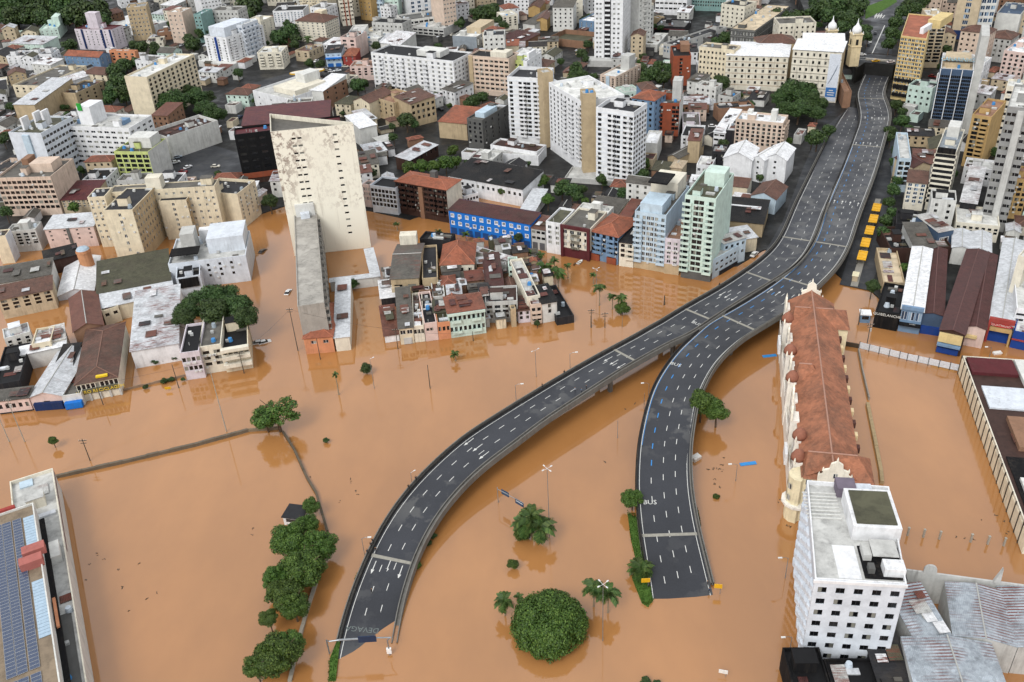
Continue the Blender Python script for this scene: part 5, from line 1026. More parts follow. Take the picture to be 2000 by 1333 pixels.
# street facade: lower gallery, projecting bays with gables, small red domes, stepped parapet pieces
FEL = frame((0, SBL, 0), (0, -1, 0))
g = MB(); V = lambda x, y, z: FEL @ Vector((x, y, z))
def fbox(mb, x0, x1, y0, y1, z0, z1, mi=0):
    mb.quad(V(x0, y0, z0), V(x1, y0, z0), V(x1, y0, z1), V(x0, y0, z1), mi); mb.quad(V(x0, y0, z1), V(x1, y0, z1), V(x1, y1, z1), V(x0, y1, z1), mi)
    mb.quad(V(x0, y1, z0), V(x0, y0, z0), V(x0, y0, z1), V(x0, y1, z1), mi); mb.quad(V(x1, y0, z0), V(x1, y1, z0), V(x1, y1, z1), V(x1, y0, z1), mi)
fbox(g, .5, SBL - .5, -2.0, 0, 0, 5.4); g.build('street_gallery', WS2, sb)
g = MB()
for i in range(int(SBL / 1.6)): fbox(g, .8 + i * 1.6, 1.15 + i * 1.6, -2.05, -1.75, 5.4, 6.5)
fbox(g, .5, SBL - .5, -2.05, -1.8, 6.5, 6.8); g.build('balustrade', WS2, sb, 'stuff')
for i, (u, dome) in enumerate(((.03, 0), (.13, 1), (.24, 0), (.34, 1), (.42, 0), (.5, 1), (.6, 0), (.7, 0), (.8, 1), (.9, 1))):
    x = u * SBL; g = MB(); fbox(g, x, x + 4.2, -2.2 if i % 2 else -1.5, 0, 0, SB_H + .4); ob = g.build('bay', WS2, sb)
    yf = -2.2 if i % 2 else -1.5
    for z in (6.6, 9.4, 12):
        for q in (1.2, 3.0): link('bay_window', pane_mesh(1.0, 1.5, 'n'), ob, None, FEL @ Matrix.Translation((x + q, yf - .2, z - .3)))
    if dome:
        g = MB(); q = V(x + 2.1, yf + 1.2, SB_H + .4); g.tube([q, q + Vector((0, 0, 1.0)), q + Vector((0, 0, 2.1)), q + Vector((0, 0, 2.9))], [1.9, 1.75, 1.1, .08], 10); g.build('red_dome', plain('8a5946', .8), sb, None, True)
    else: gablet(FEL @ Matrix.Translation((x + 2.1, yf, 0)), 4.4, 3.6, SB_H + .2, .5)
    for q in (x, x + 4.2):
        g = MB(); p_ = V(q, yf + .2, SB_H + .4); g.tube([p_, p_ + Vector((0, 0, .9)), p_ + Vector((0, 0, 1.6))], [.32, .25, .05], 6); g.build('pinnacle', ORN, sb, 'stuff')
# rounded corner bay with curved balcony at the near end
g = MB(); q = FS @ Vector((0, 0, 0))
cb = [( -.6 + 2.7 * math.cos(t), 1.6 + 2.7 * math.sin(t)) for t in [math.pi * .55 + i * math.pi * .19 for i in range(6)]]
g.prism([( 2, 3)] + [(2, 4.6)] + cb, 0, SB_H - .6); g.build('round_corner', WS, sb)
g = MB(); c2 = [(-.6 + 3.7 * math.cos(t), 1.6 + 3.7 * math.sin(t)) for t in [math.pi * .5 + i * math.pi * .18 for i in range(7)]]
g.prism([(2, 4)] + c2, 5.0, 5.6); g.build('curved_balcony', WS2, sb)
for u in (.2, .5, .8):
    for z in (6.5, 10):
        t = math.pi * (.6 + u * .75); p_ = Vector((-.6 + 2.72 * math.cos(t), 1.6 + 2.72 * math.sin(t), z)); dd = Vector((math.sin(t), -math.cos(t), 0)) * -1
        link('window', pane_mesh(1.1, 1.7, 'n'), sb, None, frame(p_ + Vector((math.cos(t), math.sin(t), 0)) * .25, dd, z))
# small dark dormers along the garden eave
for i in range(14):
    y = SBL * (.1 + .06 * i); g = MB(); g.box(SBW + .2, y, SB_H - 2.2, SBW + 1.6, y + 1.6, SB_H - .6, bottom=True); g.build('eave_box', plain('4a2c24' if i % 2 else 'c9b48c', .8), sb)
sg = MB(); sg.box(-3.3, SBL * .77, 6, -2.6, SBL * .77 + 5.4, 9.5, bottom=True); sg.build('white_banner', plain('d8d8d8'), sb)
sg = MB(); sg.box(-3.3, SBL * .16, 6, -2.6, SBL * .16 + 5.0, 9.5, bottom=True); sg.build('white_banner', plain('d8d8d8'), sb)
# ------------------------------------------------------------------ white office tower, lower right
wt = bd('C7', 'white office tower with black square windows and curved side balconies', 'office tower', '447,738 975,768 872,208 400,172', 25.5, 'cool', 'F:lgrey', '0:5', 7, (1.65, 1.5), 'd', sn='the white office tower', dirt=.06, gf=2.2, ph=1.0, clut=0, px=2, trim='white', exabs=True,
        ex=[('raised_roof', .46, .94, .42, .82, 24.5, 28.2, 'white'), ('mossy_roof', .5, .9, .45, .79, 28.2, 28.5, '~moss'), ('tinted_glass_box', .42, .62, .86, .99, 24.5, 27, 'violet'), ('stair_head', .62, .8, .86, .97, 24.5, 26, 'cool'),
            ('grey_canopy', .6, .85, .2, .36, 26.5, 26.7, 'lgrey'), ('dark_pit', .5, .9, .06, .36, 24.5, 24.7, 'black'), ('white_plant', .68, .88, .08, .18, 24.7, 26.6, 'white'), ('plant', .52, .6, .22, .34, 24.7, 26.2, 'lgrey'), ('plant', .54, .6, .1, .16, 24.7, 26.0, 'mid'), ('light_panel', .25, .47, .05, .36, 24.5, 24.56, 'white')])
lx, ly = wt['lx'], wt['ly']
m = MB()
for i in range(8): m.box(1.2, ly * .62 + i * 1.1, 24.52, lx * .42, ly * .62 + i * 1.1 + .3, 24.75)
m.build('roof_ribs', M_WHITE, wt, 'stuff')
m = MB()                                    # one scalloped balcony
k = [(-1.0, 0)] + [(-1.0 + .0, 0)] ; arc = [(1.3 * math.cos(math.pi + i * math.pi / 8), .55 * math.sin(math.pi + i * math.pi / 8)) for i in range(9)]
m.prism(arc, 0, 1.15); scm = m.mesh('curved_balcony', [wallm('cool', .06)])
_a, _b = Vector((*LOCS[wt.name][3], 0)), Vector((*LOCS[wt.name][0], 0)); FE = frame(_a, _b - _a); ly = (_b - _a).length; ncol = max(4, int(ly / 3.2))
for i in range(ncol):
    for j in range(8): link('curved_balcony', scm, wt, None, FE @ Matrix.Translation(((i + .5) * ly / ncol, 0, 2.0 + j * 2.8)))
m = MB(); m.box(-.25, -.25, 24.6, LOCS[wt.name][1][0] + .2, 0, 25.3, bottom=True); m.build('cornice', wallm('white', .1), wt)
bd('C7', 'black patched roof at the foot of the white office tower on its left', WH, '372,1560 600,1560 575,1132', 6.5, 'black', 'F:black', '', 1, clut=2, sn='the black patched roof')
bd('C7', 'black patched roof at the foot of the white office tower on its right', WH, '606,1560 915,1560 862,1195', 6, 'black', 'F:black', '', 1, clut=3)
bd('C7', 'brown black strip roof between the tower and the rusty roofs', WH, '900,1600 1095,1600 985,860', 5, 'dark', 'S:dark', '', 1, wear=.6, ex=[('skylight', .45, .7, .3, .33, 6.4, 6.6, 'fibro'), ('skylight', .45, .7, .6, .63, 7.6, 7.8, 'fibro')])
kw = dict(wall='lgrey', nf=1, dirt=.6)
bd('C7', 'grey corrugated roof with fine rust lines beside the white office tower', WH, '1020,1092 1232,1062 1165,765', 8, roof='S:zinc', wear=.8, oh=.1, **kw)
bd('C7', 'pale blue grey gable roof with rust streaks on its left slope', WH, '1240,1065 1612,1130 1505,805', 8, roof='Y:zinc', wear=.65, pitch=.16, oh=.1, sn='the rust streaked gable', **kw)
bd('C7', 'red rusted corrugated gable roof at the right edge', WH, '1618,1128 1960,1160 1850,810', 8, roof='Y:zinc', wear=1.0, pitch=.16, oh=.1, **kw)
bd('C7', 'grey corrugated gable roof with red rust blotches and white vents', WH, '1100,1650 1680,1700 1583,1118', 8, roof='Y:zinc', wear=.95, pitch=.16, oh=.1, **kw)
# ------------------------------------------------------------------ long warehouse with panelled wall, right edge
lw = bd('C3', 'long warehouse with a panelled cream wall facing the flooded yard', WH, '1997,1760 1545,545', 6.5, 'ivory', 'F:dbrown', '', 1, dirt=.7, clut=0, ph=.6, wid=-26, sn='the panelled warehouse',
        ex=[('maroon_roof', .03, .5, .88, .985, 5.5, 6.9, 'maroon'), ('white_roof', .52, 1, .6, .985, 5.5, 7.1, 'pale'), ('white_roof', .08, .5, .66, .8, 5.5, 6.4, 'cool'), ('brown_roof', .2, .7, .42, .6, 5.5, 7.2, 'brown'), ('grey_roof', .06, .6, .05, .38, 5.5, 6.2, 'black'), ('white_hatch', .1, .4, .18, .26, 6.2, 7, 'pale')])
LL = lw['ly']; hh = lw['h']; FE = frame((0, LL, 0), (0, -1, 0)); npn = max(8, int(LL / 3.4)); m = MB(); m.box(.12, -.12, .3, LL / npn - .25, .02, hh - .9); panel = m.mesh('wall_panel', [wallm('e6dcc4', .9)])
m = MB(); m.box(-.12, -.3, 0, .12, .02, hh + .1); post = m.mesh('wall_post', [plain('3a342e')])
for i in range(npn): link('wall_panel', panel, lw, None, FE @ Matrix.Translation((i * LL / npn, 0, 0))); link('wall_post', post, lw, None, FE @ Matrix.Translation((i * LL / npn, 0, 0)))
# ------------------------------------------------------------------ bottom left hall with solar panels
bd('C4', 'long low building strip with stained terraces beside the solar hall', WH, '520,1460 302,102', 8, 'ivory', 'F:lgrey', '', 2, dirt=.6, clut=14, ph=.9, sn='the terrace strip', wid=10.5, exabs=True, ec={1: 'pale'},
   ex=[('white_box', .3, .9, .55, .62, 7, 9.4, 'pale'), ('red_stripe', 1.0, 1.006, .6, 1, 6.2, 6.8, 'maroon'), ('dark_terrace', .35, .9, .05, .34, 7, 7.3, 'mid'), ('blue_tarp', .2, .5, .955, .99, 7.1, 7.5, 'lblue')])
sh = bd('C4', 'big hall with rows of solar panels on its tan roof', 'hall', '365,1460 190,300', 13, 'pale', 'F:hall', '', 3, dirt=.5, clut=0, ph=.5, sn='the solar hall', wid=20, exabs=True,
        ex=[('red_house', .78, 1.02, .64, .68, 12.5, 14.6, 'rosy'), ('red_house', .82, 1.06, .7, .74, 12.5, 14.4, 'rosy'), ('red_sign', .1, .8, 1.0, 1.015, 11, 13.6, 'red'), ('dark_slot', 1.0, 1.06, .02, .96, 9, 9.5, 'black'), ('orange_gutter', 1.02, 1.05, .36, .5, 10, 10.5, 'orange')])
lx, ly = sh['lx'], sh['ly']
pmat = NT('solar_cells'); _p = pmat.pos(1, 1, 1, True); chk = pmat.n('TexBrick'); chk.inputs['Scale'].default_value = 3.2; chk.offset = 0; chk.inputs['Mortar Size'].default_value = .03
chk.inputs['Color1'].default_value = (.016, .03, .075, 1); chk.inputs['Color2'].default_value = (.03, .05, .11, 1); chk.inputs['Mortar'].default_value = (.12, .14, .18, 1); pmat.l(_p, chk.inputs['Vector'])
PV = pmat.base(chk.outputs[0], .18, .5)
m = MB(); m.box(.05, .04, .12, 1.95, .98, .2, 1, True); m.quad((.09, .08, .203), (1.91, .08, .203), (1.91, .94, .203), (.09, .94, .203), 0); pvm = m.mesh('solar_panel', [PV, plain('b8bcc0', .3, .5)])
n0 = 0
for j in range(int(ly * .93)):
    for i in range(3):
        if n0 < 285 and ly - 4 - j * 1.04 > 2: link('solar_panel', pvm, sh, None, Matrix.Translation((lx - 9.4 + i * 2.02 + (.25 if i > 1 else 0), ly - 5 - j * 1.04 - (1.2 if j > 47 else 0), 12.52))); n0 += 1
m = MB(); m.box(0, 0, 0, 2.4, .9, .12, 0, True); skm = m.mesh('skylight', [plain('9fb4c4', .25)])
for k, y0 in ((0, .55), (1, .28)):
    for j in range(18): link('skylight', skm, sh, None, Matrix.Translation((lx - 2.7, ly * (.98 if k == 0 else .62) - 4 - j * 1.0, 12.6)))
# ------------------------------------------------------------------ trees
def leafm(name, a, b, c):
    t = NT(name); g = t.n('NewGeometry').outputs['Random Per Island']
    f = t.math('ADD', t.math('MULTIPLY', g, .55), t.math('MULTIPLY', t.noise(t.pos(), .45, 3), .55))
    cc = t.ramp(f, [(.2, a + (1,)), (.55, b + (1,)), (.9, c + (1,))])
    hv = t.n('HueSaturation'); t.l(cc, hv.inputs['Color']); r = t.n('ObjectInfo').outputs['Random']
    t.l(t.math('ADD', .485, t.math('MULTIPLY', r, .03)), hv.inputs['Hue']); t.l(t.math('ADD', .8, t.math('MULTIPLY', r, .4)), hv.inputs['Value'])
    t.base(hv.outputs[0], .55, .25); t.b.inputs['Subsurface Weight'].default_value = 0; return t.m
LF = leafm('leaves_dark', (.014, .030, .009), (.031, .060, .015), (.068, .108, .029))
LN = leafm('leaves_bright', (.017, .038, .006), (.042, .082, .012), (.098, .152, .027))
LP = leafm('palm_leaves', (.02, .045, .010), (.045, .085, .018), (.11, .15, .035))
BARK = wallm('5a4a3c', .5)
def crown(seed, nl, leaves, size, flat=.8, spread=.62, rl=(.34, .55), holes=.0, dome=False):
    r = random.Random(seed); lobes = []
    for i in range(nl):
        t, u = r.random() * 2 * math.pi, r.uniform(-.75, 1) if not dome else r.uniform(-.12, 1)
        k = math.sqrt(max(0, 1 - u * u)); q = r.uniform(.55, 1) ** .5 * spread if not dome else .80
        lobes.append((Vector((k * math.cos(t) * q, k * math.sin(t) * q, u * q * flat)), r.uniform(*rl)))
    if not dome: lobes.append((Vector((0, 0, 0)), .6))
    vs = []; fs = []
    tot = sum(l[1] ** 2 for l in lobes)
    for c, lr in lobes:
        for _ in range(int(leaves * lr * lr / tot)):
            d = Vector((r.gauss(0, 1), r.gauss(0, 1), r.gauss(0, 1) + .25)).normalized()
            p = c + Vector((d.x, d.y, d.z * flat)) * lr * (r.uniform(.72, 1.04) if r.random() < .8 else r.uniform(.2, .8))
            nrm = (d + Vector((r.gauss(0, .45), r.gauss(0, .45), r.gauss(0, .45) + .3))).normalized()
            a = nrm.cross(Vector((r.gauss(0, 1), r.gauss(0, 1), r.gauss(0, 1)))).normalized(); b = nrm.cross(a); s = size * r.uniform(.6, 1.3); i = len(vs)
            vs += [tuple(p - a * s), tuple(p + b * s * .55), tuple(p + a * s), tuple(p - b * s * .55)]; fs.append((i, i + 1, i + 2, i + 3))
    me = bpy.data.meshes.new('crown'); me.from_pydata(vs, [], fs); return me
CR = {}
def cr(kind, mat):
    k = (kind, mat.name)
    if k not in CR:
        p = dict(far0=(1, 14, 2000, .13), far1=(2, 10, 2000, .13, .9), far2=(3, 18, 2000, .12, .7), mid0=(4, 20, 9000, .062, .8, .66, (.26, .46)), mid1=(5, 26, 9000, .062, .7, .7, (.22, .42)), near0=(6, 34, 17000, .05, .75, .7, (.2, .38)),
                 near1=(7, 40, 17000, .05, .8, .72, (.18, .36)), sparse=(8, 34, 3600, .05, .65, .82, (.11, .24)), bush=(9, 9, 2400, .10, .8), fig=(10, 260, 42000, .034, .78, .8, (.15, .24), 0, True))[kind]
        me = crown(*p); me.materials.append(mat); CR[k] = me
    return CR[k]
def trunkmesh(seed, h, r, spread, nb=5):
    q = random.Random(seed); m = MB(); m.tube([(0, 0, -1), (.1 * h * .2, 0, h * .5), (0, .05 * h, h)], [r, r * .75, r * .5], 7)
    for i in range(nb):
        t = 2 * math.pi * i / nb + q.uniform(-.4, .4); z = h * q.uniform(.55, .95); L = spread * q.uniform(.5, .85)
        m.tube([(0, 0, z), (math.cos(t) * L * .5, math.sin(t) * L * .5, z + L * .35), (math.cos(t) * L, math.sin(t) * L, z + L * .75)], [r * .45, r * .3, r * .12], 5)
    return m
TSEED = [0]
def tree(reg, x, y, rpx, label, kind='far', mat=None, group=None, hb=None, zb=0.0, cat='tree', name=None, sq=1.0, hang=.35):
    """x, y, rpx: crown centre and radius in zoomed pixels; the tree stands upright under the crown"""
    TSEED[0] += 1; sd = TSEED[0]; px, py = rp(reg, x, y); s = REG[reg][2]
    if reg == 'A4' and inside(tuple(U(px, py, ZT + 5)[:2]), tq): zb = ZT
    g = U(px, py, zb + 5); R = rpx / s * P(g)[2] / FPX
    zc = zb + (hb if hb is not None else (.35 * R + 1 if cat == 'bush' else R * .75 + 3.2)); c = U(px, py, zc)
    rnd = random.Random(sd); M = Matrix.Translation((c.x, c.y, zb)) @ Matrix.Rotation(rnd.uniform(0, 6.28), 4, 'Z')
    o = thing(name or ('bush' if cat == 'bush' else 'tree'), label, cat, M, group)
    kd = kind + str(sd % 3) if kind == 'far' else (kind + str(sd % 2) if kind in ('mid', 'near') else kind)
    me = cr(kd, mat or (LN if kind in ('near', 'mid', 'fig') else LF))
    link('crown', me, o, None, Matrix.Translation((0, 0, zc - zb)) @ Matrix.Diagonal((R, R, R * sq * rnd.uniform(.9, 1.05), 1)))
    if cat != 'bush':
        trunkmesh(sd, zc - zb + R * .1, max(.14, R * .075), R).build('trunk', BARK, o)
    FOOT.append((c.x, c.y, [(c.x + R * .7 * math.cos(t * math.pi / 3), c.y + R * .7 * math.sin(t * math.pi / 3)) for t in range(6)], None, 0)); return o
def trees(reg, s, label, group=None, **k):
    L = sorted([tuple(map(float, q.split(','))) for q in s.split()])
    for i, (x, y, r) in enumerate(L):
        o_ = 'leftmost' if i == 0 else ('rightmost' if i == len(L) - 1 else ORD[i] + ' from left'); lb = label + ', ' + o_
        if len(lb.split()) > 16: print('LONG', lb)
        tree(reg, x, y, r, lb, group=group, **k)
ORD = 'first second third fourth fifth sixth seventh eighth ninth tenth eleventh twelfth thirteenth'.split()
trees('A1', '60,60,120 190,40,120 120,130,100 260,120,105 380,40,125 330,150,85 470,60,110 560,40,110 560,120,105 660,110,120 740,90,110 770,160,85', 'dark green tree in the park wood at the upper left corner', 'park trees at the upper left corner')
trees('A1', '60,150,60 10,110,90', 'dark park tree beside the brown hip roof at the left edge', 'trees beside the brown hip roof')
tree('A1', 530, 345, 65, 'dark round tree between the mint house and the maroon trimmed block')
trees('A1', '880,550,80 960,500,70 1040,490,60 900,640,100 840,740,80 950,720,80 1010,640,60', 'leafy tree growing along the left side of the cream slab tower', 'trees left of the cream slab tower')
trees('A1', '1090,360,60 1180,380,60 1280,385,45 1030,345,45', 'tree in the garden row behind the orange painted house', 'garden trees behind the orange house')
trees('A1', '1320,780,125 1410,690,95 1500,740,100 1385,640,75 1590,745,70 1560,830,85 1650,870,95 1280,880,70', 'big dark tree in the clump right of the cream slab tower', 'tree clump right of the cream slab tower', kind='mid', mat=LF)
trees('A1', '1470,340,70 1540,255,50 1440,300,50', 'tree squeezed beside the white tower with the blue stripe', 'trees beside the blue striped tower')
tree('A1', 1820, 560, 45, 'small dark tree in front of the podium of the blue striped tower')
trees('A1', '1880,70,95 1790,85,60 1950,20,70', 'park tree by the white tower at the upper edge', 'trees by the upper edge white tower')
tree('A1', 25, 1070, 45, 'dark tree at the left edge below the hotel wing')
trees('A2', '50,60,75 20,130,55', 'park tree left of the black pitched roof block', 'trees left of the black roofed block')
trees('A2', '250,290,80 330,240,80 380,300,50 320,190,45', 'tree in the courtyard left of the red tile hip roof block', 'courtyard trees left of the red hip roofed block')
tree('A2', 375, 345, 40, 'small tree above the bend of the far street')
trees('A2', '755,665,42 850,655,70 905,640,45', 'bright green tree at the left foot of the long white hotel', 'trees at the foot of the long white hotel')
tree('A2', 1000, 355, 45, 'small tree behind the left end of the long white hotel')
trees('A2', '1780,100,75 1860,110,80 1910,60,50', 'dark tree behind the grey block with long balconies', 'trees behind the grey balcony block')
tree('A2', 1640, 180, 45, 'dark tree at the foot of the pinkish peach tower')
trees('A2', '1740,770,60 1810,745,55 1700,800,40', 'tree in the gap below the peach seven storey block', 'trees below the peach block')
trees('A2', '1230,920,75 1290,950,40 1130,1050,45 1120,970,30', 'scrubby tree in the garden beside the church hall', 'garden trees beside the church hall')
trees('A2', '1240,1280,60 1340,1270,65 1440,1280,60 1530,1250,70 1610,1230,55', 'green tree in the row behind the dark brown brick block', 'tree row behind the dark brown block', mat=LN)
trees('A2', '490,490,48 570,490,42', 'street tree in front of the blue awning shop', 'street trees by the blue awning shop')
trees('A3', '640,545,75 700,580,60 620,600,50', 'dark tree behind the middle white tower of the trio', 'trees behind the middle white tower')
trees('A3', '690,410,48 740,340,42 720,450,35', 'dark tree at the left foot of the very tall white tower', 'trees at the foot of the very tall tower')
trees('A3', '1130,530,75 1220,570,85 1320,600,65 1290,510,60 1160,640,55 1360,530,55', 'dark tree in the grove beside the red brown brick block', 'grove beside the red brown block')
tree('A3', 785, 590, 42, 'dark tree left of the pinkish concrete block')
tree('A3', 1755, 635, 85, 'tall dark tree before the pale yellow hospital annex', kind='mid', mat=LF)
trees('A3', '1790,295,70 1870,285,60 1725,320,50', 'tree behind the pale yellow hospital annex', 'trees behind the yellow annex')
tree('A3', 530, 470, 35, 'small bushy tree beside the green painted block')
trees('A3', '1245,200,25 1295,215,28', 'small trimmed plaza tree by the red trimmed roof', 'plaza trees')
trees('A3', '60,160,55 90,200,45 20,120,60', 'dark tree by the cream loggia house', 'trees by the loggia house')
trees('A4', '290,130,90 400,150,95 500,140,90 350,200,85 460,200,80 560,200,60 250,180,60', 'round tree in the square behind the hospital', 'square trees behind the hospital')
trees('A4', '600,70,80 560,20,80 640,110,70 700,60,85 760,30,85 830,60,75 690,10,80 880,30,50', 'tall dark tree in the park beyond the church towers', 'park trees beyond the church towers')
trees('A4', '760,120,75 800,150,65 740,190,60', 'brownish green tree between the two church towers', 'trees between the church towers')
trees('A4', '890,210,55 910,260,40 860,260,45', 'tree beside the avenue next to the right church tower', 'avenue trees by the church')
trees('A4', '390,640,120 300,680,85 480,660,100 550,720,90 430,760,95 340,760,80 560,790,70 500,610,70', 'big dark green tree massed behind the pink apartment block', 'dark trees behind the pink apartment block', kind='mid', mat=LF)
trees('A4', '560,960,80 640,910,55 520,970,50', 'tree on the verge by the descending carriageway', 'verge trees by the carriageway')
trees('A4', '1150,80,60 1200,40,60 1110,160,60 1080,230,60 1060,310,50 1130,250,40', 'street tree along the avenue beside the yellow tower', 'avenue trees by the yellow tower')
trees('A4', '1330,20,60 1250,60,50 1290,10,60', 'tree above the top of the yellow tower', 'trees above the yellow tower')
trees('A4', '1110,730,50 1150,850,55 1065,920,48 1150,780,40 1200,900,40', 'bushy tree in the green strip right of the flyover bend', 'green strip trees by the flyover bend')
trees('A4', '1110,1050,42 1070,960,38 1090,1130,36', 'small tree under the pale narrow block', 'trees under the pale narrow block')
trees('B4', '1100,180,45 1070,250,50 1040,330,46 1065,400,46 1020,465,55 1000,535,48', 'dark street tree in the row along the bus street', 'tree row along the bus street')
tree('B4', 925, 905, 58, 'dark tree standing in the water edge by the black snack bar', kind='mid', mat=LF)
trees('B3', '430,350,60 385,200,60 350,230,40', 'green shrub tree in the walled yard above the maroon framed house', 'yard trees above the maroon framed house', kind='mid')
trees('B3', '540,270,75 620,290,75 660,330,50 690,275,45', 'grey green tree along the wall below the white towers', 'trees along the wall below the white towers')
trees('B3', '215,290,52 85,290,42', 'bright shrub by the flooded courtyard wall', 'courtyard shrubs', mat=LN)
tree('B3', 280, 80, 26, 'tiny round tree in front of the white boundary hall')
tree('B3', 205, 640, 42, 'dark street tree in front of the bright blue building', kind='mid', mat=LF)
tree('B2', 180, 365, 70, 'round tree at the flooded corner left of the long grey roof', kind='mid', mat=LF)
tree('B2', 820, 990, 62, 'dense bush on the wall end beside the white canopy', kind='mid', mat=LF, hb=2.4)
trees('C1', '1450,180,125 1580,100,135 1710,70,125 1820,150,130 1880,230,105 1640,190,150 1400,240,95', 'huge dark crown in the clump behind the cream corner house', 'big tree clump behind the cream corner house', kind='mid', mat=LF, hb=10.5)
tree('C1', 405, 1178, 44, 'lone small bright tree standing in the open flood at left', kind='mid', hb=2.6)
trees('C1', '1190,565,45 1248,550,40 1335,540,34', 'round bush half drowned before the rust streaked warehouse', 'drowned bushes before the warehouse', kind='mid', mat=LF, hb=1.2, cat='bush')
trees('C1', '1258,725,34 1312,712,28 1400,712,20 1115,765,26', 'small drowned bush along the submerged fence', 'drowned bushes along the fence', kind='bush', hb=.8, cat='bush')
tree('C1', 665, 445, 30, 'small palm like bush in the courtyard house roof opening', kind='bush', hb=4.5); tree('C1', 700, 575, 38, 'green bush in the front courtyard of the brown tiled house', kind='bush', mat=LN, hb=4)
tree('C2', 235, 960, 205, 'large broken crowned tree with bare limbs at the wall corner', kind='sparse', mat=LN, hb=7, sq=.75)
tree('C2', 150, 1010, 110, 'leafier side limb tree left of the broken crowned tree', kind='mid', hb=5)
tree('C2', 920, 625, 56, 'dense round shrub with a lamp head above it', kind='mid', mat=LF, hb=2.2)
tree('C2', 617, 1175, 30, 'tiny dark bush alone in the middle flood', kind='bush', hb=.9, cat='bush')
tree('B3', 1000, 1185, 66, 'round leafy bush on the drowned traffic island', kind='mid', hb=2.4)
tree('B3', 350, 1300, 30, 'little dark tree at the corner of the black roofed house', kind='mid', mat=LF, hb=2)
C5K = dict(kind='near')
tree('C5', 435, 315, 58, 'bright bushy tree over the small white hut', hb=4, **C5K)
for x, y, r, l in ((320, 510, 105, 'upper left tree of the big clump along the wall'), (480, 540, 90, 'upper right tree of the big clump leaning over the wall'), (380, 680, 118, 'widest lighter tree in the middle of the wall clump'), (225, 730, 72, 'small outer tree on the left of the wall clump'),
                   (275, 830, 100, 'lower tree of the wall clump'), (335, 890, 78, 'lowest right tree of the wall clump by the path'), (190, 960, 52, 'little tail tree at the bottom of the wall clump'), (410, 420, 60, 'dark small tree just below the white hut'), (240, 1180, 125, 'round spreading tree near the bottom edge left of the flyover'), (115, 1235, 68, 'side crown tree left of the round spreading tree'), (300, 1110, 82, 'top crown tree above the round spreading tree')):
    tree('C5', x, y, r * 1.22, l, hb=5.2, **C5K)
tree('C6', 392, 1010, 232, 'huge dome shaped fig tree standing in the flood', 'fig', LN, hb=2.2, sq=1.05, name='fig_tree')
tree('C6', 180, 655, 39, 'small ball shaped bush in the flood above the dome tree', kind='mid', hb=1.6, cat='bush')
tree('C6', 868, 275, 72, 'bright leafy tree beside the left barrier of the dark flyover', hb=4, **C5K)
tree('C6', 235, 470, 62, 'bush at the foot of the palm cluster', kind='mid', hb=2, cat='bush')
tree('Z2', 1450, 650, 125, 'leaning tree overhanging the right barrier of the dark flyover', kind='mid', hb=7)
tree('Z2', 1570, 710, 112, 'lower crown tree beside the dark flyover over the flood', kind='mid', hb=6)
trees('Z3', '570,545,24 545,580,20', 'shrub strip drowned under the right side of the grey flyover', 'shrubs under the grey flyover', kind='bush', hb=.6, cat='bush')
tree('Z3', 485, 700, 24, 'bright shrub touching the lower right barrier of the grey flyover', kind='bush', mat=LN, hb=.8, cat='bush')
tree('Z5', 760, 455, 30, 'low green tuft floating right of the dark flyover', kind='bush', mat=LN, hb=.4, cat='bush'); tree('C6', 940, 1330, 40, 'leafy top of a drowned tree at the bottom edge', kind='bush', hb=1, cat='bush'); tree('C6', 1010, 1333, 25, 'second drowned tree top at the bottom edge', kind='bush', hb=1, cat='bush')
# palms
m = MB(); q = random.Random(3); spine = [(0, 0, 0), (.35, 0, .16), (.65, 0, .14), (.9, 0, -.06), (1.02, 0, -.3)]
m.tube(spine, [.02, .018, .014, .008, .004], 4, 1)
for i in range(22):
    t = .08 + .9 * i / 22; k = min(3, int(t * 4)); a = Vector(spine[k]).lerp(Vector(spine[k + 1]), t * 4 - k)
    for sgn in (-1, 1):
        L = .36 * math.sin(.35 + 2.4 * t); b = a + Vector((.14, sgn * L, -.10 - .12 * q.random())); w_ = Vector((.045, 0, 0)); m.quad(a - w_, a + w_, b + w_ * .4, b - w_ * .4, 0)
FROND = m.mesh('frond', [LP, LP])
def palm(reg, x, y, rpx, label, hb=6, n=15, group=None, droop=.3, trunk=True, cat='palm tree', name='palm_tree'):
    TSEED[0] += 1; rnd = random.Random(TSEED[0]); px, py = rp(reg, x, y); R = rpx / REG[reg][2] * P(U(px, py, hb))[2] / FPX * 1.15; c = U(px, py, hb)
    o = thing(name, label, cat, Matrix.Translation((c.x, c.y, 0)), group)
    if trunk: mm = MB(); mm.tube([(0, 0, -1), (.1, .05, hb * .5), (0, 0, hb)], [.24, .17, .15], 7); mm.build('trunk', plain('8a7d68'), o)
    for i in range(n):
        M = Matrix.Translation((0, 0, hb)) @ Matrix.Rotation(i * 2.4 + rnd.uniform(-.2, .2), 4, 'Z') @ Matrix.Rotation(rnd.uniform(-.9, .35) + (.25 if droop > .3 else 0), 4, 'Y')
        link('frond', FROND, o, None, M @ Matrix.Scale(R * rnd.uniform(.8, 1.1), 4))
    return o
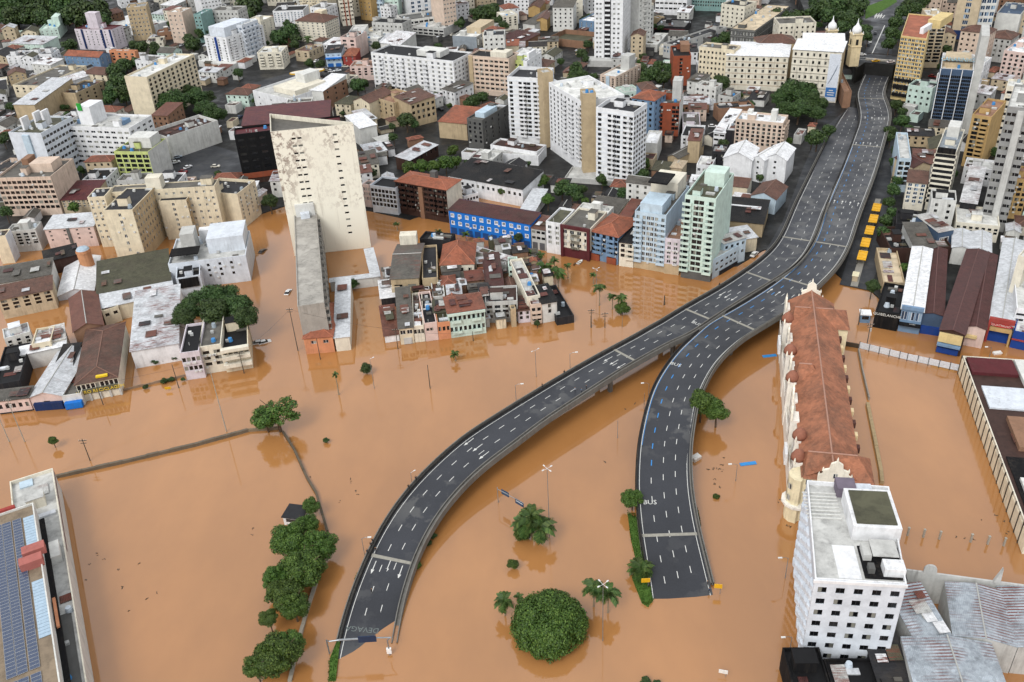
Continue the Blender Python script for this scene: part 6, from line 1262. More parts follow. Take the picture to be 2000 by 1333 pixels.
for reg, x, y, r, l, h in (('C6', 130, 870, 48, 'lone palm at the left side of the dome tree', 4.5), ('C6', 215, 845, 26, 'palm crown poking out behind the dome tree', 5), ('C6', 645, 790, 58, 'left palm of the pair right of the dome tree', 6), ('C6', 728, 825, 60, 'right palm of the pair beside the white mast', 6),
                           ('C6', 285, 390, 70, 'top palm of the three palm cluster', 6), ('C6', 335, 450, 72, 'front palm of the three palm cluster', 5), ('C6', 245, 430, 60, 'left palm of the three palm cluster', 4.5),
                           ('B3', 410, 875, 52, 'large palm at the corner of the black roofed house', 6), ('B3', 508, 915, 52, 'large palm right of the corner palm', 6), ('B3', 480, 825, 34, 'slim palm behind the corner palms', 6), ('B3', 583, 865, 26, 'slim young palm by the white boat', 5), ('B3', 778, 935, 24, 'short palm alone in the flooded square', 3.5),
                           ('B3', 826, 1030, 46, 'tall palm beside the white lamp mast in the square', 7), ('B3', 925, 1098, 36, 'left palm behind the traffic island bush', 5), ('B3', 990, 1108, 40, 'right palm behind the traffic island bush', 5),
                           ('B3', 15, 708, 32, 'young palm in front of the blue building at its left shutter', 4), ('B3', 185, 735, 26, 'young palm at the right end of the blue building', 4.5), ('B3', 282, 752, 26, 'young palm before the grey three storey house', 4.5), ('B3', 378, 778, 28, 'young palm before the narrow white house', 5),
                           ('B2', 1155, 543, 22, 'tiny palm below the white three storey block', 3), ('B2', 1475, 600, 26, 'tiny palm below the dark brown brick block', 3), ('B2', 1580, 632, 22, 'tiny palm at the left corner of the blue building', 3), ('B2', 1683, 625, 28, 'small palm in front of the second shutter of the blue building', 3.5), ('B2', 1790, 672, 30, 'small palm before the middle of the blue building', 4.5),
                           ('C2', 1600, 522, 30, 'low palm in the flood below the ornate mint house', 2.5), ('C2', 684, 675, 22, 'thin tall palm with a small crown in the flood', 7.5), ('A2', 475, 305, 30, 'palm beside the red hip roofed block', 5)):
    palm(reg, x, y, r, l, h, 13 if r < 40 else 16)
palm('C6', 920, 690, 60, 'spiky agave like palm on the green verge by the yellow sign', 1.6, 26, None, .2, False, 'agave', 'agave')
# green verges along the ramps
def verge(name, ps, z):
    m = MB(); q = [U(x, y, z) for x, y in ps]; c = sum(q, Vector()) / len(q); n = len(q)
    vs = [tuple((p.x, p.y, -.3)) for p in q]; m.poly([(p.x, p.y, z) for p in [c + (p - c) * .9 for p in q]])
    for i in range(n):
        a, b = q[i], q[(i + 1) % n]; a2, b2 = c + (a - c) * .9, c + (b - c) * .9; m.quad((a.x, a.y, -.2), (b.x, b.y, -.2), (b2.x, b2.y, z), (a2.x, a2.y, z))
    o = m.build(name, grass_mat, None, 'structure')
    r = random.Random(5); g = MB(); xs = [p.x for p in q]; ys = [p.y for p in q]; pl = [(p.x, p.y) for p in q]
    for _ in range(2600):
        x, y = r.uniform(min(xs), max(xs)), r.uniform(min(ys), max(ys))
        if inside((x, y), pl):
            t = r.random() * 3.14; w_ = Vector((math.cos(t), math.sin(t), 0)) * .14; p = Vector((x, y, z - .15)); e = p + Vector((r.gauss(0, .12), r.gauss(0, .12), r.uniform(.25, .6))); g.tri(p - w_, p + w_, e)
    g.build('verge_grass', LN, None, 'stuff')
verge('grass_verge', pts('Z5', '95,560 120,760 160,930 130,1060 205,1250 250,1280 292,1230 262,1090 235,950 205,760 190,600'), .5)
verge('grass_verge', pts('Z3', '205,650 150,760 110,880 85,990 60,1080 5,1220 0,1330 40,1330 62,1130 95,1010 130,880 180,740'), .5)
verge('grass_verge', pts('Z5', '598,540 610,640 628,690 640,680 630,600 612,540'), .4)
# ------------------------------------------------------------------ church towers, letters, signs
def church_tower(reg, x, y, hb, label):
    c = U(*rp(reg, x, y), ZT + hb); o = thing('church_tower', label, 'church tower', Matrix.Translation((c.x, c.y, ZT)))
    m = MB(); m.box(-2.6, -2.6, 0, 2.6, 2.6, hb); m.box(-3, -3, hb, 3, 3, hb + .5, bottom=True); m.box(-2.9, -2.9, hb * .62, 2.9, 2.9, hb * .62 + .4, bottom=True); m.build('shaft', wallm('d9c8a4', .5), o)
    m = MB(); m.tube([(0, 0, hb + .5), (0, 0, hb + 2.0), (0, 0, hb + 3.6), (0, 0, hb + 4.8), (0, 0, hb + 6.2), (0, 0, hb + 8.2)], [2.3, 2.6, 2.1, .9, .35, .06], 12); m.build('dome', wallm('white', .15), o, None, True)
    m = MB()
    for sx, sy in ((-1, -1), (1, -1), (1, 1), (-1, 1)): m.cyl(sx * 2.6, sy * 2.6, hb + .5, hb + 1.8, .35, 6, 0, .1)
    m.build('corner_pinnacle', wallm('white', .15), o, 'stuff')
    m = MB(); m.box(-.7, -2.68, hb * .68, .7, -2.55, hb * .68 + 3); m.box(-2.68, -.7, hb * .68, -2.55, .7, hb * .68 + 3); m.build('belfry_opening', plain('17181a'), o)
church_tower('A4', 660, 212, 12, 'left cream church tower with a white onion dome'); church_tower('A4', 832, 238, 17, 'right cream church tower with a white onion dome by the avenue')
FE = frame((hos['lx'], 0, 0), (-1, 0, 0))
m = MB(); m.box(hos['lx'] * .76, -.18, 1, hos['lx'] * .985, -.05, hos['h'] - 1.2); bn = m.build('banner', plain('c9ced6', .7), hos)
m = MB(); m.box(hos['lx'] * .765, -.24, 3.2, hos['lx'] * .98, -.19, 8.2); m.build('blue_panel', plain('2f6aa8', .7), hos)
m = MB()
for i, f_ in enumerate((.5, .9, .8)): m.box(hos['lx'] * (.872 - .085 * f_), -.27, 6.5 - i * 1.2, hos['lx'] * (.872 + .085 * f_), -.245, 7.0 - i * 1.2)
m.build('banner_print', M_WHITE, hos, 'stuff')
m = MB()
for k in range(7): m.quad((hos['lx'] * (.78 + .02 * k), -.2, 10 + 1.1 * k), (hos['lx'] * (.80 + .02 * k), -.2, 10 + 1.1 * k), (hos['lx'] * (.86 + .015 * k), -.2, 13 + 1.2 * k), (hos['lx'] * (.85 + .015 * k), -.2, 13 + 1.2 * k))
m.build('banner_drawing', plain('8d96a4', .7), hos, 'stuff')
RX = Matrix.Rotation(math.pi / 2, 4, 'X')
text_obj('roof_letters', 'CANARINHO', 2.5, plain('8fb4c4'), can, Matrix.Translation((can['lx'] * .5, can['ly'] * .42, can['h'] + .6)) @ RX, .15)
m = MB(); m.box(can['lx'] * .05, can['ly'] * .42 + .2, can['h'] + .1, can['lx'] * .95, can['ly'] * .42 + .5, can['h'] + .5); m.build('letter_rail', plain('22252b'), can)
text_obj('sign_letters', 'ALERO RECICLAGEM', 1.55, plain('d9bd4a'), rc_, Matrix.Translation((rc_['lx'] * .52, -.45, 2.9)) @ RX, .06)
m = MB(); m.box(.4, -.35, 2.6, rc_['lx'] - .4, -.02, 4.3, bottom=True); m.build('sign_band', plain('5c5a48'), rc_)
m = MB()
for i in range(5): m.box(rc_['lx'] * i / 4.2, -.4, 0, rc_['lx'] * i / 4.2 + .55, -.05, 2.6)
m.build('pillar', wallm('lgrey'), rc_, 'stuff')
m = MB(); m.box(rc_['lx'] * .5, .6, rc_['h'] + .35, rc_['lx'] * .78, 1.6, rc_['h'] + .95, bottom=True); m.build('yellow_board', plain('d8b820'), rc_)
text_obj('sign_letters', 'QUIBELANCHE', 1.25, M_WHITE, qb, Matrix.Translation((qb['lx'] * .5, -.15, qb['h'] - 1.1)) @ RX, .05)
text_obj('sign_letters', 'TOS', 2.2, plain('3a2018'), ts, Matrix.Translation((ts['lx'] * .3, -.5, 4.9)) @ RX, .04)
m = MB(); e = [(qd['lx'] * .5 + 3.4 * math.cos(t * math.pi / 9), -.62, 6.35 + .75 * math.sin(t * math.pi / 9)) for t in range(18)]; m.poly(e); m.build('oval_sign', plain('b02626'), qd)
text_obj('sign_letters', 'QUATRILHO', .95, M_WHITE, qd, Matrix.Translation((qd['lx'] * .5, -.66, 6.0)) @ RX, .02)
text_obj('sign_letters', 'artec', .9, M_WHITE, gf_, Matrix.Translation((gf_['lx'] * .62, -1.0, 3.5)) @ RX, .02)
# ------------------------------------------------------------------ street things in the flood
POLE = plain('4a443c', .9); STEEL = plain('8f9498', .4, .6); CONCP = plain('9b978c', .9)
def pole(reg, x0, y0, x1, y1, label, arm=0, mat=None, r=.16, lamp=0, name='utility_pole', cat='utility pole', heads=0):
    t, b = rp(reg, x0, y0), rp(reg, x1, y1); g = U(*b, 0); h = max(3, hgt(t, b)); o = thing(name, label, cat, Matrix.Translation((g.x, g.y, 0)))
    m = MB(); m.tube([(0, 0, -1), (0, 0, h)], [r, r * .6], 7); m.build('shaft', mat or POLE, o)
    if arm:
        m = MB(); m.box(-1.1, -.07, h - .7, 1.1, .07, h - .52, bottom=True); m.box(-.8, -.06, h - 1.6, .8, .06, h - 1.45, bottom=True); m.build('crossarm', POLE, o)
        m = MB()
        for q in (-1, -.4, .4, 1): m.cyl(q, 0, h - .52, h - .3, .06, 5)
        m.build('insulator', plain('c8c4bc'), o, 'stuff')
        if arm > 1: m = MB(); m.cyl(.35, 0, h - 3, h - 2, .28, 8); m.build('transformer', plain('a8a8a4'), o)
    if lamp:
        m = MB(); m.tube([(0, 0, h - .1), (lamp * .8, -.2, h + .5), (lamp * 2, -.4, h + .7)], [.06, .05, .04], 5); m.build('lamp_arm', STEEL, o)
        m = MB(); m.box(lamp * 2 - .45, -.6, h + .6, lamp * 2 + .45, -.25, h + .8, bottom=True); m.build('lamp_head', plain('d6d6d2'), o)
    if heads:
        for i in range(heads):
            a = 2 * math.pi * i / heads + .6; m = MB(); m.tube([(0, 0, h), (math.cos(a) * 1.1, math.sin(a) * 1.1, h + .12)], .04, 5); m.obox(Matrix.Translation((math.cos(a) * 1.2, math.sin(a) * 1.2, h + .08)) @ Matrix.Rotation(a, 4, 'Z'), .55, .24, .14); m.build('lamp_head', plain('d8d8d6'), o)
    return (g.x, g.y, h)
PP = [pole('C1', 620, 1170, 690, 1333, 'dark utility pole with a T crossarm in the open flood at left', 1), pole('C1', 1610, 660, 1735, 1110, 'tall grey utility pole before the cream corner house', 0, CONCP), pole('C1', 35, 870, 190, 1190, 'concrete utility pole before the pink house at the left edge', 2, CONCP),
      pole('C1', 0, 1005, 72, 1190, 'concrete utility pole at the very left edge', 0, CONCP), pole('C1', 1305, 600, 1370, 778, 'dark leaning pole by the submerged fence', 0), pole('C1', 1835, 500, 1870, 665, 'dark pole at the balcony corner of the cream corner house', 1), pole('C1', 730, 740, 790, 905, 'dark pole in front of the recycling letters', 0),
      pole('C2', 350, 160, 400, 492, 'tall pole with wires beside the orange tile house', 1), pole('C2', 535, 400, 572, 558, 'brown pole in front of the orange tile house', 0), pole('C2', 1145, 320, 1166, 480, 'pole before the pale yellow house front', 1), pole('C2', 1390, 600, 1412, 780, 'dark lone pole in the middle of the flood', 0),
      pole('C2', 1728, 345, 1742, 418, 'short dark pole before the ornate mint house', 0), pole('B3', 757, 1190, 764, 1335, 'left dark pole in the flooded square', 1), pole('B3', 865, 1215, 868, 1335, 'right dark pole in the flooded square', 1), pole('Z2', 600, -10, 604, 75, 'dark pole beside the traffic island', 0), pole('B3', 1322, 1090, 1322, 1160, 'short banner pole before the mint tower', 0, None, .3),
      pole('C3', 915, 320, 885, 482, 'utility pole with wires between station and shops', 2), pole('C3', 825, 215, 828, 335, 'thin pole beside the small kiosk', 0)]
LAMP = dict(mat=STEEL, r=.1, name='street_lamp', cat='street lamp')
for reg, x0, y0, x1, y1, l, lp, hd in (('C6', 700, 770, 698, 1095, 'tall white lamp mast right of the dome tree', 0, 4), ('C6', 380, 105, 393, 500, 'tall white lamp mast behind the palm cluster', 0, 4), ('B3', 800, 885, 803, 1060, 'white lamp mast behind the tall square palm', 0, 3), ('B3', 997, 1245, 1000, 1335, 'white lamp post in front of the traffic island bush', 0, 0),
                                       ('Z2', 170, 255, 186, 455, 'twin headed lamp left of the grey flyover', 0, 2), ('Z2', 1040, 510, 1046, 600, 'curved street lamp beside the left barrier of the dark flyover', -1, 0), ('C7', 298, 620, 275, 735, 'street lamp before the white office tower', -1, 0), ('Z2', 1725, 1130, 1712, 1255, 'thin street lamp in the flood right of the dark flyover', -1, 0),
                                       ('C3', 1742, 490, 1725, 558, 'street lamp before the long panelled warehouse', -1, 0), ('C5', 740, 505, 742, 600, 'thin lamp beside the people on the grey flyover', 1, 0), ('C5', 1000, 130, 1018, 215, 'camera pole beside the grey flyover barrier', 0, 1), ('Z2', 35, 520, 32, 640, 'thin lamp left of the grey flyover near the lone pole', 1, 0),
                                       ('Z2', 455, 280, 445, 390, 'lamp near the upper left barrier of the grey flyover', 1, 0), ('C7', 285, 1070, 300, 1160, 'drowned lamp arm left of the white office tower', -1, 0), ('Z2', 805, 790, 808, 925, 'thin rod standing in the ripple between the flyovers', 0, 0), ('Z2', 1010, 580, 1010, 705, 'thin rod beside the left barrier of the dark flyover', 0, 0), ('C2', 925, 560, 985, 780, 'white headed lamp above the dense round shrub', 0, 1)):
    pole(reg, x0, y0, x1, y1, l, 0, lamp=lp, heads=hd, **LAMP)
def cable(a, b, dz=-.6, sag=.8, label=''):
    A, B = Vector((a[0], a[1], a[2] + dz)), Vector((b[0], b[1], b[2] + dz)); cu = [A.lerp(B, t / 8) - Vector((0, 0, sag * 4 * (t / 8) * (1 - t / 8))) for t in range(9)]
    m = MB(); m.tube(cu, .035, 3); o = m.build('power_cable', plain('2a2a2a')); tag(o, label, 'power cable')
cable(PP[2], PP[5], label='power cable crossing the flooded street past the recycling house'); cable(PP[5], PP[7], label='power cable from the corner house pole to the orange tile house'); cable(PP[7], PP[9], label='power cable from the orange tile house to the island block')
cable(PP[9], PP[11], label='power cable along the front of the island block'); cable(PP[12], PP[13], label='short power cable between the two dark poles in the square'); cable(PP[16], PP[17], label='power cable beside the kiosk')
# masonry walls, block by block
def wall(regpts, label, th=.3, h=.9, blk=3.0, c='7a6c58', name='boundary_wall', capc=None):
    o = thing(name, label, 'wall'); q = [U(*p, 0) for p in regpts]; r = random.Random(len(label)); W_ = wallm(c, .9)
    for a, b in zip(q, q[1:]):
        n = max(1, int((b - a).length / blk)); F_ = frame(a, b - a); L = (b - a).length / n
        me = MB(); me.box(.02, -th / 2, -1, L - .02, th / 2, h); mesh = me.mesh('wall_block', [W_])
        for i in range(n): link('wall_block', mesh, o, None, F_ @ Matrix.Translation((i * L, 0, r.uniform(-.12, .12))))
    return o
wall([(109, 934), (240, 905), (380, 872), (485, 843)], 'low stained stone wall crossing the flood at left', .8, 1.0, 3, '6a6052')
wall([(485, 843), (548, 838)], 'short end of the stone wall under the broken tree', .7, .9)
wall([(553, 845), (575, 880), (600, 935), (618, 965), (640, 1040)], 'narrow dark path wall running down from the broken tree', .6, .7, 3, '5c5244')
wall([(618, 1140), (598, 1200), (585, 1250), (566, 1333)], 'pale kerb wall beside the bottom trees', .8, .6, 3, '9a9284')
wall([rp('C1', 940, 800), rp('C1', 1180, 745), rp('C1', 1420, 690)], 'submerged fence wall before the rust streaked warehouse', .25, .8, 2.4, '8f7a66')
wall([rp('C3', 695, 468), rp('C3', 830, 492)], 'dark wall between the station and the white fence', .4, 1.6, 3, '4a4034')
wall([rp('C3', 828, 515), rp('C3', 858, 670), rp('C3', 900, 850)], 'grey fence wall running towards the viewer beside the station', .35, 1.2, 2.6, '8d8880')
wall([rp('C3', 890, 880), rp('C3', 930, 1080), rp('C3', 980, 1333), rp('C7', 830, 195)], 'long tan garden wall beside the station', .9, 1.0, 3, 'a08d6c')
fn = thing('barrier_fence', 'white slatted fence with dark posts between station and warehouse', 'fence'); q = [U(*rp('C3', x, y), 0) for x, y in ((832, 500), (1160, 580), (1490, 652))]
sm = MB(); sm.box(0, -.05, 0, 3.02, .05, .46, bottom=True); slat = sm.mesh('slat', [plain('c9ced4')]); pm_ = MB(); pm_.box(-.1, -.12, -.5, .1, .12, 2.9); pst = pm_.mesh('post', [plain('3a3a3c')])
for a, b in zip(q, q[1:]):
    n = round((b - a).length / 3.0); F_ = frame(a, b - a)
    for i in range(n):
        link('post', pst, fn, None, F_ @ Matrix.Translation((i * 3, 0, 0)))
        for z in (.5, 1.05, 1.6, 2.15): link('slat', slat, fn, None, F_ @ Matrix.Translation((i * 3, 0, z)))
for i, (x, y, xb, yb) in enumerate(((988, 450, 978, 490), (1077, 460, 1068, 500), (1172, 468, 1160, 512), (1350, 488, 1340, 528), (1448, 500, 1438, 540), (1542, 510, 1530, 550))):
    g = U(*rp('C7', xb, yb), 0); m = MB(); m.box(-.18, -.18, -1, .18, .18, 2.4); m.box(-.25, -.25, 2.4, .25, .25, 2.6, bottom=True); o = m.build('fence_post', CONCP); o.matrix_basis = Matrix.Translation(g); tag(o, ('first', 'second', 'third', 'fourth', 'fifth', 'sixth')[i] + ' drowned concrete fence post counted from the white office tower', 'fence post', 'posts of the drowned fence')
pw = thing('parapet_wall', 'white boundary wall with gable tops behind the rusty corrugated roofs', 'wall'); a, b = U(*rp('C7', 975, 690), 8.8), U(*rp('C7', 1648, 780), 8.8); F_ = frame(a, b - a); L = (b - a).length
m = MB(); m.box(0, 0, 0, L, .4, 8.9); m.build('wall_body', wallm('lgrey', .7), pw).matrix_basis = F_
m = MB(); s_ = [(L * .2 + 1.3 * math.cos(t * math.pi / 8), 9.8 + 1.3 * math.sin(t * math.pi / 8)) for t in range(9)] + [(L * .2 - 1.3, 8.8), (L * .2 + 1.3, 8.8)]; s_.append(s_[0]); s_.pop(); m.poly([F_ @ Vector((x, -.05, z)) for x, z in s_]); m.poly([F_ @ Vector((x, .45, z)) for x, z in s_][::-1])
for (x, z), (x2, z2) in zip(s_, s_[1:]): m.quad(F_ @ Vector((x, -.05, z)), F_ @ Vector((x, .45, z)), F_ @ Vector((x2, .45, z2)), F_ @ Vector((x2, -.05, z2)))
m.build('round_gable', wallm('lgrey', .7), pw)
m = MB(); s_ = [(L * .74, 8.8), (L * .80, 8.8), (L * .79, 13)]; m.poly([F_ @ Vector((x, -.3, z)) for x, z in s_]); m.poly([F_ @ Vector((x, .5, z)) for x, z in s_][::-1])
for i in range(3): (x, z), (x2, z2) = s_[i], s_[(i + 1) % 3]; m.quad(F_ @ Vector((x, -.3, z)), F_ @ Vector((x, .5, z)), F_ @ Vector((x2, .5, z2)), F_ @ Vector((x2, -.3, z2)))
m.build('pointed_gable', wallm('lgrey', .7), pw)
# gantry over the end of the flyover
gt = thing('sign_gantry', 'grey arched sign gantry over the drowned end of the grey flyover', 'gantry'); hG = 6.2
A0, A1 = U(*rp('Z3', 60, 1105), hG), U(*rp('Z3', 262, 1093), hG); B0 = U(*rp('Z3', 335, 1185), 0); C0 = U(*rp('Z3', 10, 1180), 0)
m = MB(); m.tube([A0, A1], .22, 8); m.build('beam', STEEL, gt)
d_ = (A1 - A0).normalized(); m = MB(); m.tube([A1, A1 + d_ * 3 + Vector((0, 0, -.2)), Vector((B0.x, B0.y, hG - 1.6)), Vector((B0.x, B0.y, 3)), Vector((B0.x, B0.y, -1))], .16, 7); m.build('curved_leg', STEEL, gt)
m = MB(); m.tube([A0, A0 - d_ * 2 + Vector((0, 0, -.3)), Vector((C0.x, C0.y, hG - 1.8)), Vector((C0.x, C0.y, -1))], .16, 7); m.build('curved_leg', STEEL, gt)
m = MB(); F_ = frame(A0.lerp(A1, .52), A1 - A0, hG - .2); L = (A1 - A0).length; m.box(0, -.3, -.7, L * .48, -.12, 1.1, bottom=True); m.build('sign_board', plain('1b2d48'), gt).matrix_basis = F_
m = MB(); m.box(-.5, -.25, 0, .5, .25, 1.5, bottom=True); m.build('control_box', plain('e0e0de'), gt).matrix_basis = Matrix.Translation((B0.x, B0.y, .6))
def board(reg, x0, y0, x1, y1, z, hgt_, c, label, stripes=None, post=True):
    a, b = U(*rp(reg, x0, y0), z), U(*rp(reg, x1, y1), z); o = thing('road_sign', label, 'road sign', frame(a, b - a)); L = (b - a).length
    m = MB(); m.box(0, -.06, z - hgt_, L, .06, z, bottom=True); m.build('sign_face', plain(c), o)
    if post: m = MB(); m.tube([(L * .8, .1, -1), (L * .8, .1, z)], .07, 6); m.build('post', STEEL, o)
    if stripes: m = MB(); m.box(L * .1, -.09, z - hgt_ * .45, L * .9, -.065, z - hgt_ * .3, bottom=True); m.build('sign_stripe', plain(stripes), o)
board('C6', 115, 222, 157, 245, 5.5, 1.5, '26415c', 'upper of two blue overhead sign panels above the palm cluster', 'c8d2da', False); board('C6', 195, 275, 242, 303, 5.5, 1.5, '26415c', 'lower of two blue overhead sign panels above the palm cluster', 'c8d2da', False)
st = thing('sign_support', 'thin cantilever pole carrying the two blue sign panels', 'sign support'); a, b, c = U(*rp('C6', 92, 222), 5.6), U(*rp('C6', 245, 305), 5.6), U(*rp('C6', 98, 300), 0)
m = MB(); m.tube([(c.x, c.y, -1), (c.x, c.y, 5.2), a, b], [.12, .1, .09, .06], 6); m.build('bent_pole', STEEL, st)
board('C6', 920, 738, 971, 735, 3.2, 1.2, 'd6a51c', 'yellow warning sign on the green verge'); board('C6', 1340, 768, 1386, 772, 3.2, 1.2, 'd6a51c', 'yellow warning sign right of the dark flyover end')
board('C6', 1366, 1258, 1418, 1268, 2, 1.0, 'd6d6d2', 'white drowned sign near the bottom edge'); board('C1', 1258, 772, 1306, 766, 1.6, .9, 'c69a1e', 'yellow car roof like sign by the drowned fence', None, False)
# white hut by the trees, kiosk
def hut(reg, x, y, z, wx, wy, c, rc, label, nm, cat):
    g = U(*rp(reg, x, y), z); o = thing(nm, label, cat, frame(g, (1, -.25, 0))); m = MB(); m.box(-wx / 2, -wy / 2, -1, wx / 2, wy / 2, z); m.build('wall', wallm(c), o)
    m = MB(); m.box(-wx / 2 - .3, -wy / 2 - .3, z, wx / 2 + .3, wy / 2 + .3, z + .25, bottom=True); m.build('roof', roofm(rc), o)
    m = MB(); m.box(-wx * .35, -wy / 2 - .04, z * .45, wx * .35, -wy / 2 + .02, z * .85); m.build('window', GLD, o)
hut('C5', 345, 355, 2.6, 5, 4.5, 'white', 'dark', 'small white hut with a dark roof under the trees', 'hut', 'hut'); hut('C3', 878, 250, 3, 3, 3, 'bgrey', 'wmetal', 'small blue kiosk with a white roof in the flooded street', 'kiosk', 'kiosk')
for reg, x, y, l in (('C3', 222, 537, 'blue roof panel just above the water left of the station, upper'), ('C3', 75, 1275, 'blue roof panel just above the water left of the station, lower')):
    g = U(*rp(reg, x, y), .5); o = thing('shelter_roof', l, 'drowned shelter', frame(g, (1, .1, 0))); m = MB(); m.box(-2.2, -.6, 0, 2.2, .6, .15, bottom=True); m.build('roof', plain('2e86c8'), o); m = MB(); m.box(-1.8, -.1, -1.5, -1.7, .1, 0); m.box(1.7, -.1, -1.5, 1.8, .1, 0); m.build('frame', STEEL, o, 'stuff')
# yellow bus shelters on the platform
pf = [U(*rp('B4', x, y), .5) for x, y in ((946, 310), (985, 312), (825, 912), (775, 905))]; m = MB(); m.prism(ccw([tuple(p[:2]) for p in pf]) and [Vector((*p, 0)) for p in ccw([tuple(p[:2]) for p in pf])], .2, .55); o = m.build('platform', plain('8d8a82', .8)); tag(o, 'long grey bus platform under the yellow shelters', 'bus platform')
_d = U(*rp('B4', 965, 312), 3) - U(*rp('B4', 800, 908), 3)
for i, (x, y) in enumerate(((955, 368), (933, 445), (907, 524), (879, 608), (857, 697))):
    g = U(*rp('B4', x, y), 3.2); o = thing('bus_shelter', ('farthest', 'second farthest', 'middle', 'second nearest', 'nearest')[i] + ' yellow roofed shelter on the bus platform', 'bus shelter', frame(g, _d), 'yellow bus shelters')
    Ls = 7.4; m = MB(); m.box(-Ls / 2, -1.55, 3.0, Ls / 2, 1.55, 3.25, bottom=True); m.build('roof', plain('e0a80c', .5), o)
    m = MB()
    for a in (-2.6, 0, 2.6): m.box(a - .04, -1.5, 3.25, a + .04, 1.5, 3.35)
    m.build('roof_rib', plain('c08c08', .5), o, 'stuff'); m = MB()
    for a in (-2.6, 2.6):
        for b in (-1.3, 1.3): m.box(a - .1, b - .1, .4, a + .1, b + .1, 3.0)
    m.build('posts', plain('40403c'), o, 'stuff'); m = MB(); m.box(-2.4, 1.2, .9, 2.4, 1.6, 1.05, bottom=True); m.build('bench', plain('6a6a66'), o)
g = U(*rp('B4', 812, 828), 2.6); o = thing('ticket_booth', 'small beige booth at the wet end of the bus platform', 'booth', frame(g, _d)); m = MB(); m.box(-1.6, -.9, .5, 1.6, .9, 2.6); m.build('wall', wallm('sand'), o); m = MB(); m.box(-1.8, -1.1, 2.6, 1.8, 1.1, 2.75, bottom=True); m.build('roof', plain('d8cfae'), o); m = MB(); m.box(-1, -.95, 1.5, 1, -.88, 2.2); m.build('window', GLD, o)
# petrol station canopy
cp = thing('petrol_canopy', 'rounded yellow rimmed petrol station canopy by the far street', 'petrol canopy', frame(U(*rp('A2', 470, 550), 5), (1, .25, 0))); m = MB(); e = [(11 * (math.cos(t) if abs(math.cos(t)) < .8 else math.copysign(.8 + (abs(math.cos(t)) - .8) * .9, math.cos(t))), 3.6 * math.sin(t)) for t in [i * math.pi / 12 for i in range(24)]]
m.prism([Vector((*q, 0)) for q in e], 4.6, 5.4); m.build('rim', plain('d0a02c'), cp); m = MB(); m.poly([(x * .96, y * .9, 5.42) for x, y in e]); m.build('canopy_top', plain('d6d2c4'), cp); m = MB()
for x in (-6, 6): m.cyl(x, 0, .3, 4.6, .3, 8)
m.build('columns', plain('c8c8c8'), cp, 'stuff')
# round brick tower
rt = thing('round_tower', 'round salmon brick tower with a blue grey cap behind the white gabled shed', 'round tower', Matrix.Translation(U(*rp('B1', 632, 735), 9.5).xy.to_3d())); m = MB(); m.cyl(0, 0, -.5, 9.5, 2.6, 16); m.cyl(0, 0, 8.4, 8.9, 2.8, 16); m.build('shaft', wallm('c08a64', .6), rt); m = MB(); m.tube([(0, 0, 9.5), (0, 0, 10.2), (0, 0, 10.7)], [2.5, 2.0, .1], 16); m.build('cap', plain('9fb0bc'), rt)
# ------------------------------------------------------------------ cars, boats, people, debris
def car_proto(c, label, wagon=False):
    o = thing('parked_car', label, 'car'); m = MB(); pr = [(-2.15, .35), (2.15, .35), (2.2, .62), (2.1, .85), (1.1, .95), (-1.95, .98), (-2.15, .8)]
    m.poly([(x, -.85, z) for x, z in pr]); m.poly([(x, .85, z) for x, z in pr][::-1])
    for i in range(len(pr)): (x, z), (x2, z2) = pr[i], pr[(i + 1) % len(pr)]; m.quad((x2, -.85, z2), (x, -.85, z), (x, .85, z), (x2, .85, z2))
    rf = [(1.1, .95), (.35, 1.45), (-1.2 if not wagon else -1.85, 1.47), (-1.95, .98)]
    m.quad((rf[1][0], -.68, rf[1][1]), (rf[2][0], -.68, rf[2][1]), (rf[2][0], .68, rf[2][1]), (rf[1][0], .68, rf[1][1])); m.build('body', plain(c, .3), o)
    g = MB(); g.quad((rf[0][0], -.78, rf[0][1]), (rf[0][0], .78, rf[0][1]), (rf[1][0], .68, rf[1][1] - .01), (rf[1][0], -.68, rf[1][1] - .01)); g.quad((rf[3][0], .78, rf[3][1]), (rf[3][0], -.78, rf[3][1]), (rf[2][0], -.68, rf[2][1] - .01), (rf[2][0], .68, rf[2][1] - .01))
    for s in (-1, 1): g.quad((rf[0][0], s * .8, rf[0][1]), (rf[1][0], s * .68, rf[1][1] - .01), (rf[2][0], s * .68, rf[2][1] - .01), (rf[3][0], s * .8, rf[3][1]))
    g.build('windows', GLD, o)
    wm = MB(); wm.tube([(0, -.1, 0), (0, .1, 0)], .32, 10); wl = wm.mesh('wheel', [plain('1a1a1c')])
    for x in (-1.35, 1.35):
        for y in (-.8, .8): link('wheel', wl, o, None, Matrix.Translation((x, y, .32)))
    remember(o); return o
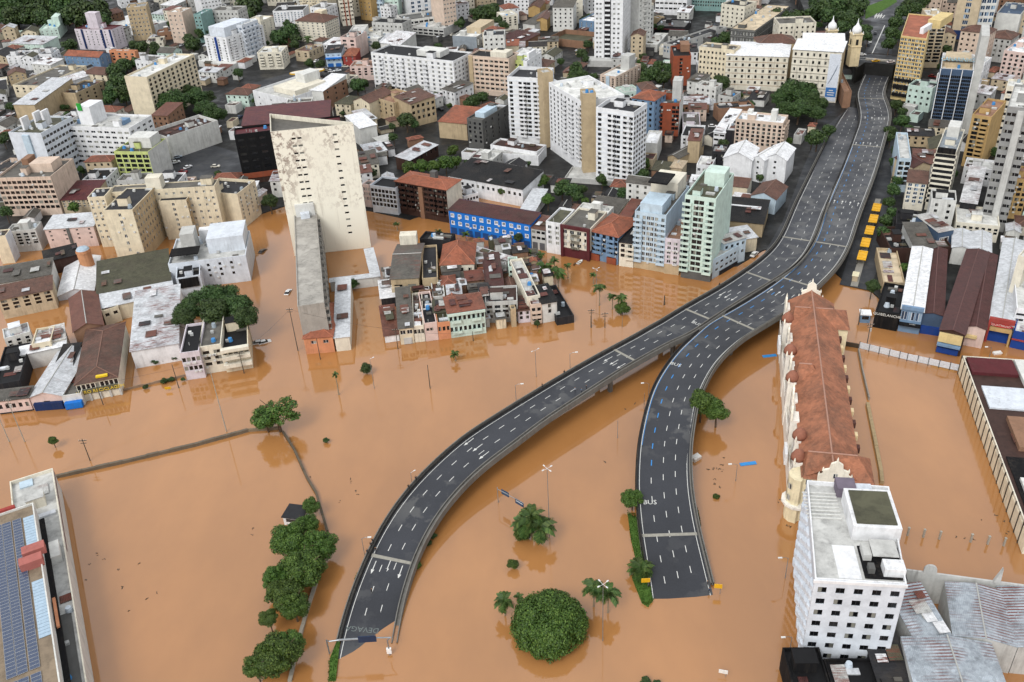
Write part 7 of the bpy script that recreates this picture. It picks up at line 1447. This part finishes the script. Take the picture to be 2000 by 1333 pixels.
for reg, x, y, c, l, ang, z in (('A1', 1450, 1132, 'c8ccd0', 'silver car at the top of the parking lot row', .5, .31), ('A1', 1410, 1170, 'd8d8da', 'white car second in the parking lot row', .5, .31), ('A1', 1360, 1203, '8f9aa6', 'grey blue car third in the parking lot row', .5, .31), ('A1', 1345, 1242, 'dcdcdc', 'white car fourth in the parking lot row', .5, .31), ('A1', 1300, 1255, 'c4c8cc', 'pale car at the bottom of the parking lot row', .5, .31),
                                ('A1', 1438, 1280, 'e4e4e6', 'white van like car alone in the parking lot', 1.0, .31), ('A1', 1402, 1315, '7a1c20', 'dark red car in the parking lot', -.2, .31), ('B1', 752, 172, 'dedede', 'white car in the yard behind the lime office', 0, .31), ('A2', 655, 547, 'dcdcdc', 'white car on the far street near the canopy', .2, .31), ('A2', 705, 540, 'd0d4d8', 'second white car on the far street', .2, .31),
                                ('A4', 962, 232, '2a2e34', 'dark car on the avenue beyond the church', 1.2, ZT + .05), ('A4', 928, 290, 'dcdee0', 'white car on the avenue beside the church', 1.2, ZT + .05), ('A4', 914, 312, '30343a', 'dark car behind the white car on the avenue', 1.2, ZT + .05), ('A4', 1072, 432, 'd8cccc', 'pinkish white van on the cross street', .2, ZT + .05), ('A4', 870, 382, 'e0e0e0', 'white car crossing above the tunnel', .1, ZT + .05), ('A4', 966, 425, 'c89a2c', 'orange van above the tunnel mouth', .1, ZT + .05),
                                ('Z1', 1072, 458, 'dcdcda', 'white car stranded at the water edge by the side street', .9, .1), ('C2', 105, 430, 'c4c4c2', 'half drowned pale car left of the orange tile house', .2, -.5), ('C2', 145, 428, 'd8d8d6', 'half drowned white car beside the pale one', .4, -.6), ('B2', 130, 750, '6a6058', 'half drowned muddy car in the flooded side street', 1.2, -.6), ('C2', 325, 45, 'd4d4d4', 'half drowned white car beside the long grey roof', 1.4, -.6)):
    o = car_proto(c, l); p = U(*rp(reg, x, y), z + .6); o.matrix_basis = Matrix.Translation((p.x, p.y, z)) @ Matrix.Rotation(ang, 4, 'Z')
def floatbox(reg, x, y, sx, sy, sz, c, l, nm, cat, ang=0.6):
    p = U(*rp(reg, x, y), .4); o = thing(nm, l, cat, Matrix.Translation((p.x, p.y, 0)) @ Matrix.Rotation(ang, 4, 'Z') @ Matrix.Rotation(.12, 4, 'X')); m = MB(); m.box(-sx / 2, -sy / 2, -.3, sx / 2, sy / 2, sz); m.build('body', plain(c), o); m = MB(); m.box(-sx * .46, -sy * .46, sz, sx * .46, sy * .46, sz + .12); m.build('lid', plain('d2d0ca'), o)
floatbox('Z5', 605, 172, 2.6, 1.7, 1.1, 'd4d2cc', 'white box floating right of the dark flyover', 'floating_box', 'box'); floatbox('C3', 1782, 522, 2.6, 1.2, .5, 'dcdcdc', 'white box floating before the panelled warehouse', 'floating_box', 'box', 0.1)
bt = thing('rowing_boat', 'small white boat with two dark figures in the flooded square', 'boat', Matrix.Translation(U(*rp('B3', 675, 835), .2).xy.to_3d()) @ Matrix.Rotation(1.0, 4, 'Z')); hl = [(-2, .0), (-1.9, .7), (.8, .75), (2.2, 0), (.8, -.75), (-1.9, -.7)]; m = MB(); n = 6
for i in range(n): a, b = hl[i], hl[(i + 1) % n]; m.quad((a[0] * .8, a[1] * .6, -.1), (b[0] * .8, b[1] * .6, -.1), (b[0], b[1], .5), (a[0], a[1], .5)); m.quad((a[0], a[1], .5), (b[0], b[1], .5), (b[0] * .8, b[1] * .7, .15), (a[0] * .8, a[1] * .7, .15))
m.poly([(x * .8, y * .7, .15) for x, y in hl]); m.build('hull', plain('d8d8d6'), bt); m = MB(); m.box(-.9, -.6, .3, -.6, .6, .42, bottom=True); m.box(.4, -.6, .3, .7, .6, .42, bottom=True); m.build('thwart', plain('8a7a60'), bt)
def person(P0, ang, top, legs, label):
    J = [((0, 0, .95), .13), ((0, 0, 1.18), .14), ((0, 0, 1.42), .15), ((0, 0, 1.52), .055), ((0, .02, 1.66), .095), ((0, .01, 1.76), .08), ((-.1, 0, .88), .09), ((-.12, .03, .48), .065), ((-.12, 0, .08), .05), ((-.12, .14, .03), .045), ((.1, 0, .88), .09), ((.13, .06, .48), .065), ((.14, .0, .08), .05), ((.14, .14, .03), .045),
         ((-.21, 0, 1.4), .06), ((-.27, -.02, 1.12), .045), ((-.25, .1, .9), .035), ((-.25, .14, .82), .03), ((.21, 0, 1.4), .06), ((.27, -.02, 1.12), .045), ((.25, .1, .9), .035), ((.25, .14, .82), .03)]
    E = [(0, 1), (1, 2), (2, 3), (3, 4), (4, 5), (0, 6), (6, 7), (7, 8), (8, 9), (0, 10), (10, 11), (11, 12), (12, 13), (2, 14), (14, 15), (15, 16), (16, 17), (2, 18), (18, 19), (19, 20), (20, 21)]
    me = bpy.data.meshes.new('person'); me.from_pydata([j[0] for j in J], E, []); o = bpy.data.objects.new('tmp', me); C.objects.link(o); sk = o.modifiers.new('s', 'SKIN')
    for v, j in zip(me.skin_vertices[0].data, J): v.radius = (j[1], j[1]); v.use_root = False
    me.skin_vertices[0].data[0].use_root = True; o.modifiers.new('d', 'SUBSURF').levels = 1
    bpy.context.view_layer.update(); m2 = bpy.data.meshes.new_from_object(o.evaluated_get(bpy.context.evaluated_depsgraph_get())); bpy.data.objects.remove(o)
    for c in (legs, top, 'a07858', '1c1612'): m2.materials.append(plain(c, .8))
    for p in m2.polygons:
        c = p.center; p.material_index = 0 if c.z < .95 else (1 if c.z < 1.47 and not (abs(c.x) > .19 and c.z < 1.05) else (3 if c.z > 1.70 or (c.z > 1.6 and c.y < -.02) else 2)); p.use_smooth = True
    o = thing('person', label, 'person', None, None, m2); o.matrix_basis = Matrix.Translation(P0) @ Matrix.Rotation(ang, 4, 'Z'); return o
PR = random.Random(11)
for D, reg, x, y, top, legs, l, off in ((dA, 'Z3', 240, 610, '1e1e22', '26262c', 'person in black standing on the left walkway above the expansion joint', 1), (dA, 'Z3', 222, 635, '2c2f36', '1c1c20', 'person in dark grey leaning at the left parapet', 1), (dA, 'Z3', 268, 592, '33292a', '22222a', 'person in dark brown on the left walkway further up', 1), (dA, 'Z3', 265, 630, '16161a', '30303a', 'person in dark clothes just inside the left barrier near the joint', 0),
                                        (dA, 'Z3', 490, 240, '24242a', '1a1a1e', 'person in dark clothes at the left parapet by the camera pole', 1), (dA, 'Z3', 455, 288, '3a3430', '1c1c22', 'person in brown on the left walkway below the camera pole', 1), (dA, 'Z3', 240, 862, '1c1c1e', '18181c', 'person in black sitting shadow like on the lane near the drowned end', 0), (dA, 'Z2', 485, 580, '8a94a0', '20242c', 'person in light grey walking at the right side of the grey flyover', 0),
                                        (dA, 'Z2', 540, 575, '5a7896', '22242a', 'person in blue walking beside the right barrier', 0), (dA, 'Z2', 570, 552, '1a1a20', '26262c', 'person in black by the right barrier', 0), (dA, 'Z2', 415, 436, '202026', '1a1a20', 'person in dark clothes on the upper left walkway', 1), (dA, 'Z2', 240, 536, '2a2a30', '202026', 'person in dark clothes on the left walkway further down', 1), (dA, 'Z1', 825, 703, '141418', '1e1e24', 'person in black at the left parapet before the mint tower', 1),
                                        (dB, 'Z5', 722, 1160, '263a5c', '20242c', 'person in navy at the end of the dark flyover', 0), (dB, 'Z5', 715, 1115, '2a2a30', '1c1c20', 'person in dark clothes behind the navy one', 0)):
    d, v = D.find(rp(reg, x, y)); v = min(max(v, 0.02), .98); p = D.at(d, 0 if off else v, .17 if off else .05, -1.3 if off else 0); person(p, PR.uniform(0, 6.28), top, legs, l)
for i, (x, y) in enumerate(((632, 862), (640, 852))): person(U(*rp('B3', x, y), .0) + Vector((0, 0, -.55)), i * 2, '18181c', '20202a', ('dark', 'second dark')[i] + ' figure wading beside the white boat')
dm = MB(); rr = random.Random(4)
for reg, s in (('C4', '520,650 595,628 680,680 705,783 905,815 740,918 845,850 560,600 490,745 800,650'), ('Z5', '735,245 770,250 800,265 740,325 740,365 790,385 690,255 810,170 800,225'), ('C5', '655,165 660,185 690,235 705,250 95,480 100,445 425,155 600,295'), ('Z2', '1545,1160 1580,1160 1610,1135 710,1113 940,660 870,705'), ('C7', '1480,370 1530,410 1400,400 1550,470 1260,500 1310,503 1360,512 280,435 300,440 240,290')):
    for x, y in pts(reg, s):
        for _ in range(2):
            p = U(x + rr.gauss(0, 1.5), y + rr.gauss(0, 1.5)); dm.obox(Matrix.Translation((p.x, p.y, -.04)) @ Matrix.Rotation(rr.random() * 3, 4, 'Z'), rr.uniform(.2, .7), rr.uniform(.1, .25), .1)
dm.build('floating_debris', plain('4a4034', .9), None, 'stuff')
# ------------------------------------------------------------------ small houses filling the old blocks
def sat(a, b):
    for pl in (a, b):
        for i in range(len(pl)):
            ex_, ey = pl[(i + 1) % len(pl)][0] - pl[i][0], pl[(i + 1) % len(pl)][1] - pl[i][1]; nx, ny = -ey, ex_
            A = [p[0] * nx + p[1] * ny for p in a]; B = [p[0] * nx + p[1] * ny for p in b]
            if max(A) <= min(B) or max(B) <= min(A): return False
    return True
NOGO = [pts('F', s) for s in ('1660,210 1740,210 1770,330 1700,580 1620,570 1640,400 1500,540 1440,525 1560,300 1640,220', '1655,140 1760,140 1800,-40 1660,-40', '320,310 380,278 425,283 475,300 478,350 330,352', '480,160 560,130 640,118 725,125 730,145 640,140 480,182', '1635,560 1640,400 1760,300 1770,420 1700,600',
                              '880,395 1040,360 1070,440 900,430', '-10,-60 220,-60 220,30 -10,70', '1480,30 1660,10 1660,80 1480,80', '470,440 760,400 1300,530 470,900', '1060,310 1230,310 1230,365 1090,365', '300,170 440,170 440,245 300,240', '1500,170 1615,170 1615,240 1500,240', '780,300 910,290 910,330 780,340', '800,230 940,225 900,265 790,262')]
NOGO = [[tuple(U(x, y)[:2]) for x, y in pl] for pl in NOGO]
names = [(f[0], f[1], f[3]) for f in FOOT if f[3]]
deckpts = [tuple(p[:2]) for D in (dA, dB) for p in D.c[::3]]
landpoly = [tuple(p[:2]) for p in land] + [(2000, 3000), (-2000, 3000)]
NBASE = len(FOOT); rr = random.Random(21); used = set(); nh = 0
ROOFS = [('G:btile', 'brown tile gable'), ('H:btile', 'brown hip'), ('F:black', 'black flat'), ('S:fibro', 'grey fibre sheet'), ('S:metal', 'silver tin'), ('G:fibro', 'grey gable'), ('F:dark', 'dark flat'), ('F:lgrey', 'pale flat'), ('S:dark', 'blackened lean to'), ('G:moss', 'mossy gable'), ('S:wmetal', 'white tin'), ('F:fibro', 'stained flat'), ('G:metal', 'tin gable'), ('H:tile', 'terracotta hip'), ('F:pale', 'chalky flat'), ('S:rust', 'rusty tin'), ('G:dark', 'dark gable')]
WALLS = [('white', 'clean white'), ('pale', 'chalk white'), ('lgrey', 'ash grey'), ('white', 'bright white'), ('pale', 'weathered white'), ('mid', 'dark grey'), ('ivory', 'cream'), ('white', 'white'), ('tan', 'tan'), ('pale', 'pale grey'), ('peach', 'peach'), ('cream', 'yellowish'), ('brown', 'brown'), ('mint', 'mint'), ('lgrey', 'grey'), ('sand', 'sand coloured')]
used_mid = 0
for gi in range(-1800, 15000):
    px, py = rr.uniform(-30, 2030), rr.uniform(-40, 690) if gi >= 0 else rr.uniform(-60, 190); g = U(px, py, .3)
    if (gi < 6200 and nh > 330) or (gi < 0 and nh > 75) or not inside((g.x, g.y), landpoly) or nh >= 690: continue
    near = min(FOOT, key=lambda f: (f[0] - g.x) ** 2 + (f[1] - g.y) ** 2 if len(f[2]) == 4 else 1e9)
    pl = near[2]; ang = math.atan2(pl[1][1] - pl[0][1], pl[1][0] - pl[0][0])
    w_, d_ = rr.uniform(7, 15), rr.uniform(7, 17); h_ = rr.uniform(3.6, 9) if rr.random() < .8 else rr.uniform(9, 14)
    if py < 120 and rr.random() < .35: h_ = rr.uniform(10, 22)
    shed = gi > 6200; mid = gi < 0
    if mid: w_, d_, h_ = rr.uniform(12, 24), rr.uniform(11, 18), rr.uniform(11, 24)
    if shed: w_, d_, h_ = rr.uniform(3, 8) if gi < 10000 else rr.uniform(2.6, 5), rr.uniform(3.5, 10) if gi < 10000 else rr.uniform(3, 6), rr.uniform(2.6, 5)
    F_ = frame(g, (math.cos(ang), math.sin(ang))); mk_ = lambda e: [tuple((F_ @ Vector((x, y, 0)))[:2]) for x, y in ((-e, -e), (w_ + e, -e), (w_ + e, d_ + e), (-e, d_ + e))]
    big_ = mk_(.15)
    if any(sat(big_, f[2]) for f in FOOT if (f[0] - g.x) ** 2 + (f[1] - g.y) ** 2 < 130 ** 2) or any(sat(big_, n_) for n_ in NOGO): continue
    cx, cy = (F_ @ Vector((w_ / 2, d_ / 2, 0)))[:2]
    if any((q[0] - cx) ** 2 + (q[1] - cy) ** 2 < 14 ** 2 for q in deckpts): continue
    if h_ > 8:                                     # do not stand in front of what the photograph shows
        cs_ = [P((*q, z)) for q in mk_(0) for z in (0, h_)]; bx = (min(c[0] for c in cs_), max(c[0] for c in cs_), min(c[1] for c in cs_), max(c[1] for c in cs_)); bad = False
        for f in FOOT[:NBASE]:
            if f[1] > cy and f[4] > 0 and (f[0] - cx) ** 2 + (f[1] - cy) ** 2 < 150 ** 2:
                for k in (.3, .65):
                    q = P((f[0], f[1] - 4, f[4] * k)); bad |= bx[0] < q[0] < bx[1] and bx[2] < q[1] < bx[3]
        if bad: continue
    nb = sorted(names, key=lambda n: (n[0] - cx) ** 2 + (n[1] - cy) ** 2)[:2]
    for tr in range(60):
        (rf, rn), (wc_, wn_) = rr.choice(ROOFS), rr.choice(WALLS); b_ = nb[0] if tr < 30 else nb[1]
        rel = 'behind' if cy > b_[1] + 12 else ('in front of' if cy < b_[1] - 12 else 'beside')
        lb = '%s %s house with %s roof %s %s' % ('tall' if h_ > 9 else ('low' if h_ < 5.5 else 'mid height'), wn_, rn, rel, b_[2])
        if mid: (rf, rn), (wc_, wn_) = rr.choice([('F:dark', 'dark flat'), ('F:lgrey', 'pale flat'), ('F:fibro', 'stained flat'), ('F:black', 'black flat'), ('H:btile', 'brown hip')]), rr.choice([('white', 'white'), ('ivory', 'cream'), ('white', 'clean white'), ('pale', 'pale grey'), ('peach', 'peach'), ('lgrey', 'grey'), ('cool', 'cool white')]); lb = 'mid rise %s block with %s roof %s %s' % (wn_, rn, rel, b_[2])
        if shed: lb = lb.replace(' house ', ' shed ')
        if lb not in used and len(lb.split()) <= 16: break
    used.add(lb); nh += 1
    q = [(F_ @ Vector((x, y, 0))) for x, y in ((0, 0), (w_, 0), (w_, d_))]
    ppx = ' '.join('%f,%f' % P((v.x, v.y, .3))[:2] for v in q)
    bd('F', lb, 'shed' if shed else (AB if mid else HS), ppx, h_, wc_, rf, '' if shed else '0:%d 1:%d 3:%d' % (max(1, int(w_ / 3)), max(1, int(d_ / 3.4)), max(1, int(d_ / 4))), 0, (1.1, 1.2), 'd', zb=.2, gb=True, clut=(2 if rf[0] == 'F' else 0) if not shed else 0, dirt=rr.uniform(.3, .95), gf=1.0 if h_ < 6 else 2.6, group='mid rise blocks of the far city' if mid else 'small sheds between the old blocks' if shed else 'small houses filling the old city blocks', wear=rr.choice([.3, .5, .8]))
isl = [tuple(U(x, y)[:2]) for x, y in ((745, 548), (870, 500), (1005, 490), (1050, 505), (1115, 628), (765, 668))]; ni = 0
for gi in range(5000):
    g = U(rr.uniform(735, 1125), rr.uniform(480, 675), 0)
    if ni >= 110 or not inside((g.x, g.y), isl): continue
    sc = 1 if gi < 2200 else .6; w_, d_, h_ = rr.uniform(2.6, 6.5) * sc, rr.uniform(3, 8) * sc, rr.uniform(3.5, 7.5); F_ = frame(g, (math.cos(-.02), .12)); big_ = [tuple((F_ @ Vector((x, y, 0)))[:2]) for x, y in ((0, 0), (w_, 0), (w_, d_), (0, d_))]
    if any(sat(big_, f[2]) for f in FOOT if (f[0] - g.x) ** 2 + (f[1] - g.y) ** 2 < 90 ** 2) or not all(inside(q, isl) for q in big_): continue
    nb = min([n for n in names if n[2] in ('the pale yellow front', 'the ornate mint house', 'the black roofed corner', 'the long white island house', 'the theatre hall', 'the pyramid roof house')], key=lambda n: (n[0] - g.x) ** 2 + (n[1] - g.y) ** 2)
    rel = 'behind' if g.y > nb[1] + 5 else ('in front of' if g.y < nb[1] - 5 else 'beside')
    for _ in range(50):
        (rf, rn), (wc_, wn_) = rr.choice([('S:rust', 'rusty tin'), ('S:mtile', 'maroon tin'), ('F:black', 'burnt black'), ('S:fibro', 'grey fibre'), ('S:dark', 'sooty'), ('S:wmetal', 'white tin'), ('G:btile', 'broken tile'), ('F:dbrown', 'collapsed brown'), ('S:metal', 'silver tin'), ('G:otile', 'orange tile')]), rr.choice([('tan', 'tan'), ('brown', 'brown'), ('pale', 'pale'), ('mid', 'grey'), ('cream', 'cream'), ('lgrey', 'cement'), ('moss', 'mossy')])
        lb = '%s %s flooded shack with %s roof %s %s' % (rr.choice(['low', 'squat', 'cramped']), wn_, rn, rel, nb[2])
        if lb not in used and len(lb.split()) <= 16: break
    used.add(lb); ni += 1; ppx = ' '.join('%f,%f' % P((*q, 0))[:2] for q in big_[:3])
    bd('F', lb, 'shack', ppx, h_, wc_, rf, '', 0, gb=True, clut=1 if rf[0] == 'F' else 0, dirt=.95, group='decayed shacks packed in the island block', wear=.9, junk=rr.randint(1, 3))
print('island', ni)
nt_ = 0
for gi in range(2600):
    px, py = rr.uniform(-20, 2020), rr.uniform(-20, 600); g = U(px, py, .3); r_ = rr.uniform(1.6, 3.4)
    if nt_ >= 130 or not inside((g.x, g.y), landpoly): continue
    hexa = [(g.x + r_ * .6 * math.cos(t * math.pi / 3), g.y + r_ * .6 * math.sin(t * math.pi / 3)) for t in range(6)]
    if any(sat(hexa, f[2]) for f in FOOT if (f[0] - g.x) ** 2 + (f[1] - g.y) ** 2 < 120 ** 2) or any(inside((g.x, g.y), n_) for n_ in NOGO[:6]) or any((q[0] - g.x) ** 2 + (q[1] - g.y) ** 2 < 12 ** 2 for q in deckpts): continue
    nb = min(names, key=lambda n: (n[0] - g.x) ** 2 + (n[1] - g.y) ** 2); rel = 'behind' if g.y > nb[1] + 12 else ('in front of' if g.y < nb[1] - 12 else 'beside')
    for _ in range(20):
        lb = '%s %s yard tree %s %s' % (rr.choice(['small', 'tiny', 'bushy', 'slim', 'round', 'ragged']), rr.choice(['dark green', 'mid green', 'olive green', 'bright green', 'leafy']), rel, nb[2])
        if lb not in used: break
    used.add(lb); q = P((g.x, g.y, 4)); nt_ += 1; tree('F', q[0], q[1], r_ * FPX / q[2], lb, mat=rr.choice([LF, LF, LN]), group='yard trees between the old blocks', zb=.2, hb=r_ * .7 + rr.uniform(1.2, 3.5))
nc_ = 0; CN = [('e0e0e0', 'white'), ('b8bcc0', 'silver'), ('24262a', 'black'), ('7a1f22', 'red'), ('6c7278', 'grey'), ('2b3c58', 'blue'), ('cfcabc', 'beige')]; proto = {c: car_proto(c, n) for c, n in CN}; first = set()
for gi in range(3000):
    px, py = rr.uniform(0, 2000), rr.uniform(30, 480); g = U(px, py, .3)
    if nc_ >= 70 or not inside((g.x, g.y), landpoly): continue
    near = min(FOOT, key=lambda f: (f[0] - g.x) ** 2 + (f[1] - g.y) ** 2 if len(f[2]) == 4 else 1e9)[2]; a_ = math.atan2(near[1][1] - near[0][1], near[1][0] - near[0][0]) + rr.choice([0, math.pi / 2]); F_ = frame(g, (math.cos(a_), math.sin(a_)), .31)
    bx = [tuple((F_ @ Vector((x, y, 0)))[:2]) for x, y in ((-2.5, -1.2), (2.5, -1.2), (2.5, 1.2), (-2.5, 1.2))]
    if any(sat(bx, f[2]) for f in FOOT if (f[0] - g.x) ** 2 + (f[1] - g.y) ** 2 < 120 ** 2) or any(inside((g.x, g.y), n_) for n_ in NOGO[:2] + NOGO[4:6]) or any((q[0] - g.x) ** 2 + (q[1] - g.y) ** 2 < 12 ** 2 for q in deckpts): continue
    nb = min(names, key=lambda n: (n[0] - g.x) ** 2 + (n[1] - g.y) ** 2); rel = 'behind' if g.y > nb[1] + 10 else ('in front of' if g.y < nb[1] - 10 else 'beside')
    for _ in range(30):
        c, n = rr.choice(CN); lb = '%s car parked in the yard %s %s' % (n, rel, nb[2])
        if lb not in used: break
    else: continue
    used.add(lb); nc_ += 1; FOOT.append((g.x, g.y, bx, None, 0))
    if c in first: copytree(proto[c], F_, lb, 'cars parked between the blocks')
    else: first.add(c); proto[c].matrix_basis = F_; proto[c]['label'] = lb; proto[c]['group'] = 'cars parked between the blocks'
for c, n in CN:
    if c not in first:
        for ch in KIDS[proto[c].name]: bpy.data.objects.remove(ch)
        bpy.data.objects.remove(proto[c])
print('cars', nc_, 'infill', nh, 'objects', len(C.objects), 'tris', sum(len(m.polygons) for m in bpy.data.meshes))
if WARN: print('FLIPPED', WARN[:20])
